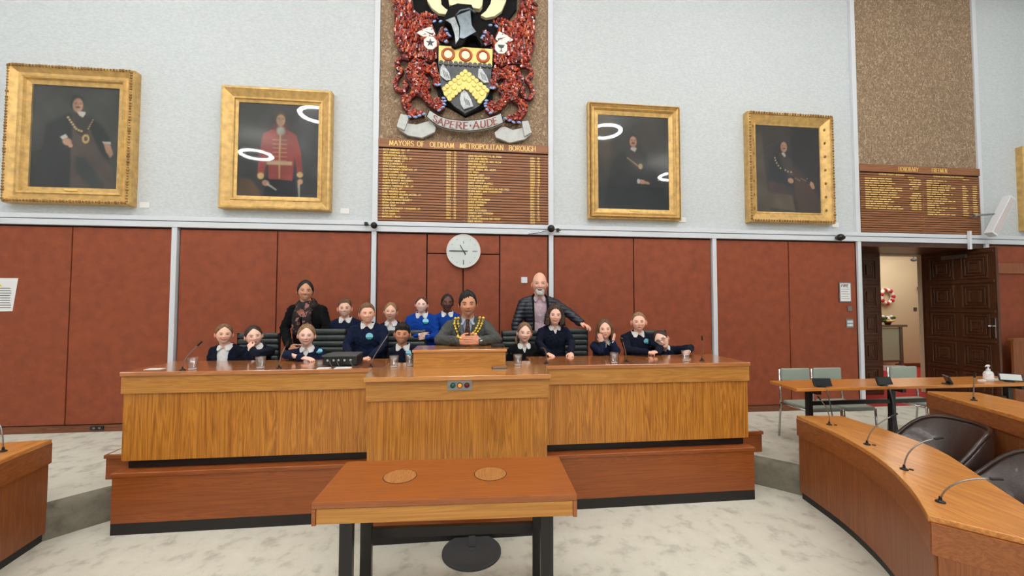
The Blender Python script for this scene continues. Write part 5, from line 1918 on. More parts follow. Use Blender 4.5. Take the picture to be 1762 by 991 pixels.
def mosaic(poly, y, n, seed, name, elong=1.0, ang=None):
    rr = random.Random(seed)
    xs = [p[0] for p in poly]
    zs = [p[1] for p in poly]
    q = MB()
    got = tries = 0
    while got < n and tries < n * 12:
        tries += 1
        x, z = rr.uniform(min(xs), max(xs)), rr.uniform(min(zs), min(max(zs), 6.05))
        if not all(inside(poly, x + a, z + b) for a, b in ((0, 0), (.012, 0), (-.012, 0), (0, .014), (0, -.014))):
            continue
        got += 1
        w = rr.uniform(.014, .026)
        h = w * rr.uniform(1.0, 1.7) * elong
        q.cur = rr.choice(chip_cols[:8] if rr.random() < .95 else chip_cols)
        a = rr.uniform(0, 2 * PI) if ang is None else ang(x, z) + rr.uniform(-.25, .25)
        Rm = Matrix.Translation((x, y - rr.uniform(.0, .018), z)) @ Matrix.Rotation(a, 4, 'Y') @ Matrix.Rotation(rr.uniform(-.5, .5), 4, 'X') @ Matrix.Rotation(rr.uniform(-.5, .5), 4, 'Z')
        q.box(-w / 2, w / 2, -.012, .006, -h / 2, h / 2, Rm)
    o = q.build(name, 'chips', t)
    o['kind'] = 'stuff'
    return o


for side in (0, 1):
    f = mir if side else (lambda p: p)
    MB().plate(f(ART['lion']), EY + .01, .07).build('griffin_body', 'crest_dark_red', t, bevel=.010)
    mosaic(f(ART['lion']), EY - .06, 620, 11 + side, 'body_mosaic')
    MB().plate(f(ART['eagle']), EY + .01, .06).build('griffin_wing', 'crest_dark_red', t, bevel=.010)
    mosaic(f(ART['eagle']), EY - .05, 950, 21 + side, 'feather_mosaic', 1.5, lambda x, z: 0.15 if x < 0 else -.15)
    tl = f(ART['tail'])
    q = MB()
    q.tube([(x, EY - .03, z) for x, z in smooth_line(tl, 4)], .034, 8)
    q.build('griffin_tail', 'crest_dark_red', t, smooth=True)
    q = MB()
    rr = random.Random(50 + side)
    for (x, z) in smooth_line(tl, 9):
        q.cur = rr.choice(chip_cols[:7])
        Rm = Matrix.Translation((x + rr.uniform(-.02, .02), EY - .060 - rr.uniform(0, .008), z + rr.uniform(-.02, .02))) @ Matrix.Rotation(rr.uniform(0, 3), 4, 'Y') @ Matrix.Rotation(rr.uniform(-.5, .5), 4, 'X')
        q.box(-.011, .011, -.008, .008, -.014, .014, Rm)
    o = q.build('tail_mosaic', 'chips', t)
    o['kind'] = 'stuff'
    # feather tips along the outside of the wing
    for i in range(13):
        u = i / 12
        x, z = -.985 + .05 * math.sin(u * 2.5), 5.86 - u * .72
        if u > .8:
            x += (u - .8) * .5
        if side:
            x = 2 * CXE - x
        q = MB()
        q.ell((x, EY - .03, z), (.045, .02, .024), 8, 5, Matrix.Rotation((.5 if side else -.5), 3, 'Y'))
        q.build('feather', 'crest_dark_red' if i % 3 == 0 else 'crest_red', t, smooth=True)
    for (x, z) in ART['claws'] + ART['claws2']:
        if side:
            x = 2 * CXE - x
        q = MB()
        q.ell((x, EY - .075, z), (.030, .018, .016), 8, 5, Matrix.Rotation(rr.uniform(-.6, .6), 3, 'Y'))
        q.build('claw', 'crest_claw', t, smooth=True)
    for nm, sw in (('stripe1', 0), ('stripe2', 0)):
        MB().plate(f(ART[nm]), EY - .06, .022).build('wing_stripe', 'crest_white', t)
    # tag hanging on the breast
    cx, cz = ART['tag_left'][0] if not side else ART['tag_right'][0]
    MB().plate([(cx + .088 * math.cos(a), cz + .092 * math.sin(a)) for a in [PI / 8 + k * PI / 4 for k in range(8)]], EY - .06, .035).build('breast_tag', 'crest_white', t)
    q = MB()
    if not side:
        pts = []
        for k in range(10):
            r_ = .058 if k % 2 == 0 else .022
            a = PI / 2 + k * PI / 5
            pts.append((cx + r_ * math.cos(a), cz + r_ * math.sin(a)))
        q.plate(pts, EY - .095, .004)
    else:
        q.plate([(cx - .045, cz + .03), (cx - .03, cz - .005), (cx - .006, cz - .012), (cx - .006, cz - .05), (cx - .025, cz - .06), (cx + .025, cz - .06), (cx + .006, cz - .05), (cx + .006, cz - .012), (cx + .03, cz - .005), (cx + .045, cz + .03)], EY - .095, .004)
    o = q.build('star' if not side else 'cup', 'crest_field', t)
SH = ART['shield']
MB().plate(SH, EY, .085).build('shield', 'crest_field', t, bevel=.006)
MB().plate(ART['chief'], EY - .085, .010).build('chief', 'crest_gold', t)
q = MB()
for i in range(11):
    x = -.36 + i * .063
    z = 4.925 + (0 if i else 0)
    q.tube([(x, EY - .084, z + .002), (x, EY - .098, z + .002)], .030, 10)
q.build('scallop_edge', 'crest_field', t)
for (x, z) in ART['rings']:
    q = MB()
    q.tube([(x + .073 * math.cos(a), EY - .098, z + .073 * math.sin(a)) for a in [k * PI / 14 for k in range(28)]], .017, 6, closed=True)
    q.build('red_ring', 'crest_red', t, smooth=True)
    q = MB()
    q.tube([(x, EY - .094, z), (x, EY - .103, z)], .052, 20)
    q.build('ring_centre', 'crest_cream', t)
MB().plate(ART['chevron'], EY - .085, .010).build('chevron', 'crest_gold', t)
for (x, z) in ART['coins']:
    q = MB()
    q.tube([(x, EY - .094, z), (x, EY - .106, z)], [.033, .028], 14)
    q.build('coin', 'crest_gold', t)
for nm in ('owl_left', 'owl_right', 'owl_low'):
    pl = ART[nm]
    o = MB().plate(pl, EY - .085, .024).build('owl', 'crest_silver', t, bevel=.006)
    cx = sum(p[0] for p in pl) / len(pl)
    cz = sum(p[1] for p in pl) / len(pl)
    q = MB()
    for k in range(4):
        q.tube([(cx - .02 + k * .018, EY - .111, cz + .03 - k * .01), (cx + .005 + k * .018, EY - .111, cz - .06 - k * .006)], .003, 4)
    q.build('plumage_line', 'crest_field', o)
    q = MB()
    for k in (-1, 1):
        q.ell((pl[0][0] + k * .012 - .004, EY - .112, pl[0][1] - .028), (.006, .003, .006), 6, 4)
    q.build('eye', 'crest_black', o)
MB().plate(ART['helmet'], EY - .02, .13).build('helmet', 'crest_black', t, bevel=.012)
MB().plate(ART['visor'], EY - .15, .016).build('helmet_plate', 'crest_steel', t, bevel=.005)
MB().plate(ART['visor_rim'], EY - .15, .012).build('helmet_rim', 'crest_rim', t, bevel=.004)
q = MB()
q.tube([(-.20, EY - .13, 5.50), (-.12, EY - .14, 5.60), (0, EY - .14, 5.64), (.08, EY - .13, 5.60)], .018, 6)
q.build('helmet_comb', 'crest_steel', t, smooth=True)
# scroll
st, sb = smooth_line(ART['scroll_top'], 4), smooth_line(ART['scroll_bottom'], 4)
for nm, cn in (('fold_left', 'curl_left'), ('fold_right', 'curl_right')):
    MB().plate(ART[nm], EY - .0, .05).build('scroll_tail', 'crest_stone', t, bevel=.005)
    o = MB().plate(ART[cn], EY - .03, .05).build('scroll_curl', 'crest_stone', t, bevel=.008)
q = MB()
rs = []
for (a, b) in zip(st, sb):
    bow = .02
    rs.append([(a[0], EY - .06, a[1]), (b[0], EY - .05, b[1]), (b[0], EY - .085, b[1]), (a[0], EY - .095, a[1])])
q.rings(rs)
q.build('motto_scroll', 'crest_stone', t)
for line in (st, sb, [st[0], sb[0]], [st[-1], sb[-1]]):
    q = MB()
    q.tube([(x, EY - .093, z) for x, z in line], .005, 5)
    q.build('scroll_outline', 'crest_black', t)
txt = 'SAPERE*AUDE'
x0s, x1s = -.50, .38


def on_scroll(a, b):
    # a: metres along, b: height 0..1
    u = max(0.0, min(0.9999, a)) * (len(st) - 1)
    i = int(u)
    f = u - i
    p = Vector(st[i]).lerp(Vector(st[i + 1]), f)
    r = Vector(sb[i]).lerp(Vector(sb[i + 1]), f)
    v = r.lerp(p, .16 + .66 * b)
    return (v.x, v.y)


q = MB()
W_ = text_width(txt, 6.0)
letters(q, txt, 0.0, 0.0, EY - .0945, 6.0, 1.0, 1.0, .6, True, path=lambda a, b: on_scroll(.10 + .80 * a / W_, b / 6.0))
q.build('lettering', 'crest_ink', t)

# ================================================================ people
FLZ = FL


def vox(mb, size, it=4, fac=0.5):
    me = mb.mesh('tmp')
    o = bpy.data.objects.new('tmp', me)
    COL.objects.link(o)
    r = o.modifiers.new('r', 'REMESH')
    r.mode = 'VOXEL'
    r.voxel_size = size
    if it:
        sm = o.modifiers.new('s', 'SMOOTH')
        sm.iterations = it
        sm.factor = fac
    dg = bpy.context.evaluated_depsgraph_get()
    ev = bpy.data.meshes.new_from_object(o.evaluated_get(dg))
    n = len(ev.vertices)
    co = np.empty(n * 3, np.float32)
    ev.vertices.foreach_get('co', co)
    no = np.empty(n * 3, np.float32)
    ev.vertices.foreach_get('normal', no)
    fs = [tuple(p.vertices) for p in ev.polygons]
    bpy.data.objects.remove(o)
    bpy.data.meshes.remove(me)
    bpy.data.meshes.remove(ev)
    return co.reshape(-1, 3).astype(float), no.reshape(-1, 3).astype(float), fs


def base_head(dx, dy, dz, L, w=1.0):
    a, b, c = .345 * L * w, .415 * L, .5 * L
    X, Y, Z = a * dx, b * dy, c * dz
    s = np.clip(-Z / c, 0, 1)
    f = np.clip(-dy, 0, 1)
    X = X * (1 - .33 * s ** 1.8) * (1 + .05 * np.clip(Z / c, 0, 1))
    Y = np.where(dy > 0, Y * (1 - .50 * s ** 1.1), Y * (1 - .02 * s))
    # fuller chin
    Z = Z * (1 + .0 * f)
    # flatter face
    Y = np.where(dy < 0, -b * (np.clip(-dy, 0, 1) ** .82) * (1 - .04 * s), Y)
    return X, Y, Z


def g(x, s):
    return np.exp(-(x / s) ** 2)


def head_geo(L, P):
    nt, nf = 100, 140
    th = np.linspace(.03, PI - .03, nt)
    u = np.linspace(-1, 1, nf, endpoint=False)
    az = PI * (.48 * u + .52 * u ** 3)
    T, A = np.meshgrid(th, az, indexing='ij')
    dx, dy, dz = np.sin(T) * np.sin(A), -np.sin(T) * np.cos(A), np.cos(T)
    X, Y, Z = base_head(dx, dy, dz, L, P.get('w', 1.0))
    x, z = X / L, Z / L
    ax = np.abs(x)
    fw = sstep(.0, .45, -dy)
    cl = P.get('cheek', 1.0)
    d = np.zeros_like(x)
    # nose
    nl = sstep(.06, -.13, z) * (1 - sstep(-.135, -.17, z))
    d += .030 * g(x, .035) * sstep(.10, .0, z) * (1 - sstep(-.14, -.18, z))
    d += P.get('nose', 1.0) * .062 * g(x, .036 + .016 * nl) * nl ** 1.5
    d += .020 * g(ax - .042, .022) * g(z + .125, .030)
    # eye sockets, lids
    d -= .032 * g(ax - .135, .062) * g(z - .015, .048)
    d += .017 * g(ax - .135, .045) * g(z - .002, .024)
    d += .013 * g(z - .095, .03) * g(ax - .12, .09)
    # cheeks, lips, chin
    d += .026 * cl * g(ax - .175, .065) * g(z + .115, .06)
    d -= .012 * g(ax - .12, .025) * g(z + .22, .06)
    d += .020 * g(x, .085) * g(z + .240, .035)
    d -= .010 * g(x, .07) * g(z + .300, .022)
    d += .030 * g(x, .07) * g(z + .385, .06)
    Y = Y - d * L * fw
    # colours
    sk = np.array(P['skin'][:3])
    C = np.ones(x.shape + (3,)) * sk

    def mix(m, col, k=1.0):
        nonlocal C
        m = (np.clip(m, 0, 1) * k)[..., None]
        C = C * (1 - m) + np.array(col[:3]) * m
    front = (dy < -.15).astype(float)
    dark = sk * .45
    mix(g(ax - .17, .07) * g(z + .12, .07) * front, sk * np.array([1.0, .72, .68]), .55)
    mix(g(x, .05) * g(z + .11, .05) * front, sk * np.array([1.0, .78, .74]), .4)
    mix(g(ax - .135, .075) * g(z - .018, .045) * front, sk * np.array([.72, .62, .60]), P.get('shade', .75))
    mix(g(ax - .032, .013) * g(z + .150, .011) * front, dark, .8)
    # mouth
    sm = P.get('smile', .9)
    hw = P.get('mouth', .135)
    zl = -.258 + sm * 2.6 * x * x
    e = np.clip(1 - (x / hw) ** 2, 0, 1)
    lips = sstep(.006, -.006, np.abs(z - zl) - .030 * e ** .5) * (ax < hw + .01) * front
    mix(lips, P.get('lip', tuple(sk * np.array([.70, .30, .29]))), .95)
    if P.get('teeth'):
        mix(sstep(.005, -.005, np.abs(z - zl) - .017 * e ** .5) * (ax < hw * .86) * front, S(236, 228, 220), .95)
    else:
        mix(g(z - zl, .0055) * (ax < hw).astype(float) * front, sk * .28, .85)
    # eyes
    eo = P.get('eye_open', .72)
    ex = ax - .137
    ee = np.clip(1 - (ex / .060) ** 2, 0, 1)
    up = .004 + .022 * eo * ee
    lo = .004 - .020 * eo * ee
    eye = ((z < up) & (z > lo) & (np.abs(ex) < .060)).astype(float) * front
    mix(eye, S(206, 198, 192), .9)
    iris = (np.sqrt((ex) ** 2 + (z - .004) ** 2) < .030).astype(float) * eye
    mix(iris, tuple(c * .45 for c in P.get('iris', S(60, 40, 28))[:3]), 1)
    pupil = (np.sqrt((ex) ** 2 + (z - .004) ** 2) < .011).astype(float) * eye
    mix(pupil, (.005, .005, .005), 1)
    mix(g(z - up - .002, .0095) * (np.abs(ex) < .062).astype(float) * front, P.get('lash', S(36, 24, 20)), .85)
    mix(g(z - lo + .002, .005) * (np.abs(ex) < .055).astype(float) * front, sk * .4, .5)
    # smile folds
    mix(g(ax - (.115 + .25 * np.clip(-.12 - z, 0, .2)), .010) * sstep(-.10, -.14, z) * sstep(-.27, -.22, z) * front, sk * np.array([.7, .55, .5]), P.get('fold', .35))
    # brows
    bw = P.get('brow_w', .012) * 1.2
    zb = .082 + .018 * np.clip(1 - ((ax - .15) / .09) ** 2, -1, 1)
    mix(g(z - zb, bw) * sstep(.06, .075, ax) * (1 - sstep(.20, .23, ax)) * front, P.get('brow', S(60, 40, 28)), min(1, P.get('brow_k', .8) * 1.35))
    if P.get('beard'):
        m = sstep(-.17, -.22, z) * (1 - .0) * sstep(.30, .16, ax)
        m = np.maximum(m, sstep(-.26, -.33, z) * sstep(.34, .2, ax)) * front
        m = m * (1 - lips) * (1 - g(x, .05) * g(z + .30, .02) * .3)
        mix(m, P['beard'], .9)
    if P.get('stubble'):
        mix(sstep(-.16, -.24, z) * sstep(.33, .2, ax) * front * (1 - lips), P['stubble'], .35)
    if P.get('paint'):
        P['paint'](x, z, ax, front, mix)
    vs = np.stack([X, Y, Z], -1)
    return vs, C, nt, nf


def grid_faces(nt, nf, off=0, wrap=True):
    fs = []
    for i in range(nt - 1):
        for j in range(nf if wrap else nf - 1):
            j2 = (j + 1) % nf
            fs.append((off + i * nf + j, off + (i + 1) * nf + j, off + (i + 1) * nf + j2, off + i * nf + j2))
    if wrap:
        fs.append(tuple(off + j for j in range(nf)))
        fs.append(tuple(off + (nt - 1) * nf + j for j in range(nf))[::-1])
    return fs


def hair_geo(L, P, H):
    """scalp hair: a closed shell over the head, sunk under the skin outside the hairline"""
    nt, nf = 70, 110
    th = np.linspace(.03, PI - .35, nt)
    az = np.linspace(-PI, PI, nf, endpoint=False)
    T, A = np.meshgrid(th, az, indexing='ij')
    dx, dy, dz = np.sin(T) * np.sin(A), -np.sin(T) * np.cos(A), np.cos(T)
    X, Y, Z = base_head(dx, dy, dz, L, P.get('w', 1.0))
    deg = np.degrees(np.abs(A))
    hl = H['line']
    sd = np.where(A < 0, -1, 1)
    zl = np.interp(deg, [p[0] for p in hl], [p[1] for p in hl])
    if H.get('side'):
        zl = zl + H['side'] * np.sin(A) * (deg < 70) * .5
    ph = H.get('seed', 0)
    nz = (np.sin(A * 23 + 3 * np.sin(T * 4 + ph)) + .7 * np.sin(A * 41 + 5 * T + ph * 2) + .6 * np.sin(A * 11 - 7 * T + ph))
    if H.get('curly'):
        nz = nz * .3 + 1.6 * np.sin(A * 13 + ph) * np.sin(T * 17 + 2 * np.sin(A * 5)) + 1.0 * np.sin(A * 27 + T * 9) * np.sin(T * 29)
    zl = zl + .010 * nz * H.get('edge', 1.0)
    m = sstep(-.015, .03, Z / L - zl)
    top = sstep(.1, .42, Z / L)
    back = sstep(60, 120, deg)
    t = H.get('t_side', .02) * (1 - top) + H.get('t_top', .04) * top
    t = np.maximum(t, H.get('t_back', .03) * back)
    if H.get('front'):
        t = t + H['front'] * sstep(55, 20, deg) * sstep(.22, .36, Z / L) * (1 - sstep(.44, .5, Z / L) * .3)
    if H.get('sweep'):
        t = t + H['sweep'] * np.sin(A) * top
    if H.get('part') is not None:
        # parting along x = part * L
        t = t - .022 * g(X / L - H['part'], .018) * top * sstep(95, 60, deg)
    t = t * (1 + H.get('noise', .10) * nz * .6)
    t = t * (.30 + .70 * sstep(0, .16, Z / L - zl))
    off = m * t * L - (1 - m) * .03 * L
    r = np.sqrt(X * X + Y * Y + Z * Z)
    vs = np.stack([X * (1 + off / r), Y * (1 + off / r), Z * (1 + off / r)], -1)
    return vs, nt, nf


HAIR = {}


def hair_mat(name, col, col2):
    if name in HAIR:
        return HAIR[name]
    mt, nt, b = new_mat('hair_' + name)
    tc = nt.nodes.new('ShaderNodeTexCoord')
    mp = nt.nodes.new('ShaderNodeMapping')
    mp.inputs['Scale'].default_value = (160, 160, 18)
    nt.links.new(tc.outputs['Object'], mp.inputs['Vector'])
    n = nt.nodes.new('ShaderNodeTexNoise')
    n.inputs['Scale'].default_value = 1.0
    n.inputs['Detail'].default_value = 3
    nt.links.new(mp.outputs['Vector'], n.inputs['Vector'])
    r = nt.nodes.new('ShaderNodeValToRGB')
    r.color_ramp.elements[0].position = .35
    r.color_ramp.elements[1].position = .68
    r.color_ramp.elements[0].color = col
    r.color_ramp.elements[1].color = col2
    nt.links.new(n.outputs['Fac'], r.inputs['Fac'])
    nt.links.new(r.outputs['Color'], b.inputs['Base Color'])
    b.inputs['Roughness'].default_value = .6
    b.inputs['Specular IOR Level'].default_value = .4
    bp = nt.nodes.new('ShaderNodeBump')
    bp.inputs['Strength'].default_value = .5
    bp.inputs['Distance'].default_value = .004
    nt.links.new(n.outputs['Fac'], bp.inputs['Height'])
    nt.links.new(bp.outputs['Normal'], b.inputs['Normal'])
    HAIR[name] = mt
    return mt


def hand_prims(mb, wrist, fdir, pn, H, curl, thumb_side, spread=.0, thumb=.5):
    """palm, four jointed fingers and a thumb; pn points out of the palm"""
    wrist = Vector(wrist)
    f = Vector(fdir).normalized()
    pn = Vector(pn)
    pn = (pn - f * pn.dot(f)).normalized()
    lat = f.cross(pn).normalized() * thumb_side
    mb.cap(wrist - f * .12 * H, .135 * H, wrist + f * .12 * H, .145 * H, 10)
    for i, (k, ln) in enumerate(((1.5, .40), (.5, .44), (-.5, .41), (-1.5, .33))):
        base = wrist + f * .08 * H + lat * (k * .075 * H)
        kn = wrist + f * (.50 - .015 * abs(k - .5)) * H + lat * (k * .115 * H)
        mb.cap(base, .085 * H, kn, .066 * H, 8)
        d = (f + lat * (k * (.05 + spread))).normalized()
        p = kn
        a = curl * .6
        for seg, rad in ((.44, .055), (.30, .050), (.26, .044)):
            d2 = (d * math.cos(a) + pn * math.sin(a)).normalized()
            q = p + d2 * (ln * seg * H)
            mb.cap(p, rad * H, q, (rad - .004) * H, 8)
            p = q
            a += curl
    b0 = wrist + f * .10 * H + lat * .13 * H
    d = (f * .75 + lat * .75 + pn * .35 * thumb).normalized()
    p1 = b0 + d * .20 * H
    d = (f * 1.0 + lat * .45 + pn * .5 * thumb).normalized()
    p2 = p1 + d * .17 * H
    d = (f * 1.0 + lat * .1 + pn * .7 * thumb).normalized()
    p3 = p2 + d * .13 * H
    mb.cap(b0, .085 * H, p1, .070 * H, 8)
    mb.cap(p1, .066 * H, p2, .058 * H, 8)
    mb.cap(p2, .056 * H, p3, .048 * H, 8)


M['skin'] = vcol_mat('skin', .5, sss=.12, spec=.35)
M['navy'] = plain('navy_knit', S(20, 29, 54), .95, spec=.2, bump=.25, bscale=220)
M['navy_dark'] = plain('dark_navy_knit', S(18, 23, 40), .95, spec=.2, bump=.25, bscale=220)
M['royal'] = plain('royal_blue_knit', S(14, 62, 150), .9, spec=.2, bump=.25, bscale=220)
M['charcoal'] = plain('charcoal_suiting', S(70, 72, 70), .8, bump=.2, bscale=300, var=.08, vscale=300)
M['black_cloth'] = plain('black_wool', S(17, 16, 18), .95, spec=.2, bump=.2, bscale=200)
M['white_shirt'] = plain('white_shirt', S(232, 232, 232), .75)
M['blue_shirt'] = plain('pale_blue_shirt', S(178, 190, 208), .7)
M['pink_shirt'] = plain('pink_checked_shirt', S(206, 178, 190), .75, var=.10, vscale=90)
M['puffer'] = plain('navy_puffer', S(30, 34, 46), .42)
M['grey_trousers'] = plain('grey_trousers', S(60, 62, 66), .9)
M['shoe'] = plain('black_shoe', S(20, 20, 20), .4)
M['badge_blue'] = plain('badge_pale_blue', S(142, 208, 232), .7)
M['badge_teal'] = plain('badge_teal', S(40, 140, 140), .7)
M['silver'] = plain('watch_steel', S(190, 190, 190), .2, 1.0)
M['glasses'] = plain('spectacle_frame', S(26, 22, 22), .3)


def person(label, X, Y, top, chin, sk, hairspec, outfit, group=None, tilt=0, yaw=0, nod=0, hx=0, hy=None, adult=False, shw=.17, shz=None,
           arms=None, pose='stand', P=None, cloth='navy', shirt='white_shirt', badge=None, collar=True, hair_top=.035, lean=0.0, sl=0.0, extras=()):
    P = dict(P or {})
    P['skin'] = sk
    sc = 1.27 if adult else 1.0
    L = ((top - chin) / (1 + hair_top) if hair_top else (top - chin)) * 1.03
    P['w'] = P.get('w', 1.0) * (1.01 if not adult else .98)
    chin -= .015 * L
    hc = Vector((X + hx, (Y - .05 * sc) if hy is None else hy, chin + L * .5))
    shz = (chin - .035 * sc) if shz is None else shz
    t = thing('person', label, 'person', (X, Y, FLZ), group)
    R = Matrix.Rotation(math.radians(yaw) + math.atan2(-X, Y) * .95, 3, 'Z') @ Matrix.Rotation(math.radians(tilt), 3, 'Y') @ Matrix.Rotation(math.radians(nod), 3, 'X')
    # ---------------- body (one mesh: head, neck, trunk, limbs, hands)
    vs, C, nt, nf = head_geo(L, P)
    body = MB()
    V = [tuple(hc + R @ Vector(p)) for p in vs.reshape(-1, 3)]
    body.add(V, grid_faces(nt, nf))
    cols = [tuple(c) for c in C.reshape(-1, 3)]
    w = P.get('w', 1.0)
    for k in (-1, 1):
        e = MB()
        rot = R @ Matrix.Rotation(math.radians(k * 34), 3, 'Z') @ Matrix.Rotation(math.radians(-8), 3, 'X')
        c = hc + R @ Vector((k * .358 * L * w, .03 * L, -.035 * L))
        ear = P.get('ear', 1.0)
        e.ell(c, (.026 * L * ear, .080 * L * ear, .122 * L * ear), 10, 8, rot)
        e.ell(c + R @ Vector((k * .014 * L, -.002 * L, -.07 * L)), (.024 * L * ear, .040 * L * ear, .040 * L * ear), 8, 6, rot)
        body.add(e.v, e.f)
        cols += [tuple(np.array(sk[:3]) * np.array([1.0, .82, .78]))] * len(e.v)
    nb = Vector((X + sl, Y + .005, shz + .01))       # neck base
    hipz = FLZ + (.50 if pose == 'sit' else .50 * (top - FLZ) * .96)
    hipz = min(hipz, shz - .30 * sc)
    hip = Vector((X - lean, Y + .04, hipz))
    bm_ = MB()
    neck_top = hc + R @ Vector((0, .07 * L, -.28 * L))
    bm_.cap(nb - Vector((0, 0, .03)), .052 * sc, neck_top, .043 * sc * (L / (.205 if not adult else .235)), 12)
    chest = Vector((X + sl * .7, Y + .01, shz - .12 * sc))
    bm_.ell(chest, (shw - .055 * sc, .080 * sc, .15 * sc), 16, 10)
    bm_.ell((hip + chest) / 2, (shw - .065 * sc, .075 * sc, .17 * sc), 16, 10)
    bm_.ell(hip, (.12 * sc, .085 * sc, .11 * sc), 16, 10)
    sj = {}
    for k, nm in ((-1, 'L'), (1, 'R')):
        sj[nm] = Vector((X + sl + k * (shw - .052 * sc), Y + .01, shz - .045 * sc))
    A = {}
    for k, nm in ((-1, 'L'), (1, 'R')):
        a = (arms or {}).get(nm)
        if a is None:
            el = Vector((X + k * (shw + .01), Y + .04, shz - .27 * sc))
            wr = Vector((X + k * (shw - .01), Y - .05, shz - .47 * sc))
            a = dict(el=el, wr=wr, d=(0, -.1, -1), n=(-k, 0, 0), curl=.35)
        a = dict(a)
        a['el'] = Vector(a['el'])
        a['wr'] = Vector(a['wr'])
        A[nm] = a
        bm_.cap(sj[nm], .040 * sc, a['el'], .030 * sc, 10)
        bm_.cap(a['el'], .029 * sc, a['wr'], .021 * sc, 10)
    for k in (-1, 1):
        if pose == 'sit':
            kn = Vector((X + k * .09 * sc, Y - .34 * sc, FLZ + .47))
            ft = Vector((X + k * .10 * sc, Y - .36 * sc, FLZ + .09))
        else:
            kn = Vector((X + k * .075 * sc, Y + .02, FLZ + (hipz - FLZ) * .52))
            ft = Vector((X + k * .085 * sc, Y + .04, FLZ + .09))
        hj = hip + Vector((k * .07 * sc, 0, -.03))
        A['leg%d' % k] = (hj, kn, ft)
        bm_.cap(hj, .062 * sc, kn, .045 * sc, 10)
        bm_.cap(kn, .043 * sc, ft, .028 * sc, 10)
        bm_.cap(ft + Vector((0, 0, -.045)), .026 * sc, ft + Vector((0, -.11 * sc, -.055)), .022 * sc, 8)
    co, no, fs = vox(bm_, .014, 3)
    body.add(co.tolist(), fs)
    cols += [tuple(sk[:3])] * len(co)
    for k, nm in ((-1, 'L'), (1, 'R')):
        a = A[nm]
        H = a.get('H', .150 * sc)
        q = MB()
        q.cap(a['wr'] + (a['el'] - a['wr']) * .25, .023 * sc, a['wr'], .020 * sc, 10)
        hand_prims(q, a['wr'], a['d'], a['n'], H, a.get('curl', .3), a.get('ts', -k), a.get('spread', 0.0), a.get('thumb', .5))
        vis = a.get('vis', arms is not None and nm in arms)
        co, no, fs = vox(q, .0042 * sc if vis else .007, 2)
        body.add(co.tolist(), fs)
        cc = np.array(sk[:3]) * np.array([1.0, .92, .90])
        cols += [tuple(cc)] * len(co)
    body.c = cols
    body.build('body', 'skin', t, smooth=True)
    # ---------------- clothes
    q = MB()
    ip = .012 * sc
    q.ell(chest, (shw - .035 * sc, .095 * sc, .165 * sc), 18, 12)
    q.ell((hip + chest) / 2, (shw - .045 * sc, .092 * sc, .19 * sc), 18, 12)
    q.ell(hip + Vector((0, 0, .02)), (.135 * sc, .105 * sc, .12 * sc), 18, 12)
    q.cap(sj['L'] + Vector((.01, 0, 0)), .050 * sc, sj['R'] - Vector((.01, 0, 0)), .050 * sc, 14)
    for nm, k in (('L', -1), ('R', 1)):
        q.cap(sj[nm] + Vector((-k * .02 * sc, 0, .008)), .050 * sc, nb + Vector((k * .034 * sc, .008, .0)), .040 * sc, 12)
        a = A[nm]
        q.cap(sj[nm], .054 * sc, a['el'], .042 * sc, 12)
        q.cap(a['el'], .042 * sc, a['wr'] + (a['el'] - a['wr']) * .04, .036 * sc, 12)
    co, no, fs = vox(q, .0095, 5)
    # folds
    amp = .0045 if cloth in ('charcoal', 'black_cloth') else .0040
    sd = X * 7.3
    wv = np.sin(co[:, 0] * 38 + 9 * np.sin(co[:, 2] * 17 + sd) + sd) * np.sin(co[:, 2] * 41 + 6 * np.sin(co[:, 0] * 23))
    if cloth == 'puffer':
        # quilted rows run across the trunk and around the sleeves
        zz = co[:, 2] * 1.0
        onarm = np.abs(co[:, 0] - X) > shw - .06
        wv2 = np.abs(np.sin(zz * PI / .046)) ** .6
        co = co + no * (.010 * wv2)[:, None]
    else:
        co = co + no * (amp * wv)[:, None]
    gm = MB()
    gm.add(co.tolist(), fs)
    me = None
    vee = outfit.get('vee')
    garment_name = outfit.get('name', 'jumper')
    loc = t.location
    me = bpy.data.meshes.new(garment_name)
    me.from_pydata((co - np.array(loc)).tolist(), [], fs)
    bm = bmesh.new()
    bm.from_mesh(me)
    bvh = BVHTree.FromBMesh(bm)
    if vee:
        wt, wb, zv = vee
        x0 = X - loc.x + sl
        zt_ = shz + .05 * sc - loc.z
        zv_ = zv - loc.z
        for k in (-1, 1):
            dvec = Vector((k * (wt - wb), 0, zt_ - zv_)).normalized()
            nrm = dvec.cross(Vector((0, 1, 0)))
            bmesh.ops.bisect_plane(bm, geom=bm.verts[:] + bm.edges[:] + bm.faces[:], plane_co=Vector((x0 + k * wb, 0, zv_)), plane_no=nrm, dist=1e-5)
        bmesh.ops.bisect_plane(bm, geom=bm.verts[:] + bm.edges[:] + bm.faces[:], plane_co=Vector((0, 0, zv_)), plane_no=Vector((0, 0, 1)), dist=1e-5)
        dl = []
        for f in bm.faces:
            c = f.calc_center_median()
            if c.z > zv_ and c.y < .035 * sc and abs(c.x - x0) < wb + (wt - wb) * (c.z - zv_) / (zt_ - zv_):
                dl.append(f)
        bmesh.ops.delete(bm, geom=dl, context='FACES')
    bm.to_mesh(me)
    bm.free()
    go = link_mesh(garment_name, me, cloth, t, True)
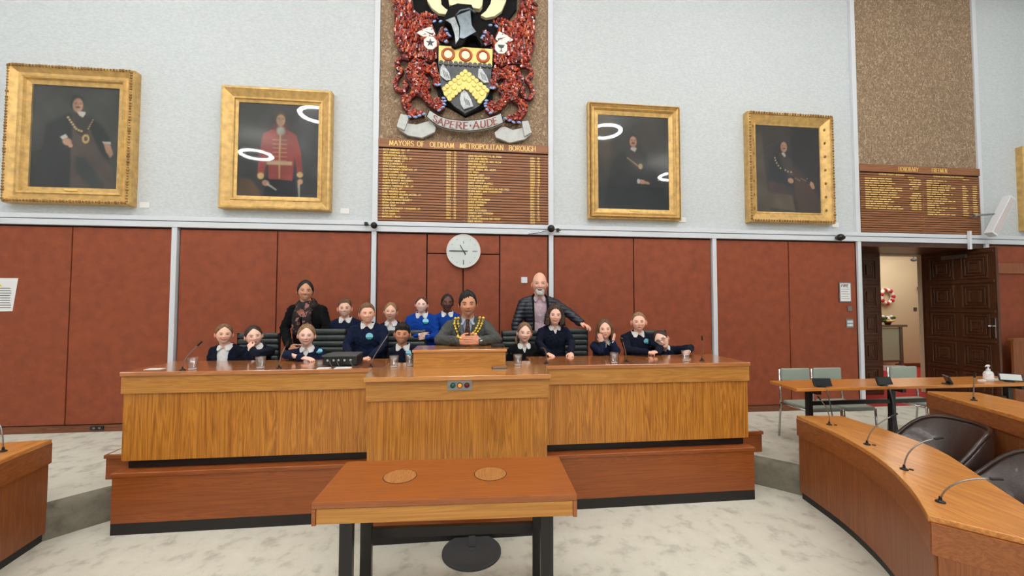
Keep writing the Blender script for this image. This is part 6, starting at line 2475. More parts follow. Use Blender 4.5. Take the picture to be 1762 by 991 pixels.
    if vee:
        so = go.modifiers.new('edge', 'SOLIDIFY')
        so.thickness = .006 * sc
        so.offset = -1
        # shirt under the opening
        q = MB()
        q.ell(chest, (shw - .045 * sc, .084 * sc, .160 * sc), 18, 12)
        q.ell((hip + chest) / 2, (shw - .055 * sc, .081 * sc, .18 * sc), 18, 12)
        q.cap(sj['L'] + Vector((.02, 0, 0)), .038 * sc, sj['R'] - Vector((.02, 0, 0)), .038 * sc, 12)
        for nm, k in (('L', -1), ('R', 1)):
            q.cap(sj[nm] + Vector((-k * .03 * sc, -.004, .004)), .040 * sc, nb + Vector((k * .028 * sc, .0, .006)), .032 * sc, 12)
        co2, no2, fs2 = vox(q, .010, 4)
        wv = np.sin(co2[:, 0] * 50 + 4 * np.sin(co2[:, 2] * 30)) * np.sin(co2[:, 2] * 44 + 5 * np.sin(co2[:, 0] * 31))
        co2 = co2 + no2 * (.0025 * wv)[:, None]
        q = MB()
        q.add(co2.tolist(), fs2)
        q.build('shirt', shirt, t, smooth=True)
    # legs wear
    q = MB()
    for k in (-1, 1):
        hj, kn, ft = A['leg%d' % k]
        q.cap(hj, .078 * sc, kn, .060 * sc, 12)
        q.cap(kn, .058 * sc, ft + Vector((0, 0, -.01)), .046 * sc, 12)
    q.ell(hip + Vector((0, 0, -.02)), (.13 * sc, .10 * sc, .10 * sc), 16, 10)
    co3, no3, fs3 = vox(q, .016, 3)
    q = MB()
    q.add(co3.tolist(), fs3)
    q.build('trousers', outfit.get('legs', 'grey_trousers'), t, smooth=True)
    for k in (-1, 1):
        hj, kn, ft = A['leg%d' % k]
        q = MB()
        q.ell(ft + Vector((0, -.045 * sc, -.050)), (.040 * sc, .105 * sc, .038), 14, 8)
        q.build('shoe', 'shoe', t, smooth=True)
    # cuffs of the shirt
    for nm in ('L', 'R'):
        a = A[nm]
        if a.get('cuff'):
            d = (a['wr'] - a['el']).normalized()
            q = MB()
            q.tube([a['wr'] - d * .012, a['wr'] + d * .012], [.030 * sc, .029 * sc], 16)
            q.build('cuff', shirt, t, smooth=False)
    # collar
    if collar:
        q = MB()
        rs = []
        n = 40
        f0 = .10 if collar != 'round' else .06
        for i in range(n + 1):
            ph = f0 + (2 * PI - 2 * f0) * i / n
            sx, cy = math.sin(ph), -math.cos(ph)
            fr = (1 + math.cos(ph)) / 2        # 1 at the front, 0 at the back
            ri = .050 * sc
            ro = (.064 + (.024 if collar != 'round' else .022) * fr ** 2) * sc
            cz = nb.z + (.020 - .012 * fr) * sc
            sg = 1 if ph < PI else -1
            sh_ = sg * .34 * max(0, fr) ** 6
            sxo, cyo = math.sin(ph + sh_), -math.cos(ph + sh_)
            if collar == 'round' and i in (0, n):
                ro *= .82
            xo, yo = nb.x + ro * sxo, nb.y - .012 * sc * fr + ro * .88 * cyo
            hit = bvh.ray_cast(Vector((xo, yo, nb.z + .2)) - loc, Vector((0, 0, -1)))
            zo = cz - .045 * sc
            if hit[0] is not None:
                zo = max(zo, hit[0].z + loc.z + .004)
            if vee:
                zo = max(cz - (.018 + .026 * fr) * sc, min(zo, cz - .01))
            pi_ = Vector((nb.x + ri * sx, nb.y - .010 * sc + ri * .9 * cy, cz - .016 * sc))
            pt = Vector((nb.x + ri * sx, nb.y - .010 * sc + ri * .9 * cy, cz + .008 * sc))
            pf = Vector((nb.x + (ri + .006 * sc) * sx, nb.y - .010 * sc + (ri + .006 * sc) * .9 * cy, cz + .010 * sc))
            po = Vector((xo, yo, zo + .004))
            pl = Vector((xo, yo, zo - .002))
            rs.append([pi_, pt, pf, po, pl])
        q.rings(rs)
        q.build('collar', shirt, t, smooth=False)
    # ---------------- hair
    if hairspec:
        hm = hair_mat(*hairspec['mat'])
        vs, nt, nf = hair_geo(L, P, hairspec)
        q = MB()
        q.add([tuple(hc + R @ Vector(p)) for p in vs.reshape(-1, 3)], grid_faces(nt, nf))
        ho = q.build('hair', hm, t, smooth=True)
        for kind, spec in hairspec.get('more', ()):
            q = MB()
            if kind == 'tail':
                pts = [tuple(hc + R @ Vector((a * L, b * L, c * L))) for a, b, c in spec['pts']]
                q.tube(smooth_line3(pts, 4), [spec['r'] * L * k for k in taper(len(smooth_line3(pts, 4)))], 10)
                q.build('ponytail', hm, ho, smooth=True)
            if kind == 'bun':
                a, b, c, r = spec
                q.ell(hc + R @ Vector((a * L, b * L, c * L)), (r * L, r * L, r * .9 * L), 16, 10)
                q.build('bun', hm, ho, smooth=True)
            if kind == 'curtain':
                curtain(q, hc, R, L, P, spec)
                q.build('loose_hair', hm, ho, smooth=True)
            if kind == 'band':
                a, b, c, r, colr = spec
                q.tube([hc + R @ Vector((a * L + r * L * math.cos(k), b * L, c * L + r * L * math.sin(k))) for k in [j * PI / 6 for j in range(12)]], .012 * L, 6, closed=True)
                q.build('hair_band', colr, ho, smooth=True)
    # ---------------- badge
    if badge:
        bx, bz, r = badge
        hit = bvh.ray_cast(Vector((bx - loc.x, -1, bz - loc.z)), Vector((0, 1, 0)))
        if hit[0] is not None:
            hy_ = hit[0].y + loc.y
            nrm = hit[1]
            if nrm.y > 0:
                nrm = -nrm
            rot = Vector((0, -1, 0)).rotation_difference(nrm).to_matrix()
            for (nm, mt_, a0, a1, dd) in (('badge', 'badge_blue', 0, 2 * PI, .004), ('badge_base', 'badge_teal', PI * 1.1, PI * 1.9, .0062)):
                q = MB()
                pts = [Vector((r * math.cos(a), -dd, r * .95 * math.sin(a))) for a in [a0 + (a1 - a0) * i / 23 for i in range(24)]]
                pts2 = [p + Vector((0, .007, 0)) for p in pts]
                q.rings([[Vector((bx, hy_, bz)) + rot @ p for p in pts2], [Vector((bx, hy_, bz)) + rot @ p for p in pts]])
                q.build(nm, mt_, t)
    ctx = dict(t=t, hc=hc, R=R, L=L, bvh=bvh, loc=loc, nb=nb, sc=sc, A=A, sj=sj, X=X, Y=Y, shz=shz, chest=chest)
    for fn in extras:
        fn(ctx)
    return t


def smooth_line3(pts, n=4):
    out = []
    k = len(pts)
    for i in range(k - 1):
        p0, p1, p2, p3 = Vector(pts[max(i - 1, 0)]), Vector(pts[i]), Vector(pts[i + 1]), Vector(pts[min(i + 2, k - 1)])
        for j in range(n):
            u = j / n
            out.append(0.5 * ((2 * p1) + (p2 - p0) * u + (2 * p0 - 5 * p1 + 4 * p2 - p3) * u * u + (-p0 + 3 * p1 - 3 * p2 + p3) * u ** 3))
    out.append(Vector(pts[-1]))
    return out


def taper(n):
    return [math.sin(PI * min(.96, .12 + .88 * i / (n - 1)) ** .8) * .9 + .12 for i in range(n)]


def curtain(q, hc, R, L, P, spec):
    """hair hanging round the sides and back of the head"""
    a0, z0, z1 = math.radians(spec['from']), spec.get('z0', .22), spec['z1']
    th, fl = spec.get('t', .06), spec.get('flare', .10)
    curly = spec.get('curly', 0)
    n, mm = 72, 26
    outer, inner = [], []
    for j in range(mm + 1):
        v = j / mm
        z = z0 + (z1 - z0) * v
        ro, ri = [], []
        for i in range(n + 1):
            a = a0 + (2 * PI - 2 * a0) * i / n
            zz = max(min(z, .3), -.10)
            s = math.sqrt(max(0, 1 - (zz / .5) ** 2))
            bx, by = .345 * P.get('w', 1) * s, .415 * s
            ex = th * (.55 + .6 * math.sin(PI * min(1, v * 1.1)) ** .7) + fl * v * v
            nz = .012 * math.sin(a * 17 + 4 * math.sin(v * 5)) + .008 * math.sin(a * 31 + v * 9)
            if curly:
                nz = curly * (math.sin(a * 11 + 3 * math.sin(v * 9)) * math.sin(v * 21 + a * 3) + .6 * math.sin(a * 23 + v * 13) * math.sin(v * 37 + a))
            edge = min(1, i / 3.0, (n - i) / 3.0)
            endt = min(1, (mm - j) / 2.0 + .15)
            so = (1 + 0 * v)
            x, y = math.sin(a), -math.cos(a)
            pull = spec.get('pull', .0) * v
            ox = (bx + (ex + nz) * edge * endt) * x
            oy = (by + (ex + nz) * edge * endt) * y + pull
            ix, iy = (bx - .02) * x, (by - .02) * y + pull
            zz2 = z + (.03 * math.sin(a * 9) * v if not curly else .04 * math.sin(a * 7) * v)
            ro.append(tuple(hc + R @ (Vector((ox, oy, zz2)) * L)))
            ri.append(tuple(hc + R @ (Vector((ix, iy, zz2)) * L)))
        outer.append(ro)
        inner.append(ri)
    rows = outer + inner[::-1]
    k = len(rows)
    m_ = n + 1
    vs = [p for r in rows for p in r]
    fs = []
    for a in range(k):
        b = (a + 1) % k
        for i in range(n):
            fs.append((a * m_ + i, a * m_ + i + 1, b * m_ + i + 1, b * m_ + i))
    # close the two front edges
    for i in (0, n):
        for j in range(mm):
            fs.append((j * m_ + i, (j + 1) * m_ + i, (k - 2 - j) * m_ + i, (k - 1 - j) * m_ + i))
    q.add(vs, fs)


# ---------------------------------------------------------------- office chairs behind the desk


def desk_chair(label, x, y, topz, grp, rz=0):
    t = thing('office_chair', label, 'chair', (x, y, FLZ), grp, rz)
    H = topz - FLZ
    w = .205
    n = 8
    z0, z1 = .50, H
    q = MB()
    q.box(-w, w, .035, .055, z0, z1 - .01)
    q.build('back_shell', 'leather', t, local=True)
    for i in range(n):
        za = z0 + (z1 - z0) * i / n
        zb = z0 + (z1 - z0) * (i + 1) / n
        r = (zb - za) / 2
        q = MB()
        q.tube([(-w + .008, .022, (za + zb) / 2), (-w + .02, .015, (za + zb) / 2), (w - .02, .015, (za + zb) / 2), (w - .008, .022, (za + zb) / 2)], [r * .8, r * .97, r * .97, r * .8], 12, flat=1.0)
        q.v = [(px_, .022 + (py_ - .018) * .45, pz_) for px_, py_, pz_ in q.v]
        q.build('back_rib', 'leather', t, smooth=True, local=True)
    for k in (-1, 1):
        q = MB()
        q.box(k * (w + .006) - .006, k * (w + .006) + .006, .02, .05, .42, z1)
        q.build('side_frame', 'blackgloss', t, local=True, bevel=.004)
        q = MB()
        q.tube(smooth_line3([(k * (w + .02), .03, .62), (k * (w + .045), -.05, .655), (k * (w + .05), -.26, .65), (k * (w + .04), -.30, .60), (k * (w + .02), -.25, .46)], 4), .013, 8)
        q.build('arm', 'chrome', t, smooth=True, local=True)
    for i in range(6):
        q = MB()
        yy = -.36 + i * .066
        q.tube([(-w + .01, yy, .44), (w - .01, yy, .44)], .034, 10)
        q.build('seat_rib', 'leather', t, smooth=True, local=True)
    q = MB()
    q.tube([(0, -.15, .07), (0, -.15, .42)], .026, 10)
    q.build('column', 'chrome', t, local=True)
    for k in range(5):
        a = 2 * PI * k / 5 + .3
        q = MB()
        ex, ey = .27 * math.cos(a), -.15 + .27 * math.sin(a)
        q.tube([(0, -.15, .09), (ex, ey, .06)], [.022, .014], 8)
        q.ell((ex, ey, .027), (.016, .026, .026), 10, 6)
        q.build('base_leg', 'chrome', t, local=True)
    return t


GC = 'black ribbed office chairs behind the long desk'
for lb, x, tz in (('leftmost black ribbed office chair, behind the child resting chin on hand', -2.24, 1.468),
                  ('black ribbed office chair behind the child in front of the standing woman', -1.535, 1.508),
                  ('black ribbed office chair behind the small dark haired child in navy', -.675, 1.490),
                  ('black ribbed office chair behind the child with white round collar right of the mayor', .606, 1.476),
                  ('black ribbed office chair on which the bald man rests his hand', 1.20, 1.498),
                  ('rightmost black ribbed office chair, behind the child in glasses', 2.17, 1.472)):
    desk_chair(lb, x, 4.60, tz, GC)
desk_chair('black ribbed office chair hidden behind the man wearing the gold chain', .0, 4.42, 1.44, GC)

# ---------------------------------------------------------------- the people, left to right
FAIR = S(244, 196, 174)
FAIR2 = S(250, 206, 186)
TAN = S(206, 150, 116)
BROWN = S(212, 150, 116)
DARK = S(100, 66, 54)
LIGHTBR = ('light_brown', S(90, 64, 44), S(138, 104, 74))
MIDBR = ('mid_brown', S(74, 50, 34), S(120, 86, 58))
DARKBR = ('dark_brown', S(38, 26, 20), S(74, 52, 40))
BLACKH = ('black', S(10, 8, 8), S(30, 25, 24))
SANDY = ('sandy', S(112, 82, 56), S(164, 128, 92))

PULLED = dict(line=[(0, .375), (14, .35), (32, .27), (50, .15), (64, .04), (76, -.03), (88, .02), (100, -.10), (140, -.30), (180, -.34)], t_top=.045, t_side=.040, t_back=.04, noise=.10, edge=.6)
BOY = dict(line=[(0, .31), (24, .31), (42, .27), (64, .10), (76, -.02), (88, .02), (104, -.14), (150, -.28), (180, -.30)], t_top=.065, t_side=.028, t_back=.03, noise=.18)


def hs(base, **k):
    d = dict(base)
    d.update(k)
    return d


GP = 'children in school uniform behind the long desk'
V0 = dict(name='cardigan')
# P1
person('child at far left, brown hair pulled back, navy cardigan over white shirt', -2.397, 4.33, 1.582, 1.386, FAIR,
       hs(PULLED, mat=LIGHTBR, part=.0, seed=1), dict(name='cardigan', vee=(.062, .045, 1.16)), GP, tilt=2, yaw=4, shw=.172, cloth='navy_dark', P=dict(smile=1.1, iris=S(70, 90, 110), brow_k=.5, lash=S(70, 48, 38)))
# P2
person('child leaning head on hand, chin propped, in front of the leftmost chair', -2.109, 4.33, 1.565, 1.362, FAIR2,
       hs(PULLED, mat=DARKBR, seed=2), dict(name='jumper', vee=(.055, .008, 1.25)), GP, tilt=-7, yaw=8, shw=.165, shz=1.345, cloth='navy_dark', pose='sit', hx=-.012,
       arms={'R': dict(el=(-2.00, 4.10, 1.295), wr=(-2.075, 4.155, 1.345), d=(-.35, .25, .5), n=(-.2, .9, .3), curl=.75, H=.115)},
       P=dict(smile=-.2, mouth=.09, iris=S(70, 80, 90)))
# P3
person('child with swept up light hair, one forearm laid along the desk', -1.606, 4.30, 1.580, 1.362, S(252, 208, 190),
       hs(PULLED, mat=SANDY, t_top=.05, front=.03, noise=.25, seed=3), dict(name='cardigan', vee=(.060, .008, 1.255)), GP, tilt=2, yaw=-2, shw=.17, cloth='navy', pose='sit',
       arms={'L': dict(el=(-1.715, 4.06, 1.300), wr=(-1.535, 3.955, 1.283), d=(1, -.15, -.12), n=(0, .2, -1), curl=.28, H=.135, ts=1),
             'R': dict(el=(-1.42, 4.22, 1.14), wr=(-1.46, 4.13, 1.0), d=(0, -1, -.2), n=(0, 0, -1), curl=.3)},
       badge=(-1.487, 1.305, .030), P=dict(smile=.9, iris=S(80, 90, 110), brow_k=.4), hair_top=.05)
# P4
person('child with side swept brown hair, standing between the woman and a taller boy', -1.399, 4.84, 1.838, 1.630, FAIR,
       hs(BOY, mat=MIDBR, t_top=.075, front=.04, sweep=.02, side=.05, seed=4), dict(name='jumper'), GP, tilt=-1, yaw=-2, shw=.185, cloth='navy',
       P=dict(smile=1.6, teeth=True, iris=S(60, 60, 60), ear=1.15), hair_top=.06, collar='round')
# P5
person('tallest boy of the left group, navy jumper with round badge, arms to the desk', -1.05, 4.42, 1.790, 1.582, S(246, 190, 164),
       hs(BOY, mat=LIGHTBR, t_top=.07, front=.035, noise=.2, seed=5), dict(name='jumper'), GP, tilt=-2, yaw=6, shw=.205, shz=1.548, cloth='navy', hx=.0,
       arms={'L': dict(el=(-1.245, 4.34, 1.35), wr=(-1.145, 4.13, 1.255), d=(.5, -.5, -.1), n=(0, .2, -1), curl=.5, H=.13),
             'R': dict(el=(-.865, 4.34, 1.35), wr=(-.955, 4.13, 1.255), d=(-.5, -.5, -.1), n=(0, .2, -1), curl=.5, H=.13)},
       badge=(-1.015, 1.447, .036), P=dict(smile=1.6, teeth=True, w=1.06, iris=S(60, 50, 40)), hair_top=.06, collar='round')
# P6
person('slim child with centre parted fair hair, white blouse under open navy cardigan', -.874, 4.78, 1.797, 1.594, FAIR,
       hs(PULLED, mat=SANDY, part=.0, seed=6), dict(name='cardigan', vee=(.060, .050, 1.30)), GP, tilt=3, yaw=-3, shw=.150, cloth='navy_dark', P=dict(smile=1.2, iris=S(70, 90, 100), brow_k=.45, w=.96))
# P7
person('small child with dark fringe and wide white collar, left of the lectern box', -.665, 4.30, 1.590, 1.371, BROWN,
       hs(BOY, mat=BLACKH, line=[(0, .20), (30, .20), (46, .17), (60, .06), (76, .0), (88, .03), (104, -.12), (150, -.24), (180, -.28)], t_top=.075, t_side=.03, front=.05, noise=.14, seed=7), dict(name='jumper'), GP,
       tilt=4, yaw=-4, shw=.150, shz=1.330, cloth='navy_dark', pose='sit', badge=(-.600, 1.281, .033), P=dict(smile=1.3, iris=S(30, 20, 16), brow=S(24, 18, 16), brow_w=.015, teeth=True, ear=1.15),
       hair_top=.07, collar='round')
# P8
person('child in royal blue jumper, auburn hair tied behind, standing behind a chair', -.527, 4.78, 1.866, 1.684, S(252, 212, 200),
       hs(PULLED, mat=('auburn', S(66, 36, 26), S(112, 66, 46)), part=.0, t_back=.05, seed=8, more=[('tail', dict(pts=[(.12, .34, -.05), (.22, .36, -.25), (.25, .28, -.48), (.22, .2, -.62)], r=.10))]), dict(name='jumper'), GP,
       tilt=2, yaw=-3, shw=.190, cloth='royal', badge=(-.478, 1.585, .034), P=dict(smile=1.4, teeth=True, iris=S(70, 90, 110), w=1.04),
       arms={'L': dict(el=(-.70, 4.74, 1.40), wr=(-.56, 4.62, 1.43), d=(1, -.1, 0), n=(0, 1, 0), curl=.4),
             'R': dict(el=(-.36, 4.74, 1.40), wr=(-.46, 4.62, 1.41), d=(-1, -.1, 0), n=(0, 1, 0), curl=.4)}, collar='round')
# P9
person('dark skinned child in royal blue jumper, hair drawn back tight', -.238, 4.86, 1.900, 1.695, DARK,
       hs(PULLED, mat=BLACKH, seed=9, t_top=.03), dict(name='jumper'), GP, tilt=3, yaw=5, shw=.170, cloth='royal',
       P=dict(smile=.9, iris=S(20, 14, 12), lip=S(84, 44, 40), brow=S(20, 14, 12), w=.95, lash=S(14, 10, 10)), collar='v')

# mayor


def front_y(ctx, x, z):
    hit = ctx['bvh'].ray_cast(Vector((x - ctx['loc'].x, -1.5, z - ctx['loc'].z)), Vector((0, 1, 0)))
    if hit[0] is None:
        return ctx['Y'] - .09
    return hit[0].y + ctx['loc'].y


def mayor_extras(ctx):
    t, X, Y, sc = ctx['t'], ctx['X'], ctx['Y'], ctx['sc']
    # lapels
    for k in (-1, 1):
        poly = [(X + k * .066, 1.665), (X + k * .098, 1.640), (X + k * .104, 1.585), (X + k * .080, 1.578), (X + k * .092, 1.560), (X + k * .030, 1.46), (X + k * .020, 1.475), (X + k * .050, 1.590)]
        q = MB()
        n = len(poly)
        pf = [(x, min(front_y(ctx, X + k * max(abs(x - X), .07), z), Y - .06) - .012, z) for x, z in poly]
        pb = [(x, y + .010, z) for x, y, z in pf]
        q.add(pf + pb, [tuple(range(n)), tuple(range(n, 2 * n))[::-1]] + [(i, (i + 1) % n, n + (i + 1) % n, n + i) for i in range(n)])
        q.build('lapel', 'charcoal', t)
    # tie
    q = MB()
    yy = Y - .125
    q.rings([[(X + a * w, y, z) for a, y in ((-1, yy + .008), (-.3, yy - .006), (.3, yy - .006), (1, yy + .008), (.5, yy + .014), (-.5, yy + .014))]
             for w, z in ((.016, 1.640), (.022, 1.632), (.014, 1.605), (.016, 1.60), (.026, 1.52), (.032, 1.44))])
    M['tie'] = speckle_mat('patterned_tie', [S(48, 22, 26), S(60, 30, 34), S(40, 18, 24), S(116, 70, 52)], 120, .5, 0)
    q.build('tie', 'tie', t, smooth=False)
    # chain of office: two strands down each side
    h = thing('chain_of_office', 'heavy gold chain of office worn over the dark suit of the seated mayor', 'chain', (X, Y - .1, 1.45))
    strands = [[(-.118, 1.645), (-.128, 1.60), (-.115, 1.55), (-.092, 1.50), (-.06, 1.475)], [(-.090, 1.648), (-.092, 1.60), (-.078, 1.555), (-.050, 1.505), (-.03, 1.485)],
               [(.150, 1.648), (.140, 1.60), (.120, 1.55), (.085, 1.50), (.055, 1.47)], [(.118, 1.650), (.108, 1.60), (.088, 1.555), (.060, 1.51), (.03, 1.485)]]
    for stn in strands:
        ln = smooth_line(stn, 6)
        acc = 0
        last = None
        i = 0
        for p in ln:
            if last is None or math.hypot(p[0] - last[0], p[1] - last[1]) > .0235:
                last = p
                y = min(front_y(ctx, X + p[0], p[1]), Y - .06) - .012
                q = MB()
                r = .0145 if i % 2 == 0 else .0115
                q.ell((X + p[0], y, p[1]), (r, r * .7, r * 1.05), 10, 6)
                q.build('link', 'chain_gold', h, smooth=True)
                i += 1
        q = MB()
        q.tube([(X + p[0], min(front_y(ctx, X + p[0], p[1]), Y - .06) - .009, p[1]) for p in ln], .004, 6)
        q.build('strand', 'chain_gold', h, smooth=True)
    # wrist watch
    a = ctx['A']['R']
    d = (a['wr'] - a['el']).normalized()
    c = a['wr'] - d * .012
    q = MB()
    q.tube([c - d * .010, c + d * .010], [.033, .033], 18)
    w_ = q.build('watch_strap', 'silver', t)
    q = MB()
    up = Vector((0, -.9, .45)).normalized()
    q.tube([c + up * .030, c + up * .040], [.018, .016], 18)
    q.build('watch_dial', 'white', t)


person('seated man in charcoal suit and gold chain, hands clasped at mid desk', .003, 4.02, 1.915, 1.660, S(208, 150, 120),
       hs(BOY, mat=BLACKH, edge=2.2, line=[(0, .285), (20, .285), (38, .26), (54, .17), (66, .04), (78, -.08), (88, .0), (104, -.16), (150, -.28), (180, -.30)], t_top=.085, t_side=.05, front=.03, side=.16, noise=.13, seed=10),
       dict(name='suit_jacket', vee=(.070, .010, 1.43), legs='charcoal'), None, tilt=-2, yaw=2, hy=3.95, adult=True, shw=.232, shz=1.622, cloth='charcoal', shirt='blue_shirt', pose='sit',
       arms={'L': dict(el=(-.265, 3.90, 1.440), wr=(-.080, 3.675, 1.452), d=(1, -.42, .10), n=(.2, 1, -.15), curl=.42, H=.175, ts=1, thumb=.2, cuff=False),
             'R': dict(el=(.285, 3.90, 1.440), wr=(.115, 3.675, 1.450), d=(-1, -.45, .12), n=(-.2, 1, -.15), curl=.42, H=.175, ts=-1, thumb=.2, cuff=False)},
       P=dict(smile=.8, w=.95, brow=S(20, 16, 14), brow_w=.018, fold=.6, iris=S(28, 18, 14), nose=1.15, stubble=S(110, 84, 72), lip=S(150, 84, 74)), hair_top=.075, extras=(mayor_extras,))

# P10
person('child with light hair and white collar, right of the small wooden plaque', .606, 4.31, 1.590, 1.372, FAIR2,
       hs(PULLED, mat=LIGHTBR, t_top=.045, noise=.22, seed=11, more=[('tail', dict(pts=[(-.26, .2, -.1), (-.36, .2, -.3), (-.36, .12, -.5), (-.30, .08, -.62)], r=.07))]), dict(name='cardigan', vee=(.045, .006, 1.27)), GP,
       tilt=3, yaw=6, shw=.165, cloth='black_cloth', pose='sit', P=dict(smile=1.2, iris=S(70, 80, 100), w=.97), hair_top=.05)


# bald man
def man_extras(ctx):
    t, X, Y = ctx['t'], ctx['X'], ctx['Y']
    hc, R, L = ctx['hc'], ctx['R'], ctx['L']
    q = MB()
    rr = random.Random(4)
    # trimmed beard with some volume
    q.ell(hc + R @ Vector((0, -.315 * L, -.40 * L)), (.15 * L, .10 * L, .12 * L), 18, 10)
    q.ell(hc + R @ Vector((-.11 * L, -.285 * L, -.31 * L)), (.085 * L, .08 * L, .12 * L), 12, 8)
    q.ell(hc + R @ Vector((.11 * L, -.285 * L, -.31 * L)), (.085 * L, .08 * L, .12 * L), 12, 8)
    q.ell(hc + R @ Vector((0, -.395 * L, -.205 * L)), (.11 * L, .035 * L, .028 * L), 14, 8)
    co, no, fs = vox(q, .006, 3)
    nz = np.sin(co[:, 0] * 420) * np.sin(co[:, 2] * 260 + co[:, 0] * 90)
    co = co + no * (.0018 * nz)[:, None]
    q = MB()
    q.add(co.tolist(), fs)
    q.build('beard', hair_mat('white', S(176, 170, 166), S(214, 210, 206)), t, smooth=True)
    for k in (-1, 1):
        q = MB()
        z0 = 1.86
        q.tube(smooth_line3([(X + k * .062, Y - .035, 1.905), (X + k * .088, Y - .07, 1.86), (X + k * .088, Y - .125, 1.80), (X + k * .086, Y - .150, 1.60), (X + k * .084, Y - .15, 1.35)], 5), [.012] * 21, 8)
        q.build('zip_edge', 'black_cloth', t, smooth=True)
    for i in range(6):
        z = 1.80 - i * .075
        q = MB()
        q.tube([(X, Y - .118, z), (X, Y - .128, z)], .006, 8)
        q.build('shirt_button', 'white_shirt', t)


person('bald white bearded man in navy quilted jacket and pink shirt, standing', .868, 4.86, 2.160, 1.885, S(240, 186, 162), None,
       dict(name='quilted_jacket', vee=(.085, .082, 1.10)), None, tilt=0, yaw=2, adult=True, shw=.245, shz=1.845, cloth='puffer', shirt='pink_shirt',
       arms={'L': dict(el=(.585, 4.84, 1.53), wr=(.60, 4.80, 1.27), d=(0, -.1, -1), n=(1, 0, 0), curl=.3, vis=False),
             'R': dict(el=(1.235, 4.84, 1.675), wr=(1.355, 4.70, 1.555), d=(.55, -.75, -.30), n=(0, -.25, -1), curl=.45, H=.185, ts=-1, spread=.1)},
       P=dict(smile=.5, w=.90, nose=1.3, beard=S(190, 184, 180), brow=S(150, 140, 132), brow_k=.6, iris=S(70, 76, 84), shade=.8, cheek=1.3), hair_top=0, extras=(man_extras,))

# P11
person('curly brown haired child in dark buttoned cardigan, standing with both hands on the desk', .966, 4.43, 1.785, 1.550, FAIR,
       hs(BOY, mat=DARKBR, line=[(0, .34), (30, .27), (46, .16), (58, .0), (70, -.2), (180, -.4)], t_top=.075, t_side=.08, t_back=.10, curly=True, noise=.22, edge=1.5, seed=12,
          more=[('curtain', dict([('from', 52), ('z0', .26), ('z1', -.50), ('t', .11), ('flare', .16), ('curly', .030)]))]),
       dict(name='cardigan', vee=(.052, .006, 1.46)), GP, tilt=3, yaw=4, shw=.182, shz=1.520, cloth='navy_dark',
       arms={'L': dict(el=(.775, 4.36, 1.36), wr=(.835, 4.13, 1.268), d=(.25, -.9, -.10), n=(0, -.1, -1), curl=.22, H=.13, ts=1),
             'R': dict(el=(1.150, 4.36, 1.36), wr=(1.075, 4.12, 1.272), d=(-.2, -.9, -.12), n=(0, -.1, -1), curl=.22, H=.13, ts=-1)},
       P=dict(smile=.9, iris=S(60, 60, 60), w=.95), hair_top=.08)
# P12
person('long haired child resting both cheeks in both hands, elbows on the desk', 1.470, 4.24, 1.625, 1.413, FAIR,
       hs(PULLED, mat=MIDBR, line=[(0, .36), (18, .33), (36, .24), (50, .08), (62, -.15), (180, -.4)], part=.0, t_top=.05, t_side=.06, t_back=.07, seed=13,
          more=[('curtain', dict([('from', 62), ('z0', .24), ('z1', -.72), ('t', .09), ('flare', .13)]))]),
       dict(name='jumper', vee=(.04, .005, 1.32)), GP, tilt=-2, yaw=2, shw=.150, shz=1.372, cloth='navy',
       arms={'L': dict(el=(1.385, 4.08, 1.295), wr=(1.418, 4.105, 1.375), d=(-.36, .22, 1), n=(.75, .65, 0), curl=.08, H=.118, ts=1, cuff=True, thumb=.2),
             'R': dict(el=(1.555, 4.08, 1.295), wr=(1.524, 4.105, 1.375), d=(.36, .22, 1), n=(-.75, .65, 0), curl=.08, H=.118, ts=-1, cuff=True, thumb=.2)},
       P=dict(smile=.5, mouth=.085, iris=S(60, 60, 60), cheek=1.4), hair_top=.05)
# P13
person('crop haired child standing with folded forearms on the desk, sweater with badge', 1.895, 4.34, 1.695, 1.485, S(250, 200, 178),
       hs(BOY, mat=('cropped', S(112, 82, 58), S(160, 126, 96)), line=[(0, .33), (28, .31), (46, .24), (60, .10), (74, .02), (90, .04), (104, -.12), (150, -.24), (180, -.28)], t_top=.035, t_side=.010, t_back=.012, front=.02, noise=.12, seed=14),
       dict(name='jumper'), GP, tilt=-2, yaw=2, shw=.190, shz=1.447, cloth='navy_dark',
       arms={'L': dict(el=(1.700, 4.14, 1.302), wr=(1.835, 3.975, 1.292), d=(1, -.1, -.10), n=(0, .3, -1), curl=.75, H=.125, ts=1),
             'R': dict(el=(2.085, 4.18, 1.302), wr=(1.995, 4.055, 1.285), d=(-1, -.15, -.1), n=(0, .3, -1), curl=.5, H=.125, ts=-1)},
       badge=(1.972, 1.372, .033), P=dict(smile=.4, mouth=.09, iris=S(60, 60, 60), ear=1.2, w=1.02), hair_top=.035)


def specs(ctx):
    t, hc, R, L = ctx['t'], ctx['hc'], ctx['R'], ctx['L']
    s = thing('spectacles', 'dark framed spectacles worn by the leaning child at the right end', 'glasses', tuple(hc))
    for k in (-1, 1):
        q = MB()
        q.tube([hc + R @ (Vector((k * .14 + .088 * math.cos(a), -.435, .0 + .068 * math.sin(a))) * L) for a in [j * PI / 10 for j in range(20)]], .011 * L, 6, closed=True)
        q.build('rim', 'glasses', s, smooth=True)
        q = MB()
        q.tube([hc + R @ (Vector((k * .225, -.43, .02)) * L), hc + R @ (Vector((k * .36, -.2, .02)) * L), hc + R @ (Vector((k * .37, .03, .0)) * L)], .008 * L, 6)
        q.build('temple', 'glasses', s, smooth=True)
    q = MB()
    q.tube([hc + R @ (Vector((-.05, -.445, .01)) * L), hc + R @ (Vector((.05, -.445, .01)) * L)], .009 * L, 6)
    q.build('bridge', 'glasses', s, smooth=True)


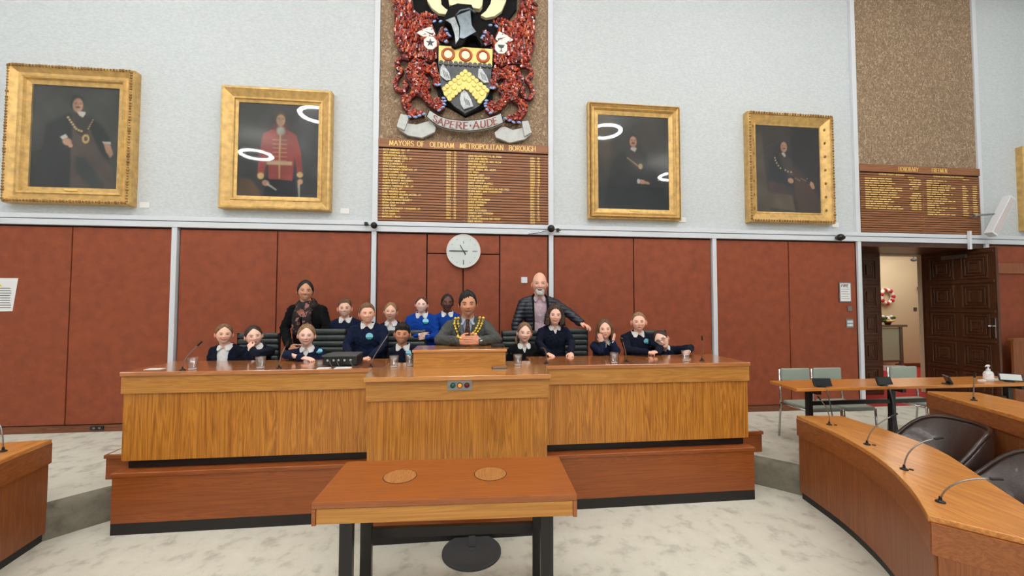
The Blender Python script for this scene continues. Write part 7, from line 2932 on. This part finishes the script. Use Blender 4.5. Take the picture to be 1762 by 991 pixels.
# P14
person('child in dark framed glasses leaning sideways at the right end of the desk', 2.235, 4.33, 1.502, 1.288, FAIR2,
       hs(PULLED, mat=DARKBR, part=.08, t_top=.03, seed=15), dict(name='cardigan', vee=(.055, .006, 1.26)), GP, tilt=-27, yaw=-4, hx=-.105, hy=4.24, sl=-.045, shw=.170, shz=1.300, cloth='navy_dark', pose='sit',
       arms={'R': dict(el=(2.445, 4.20, 1.305), wr=(2.335, 4.045, 1.290), d=(-.75, -.9, -.12), n=(0, .1, -1), curl=.25, H=.13, ts=-1),
             'L': dict(el=(2.05, 4.26, 1.06), wr=(2.10, 4.16, .98), d=(0, -1, 0), n=(0, 0, -1), curl=.3)},
       P=dict(smile=.8, iris=S(40, 30, 26), w=.98), hair_top=.04, extras=(specs,))


# woman
def woman_extras(ctx):
    t, X, Y = ctx['t'], ctx['X'], ctx['Y']
    M['scarf'] = speckle_mat('floral_scarf', [S(26, 18, 20), S(34, 22, 24), S(24, 17, 19), S(30, 20, 22), S(28, 20, 20), S(150, 98, 94), S(132, 76, 50), S(28, 20, 22)], 42, .8, .2)
    q = MB()
    for j, (r, z, rad) in enumerate(((.072, 1.800, .030), (.086, 1.768, .036), (.078, 1.735, .034))):
        pts = [(X + r * math.sin(a), Y - .015 - r * .85 * math.cos(a), z - .022 * math.cos(a) + .006 * math.sin(3 * a + j)) for a in [k * PI / 12 for k in range(24)]]
        q.tube(pts, rad, 10, closed=True)
    for k, (x0, x1, zb) in enumerate(((-.045, -.06, 1.44), (.04, .055, 1.40))):
        ln = smooth_line3([(X + x0, Y - .085, 1.75), (X + x0 * 1.2, Y - .145, 1.66), (X + x1, Y - .15, 1.55), (X + x1, Y - .145, zb)], 4)
        q.tube(ln, [.040, .046, .048, .050, .05, .05, .05, .05, .05, .048, .046, .044, .042][:len(ln)], 10, flat=.5)
    co, no, fs = vox(q, .009, 3)
    wv = np.sin(co[:, 0] * 110 + 5 * np.sin(co[:, 2] * 40)) * np.sin(co[:, 2] * 70)
    co = co + no * (.004 * wv)[:, None]
    q = MB()
    q.add(co.tolist(), fs)
    q.build('scarf', 'scarf', t, smooth=True)


person('woman in black with a dark floral scarf, standing behind the children at left', -1.835, 4.86, 2.045, 1.813, S(206, 150, 120),
       hs(PULLED, mat=BLACKH, line=[(0, .385), (12, .36), (28, .29), (46, .16), (62, .02), (76, -.08), (100, -.2), (180, -.36)], t_top=.05, t_side=.04, t_back=.07, part=.02, seed=16, more=[('bun', (0, .42, -.12, .13))]),
       dict(name='coat', legs='black_cloth'), None, tilt=2, yaw=2, adult=True, shw=.220, shz=1.760, cloth='black_cloth', collar=False,
       arms={'L': dict(el=(-2.07, 4.84, 1.50), wr=(-1.955, 4.69, 1.30), d=(.8, -.3, -.3), n=(0, 1, 0), curl=.4, H=.17),
             'R': dict(el=(-1.60, 4.84, 1.50), wr=(-1.76, 4.69, 1.29), d=(-.8, -.3, -.2), n=(0, 1, 0), curl=.4, H=.17)},
       P=dict(smile=1.3, teeth=True, brow=S(24, 18, 16), iris=S(24, 16, 14), lip=S(150, 76, 70), shade=.8), hair_top=.045, extras=(woman_extras,))
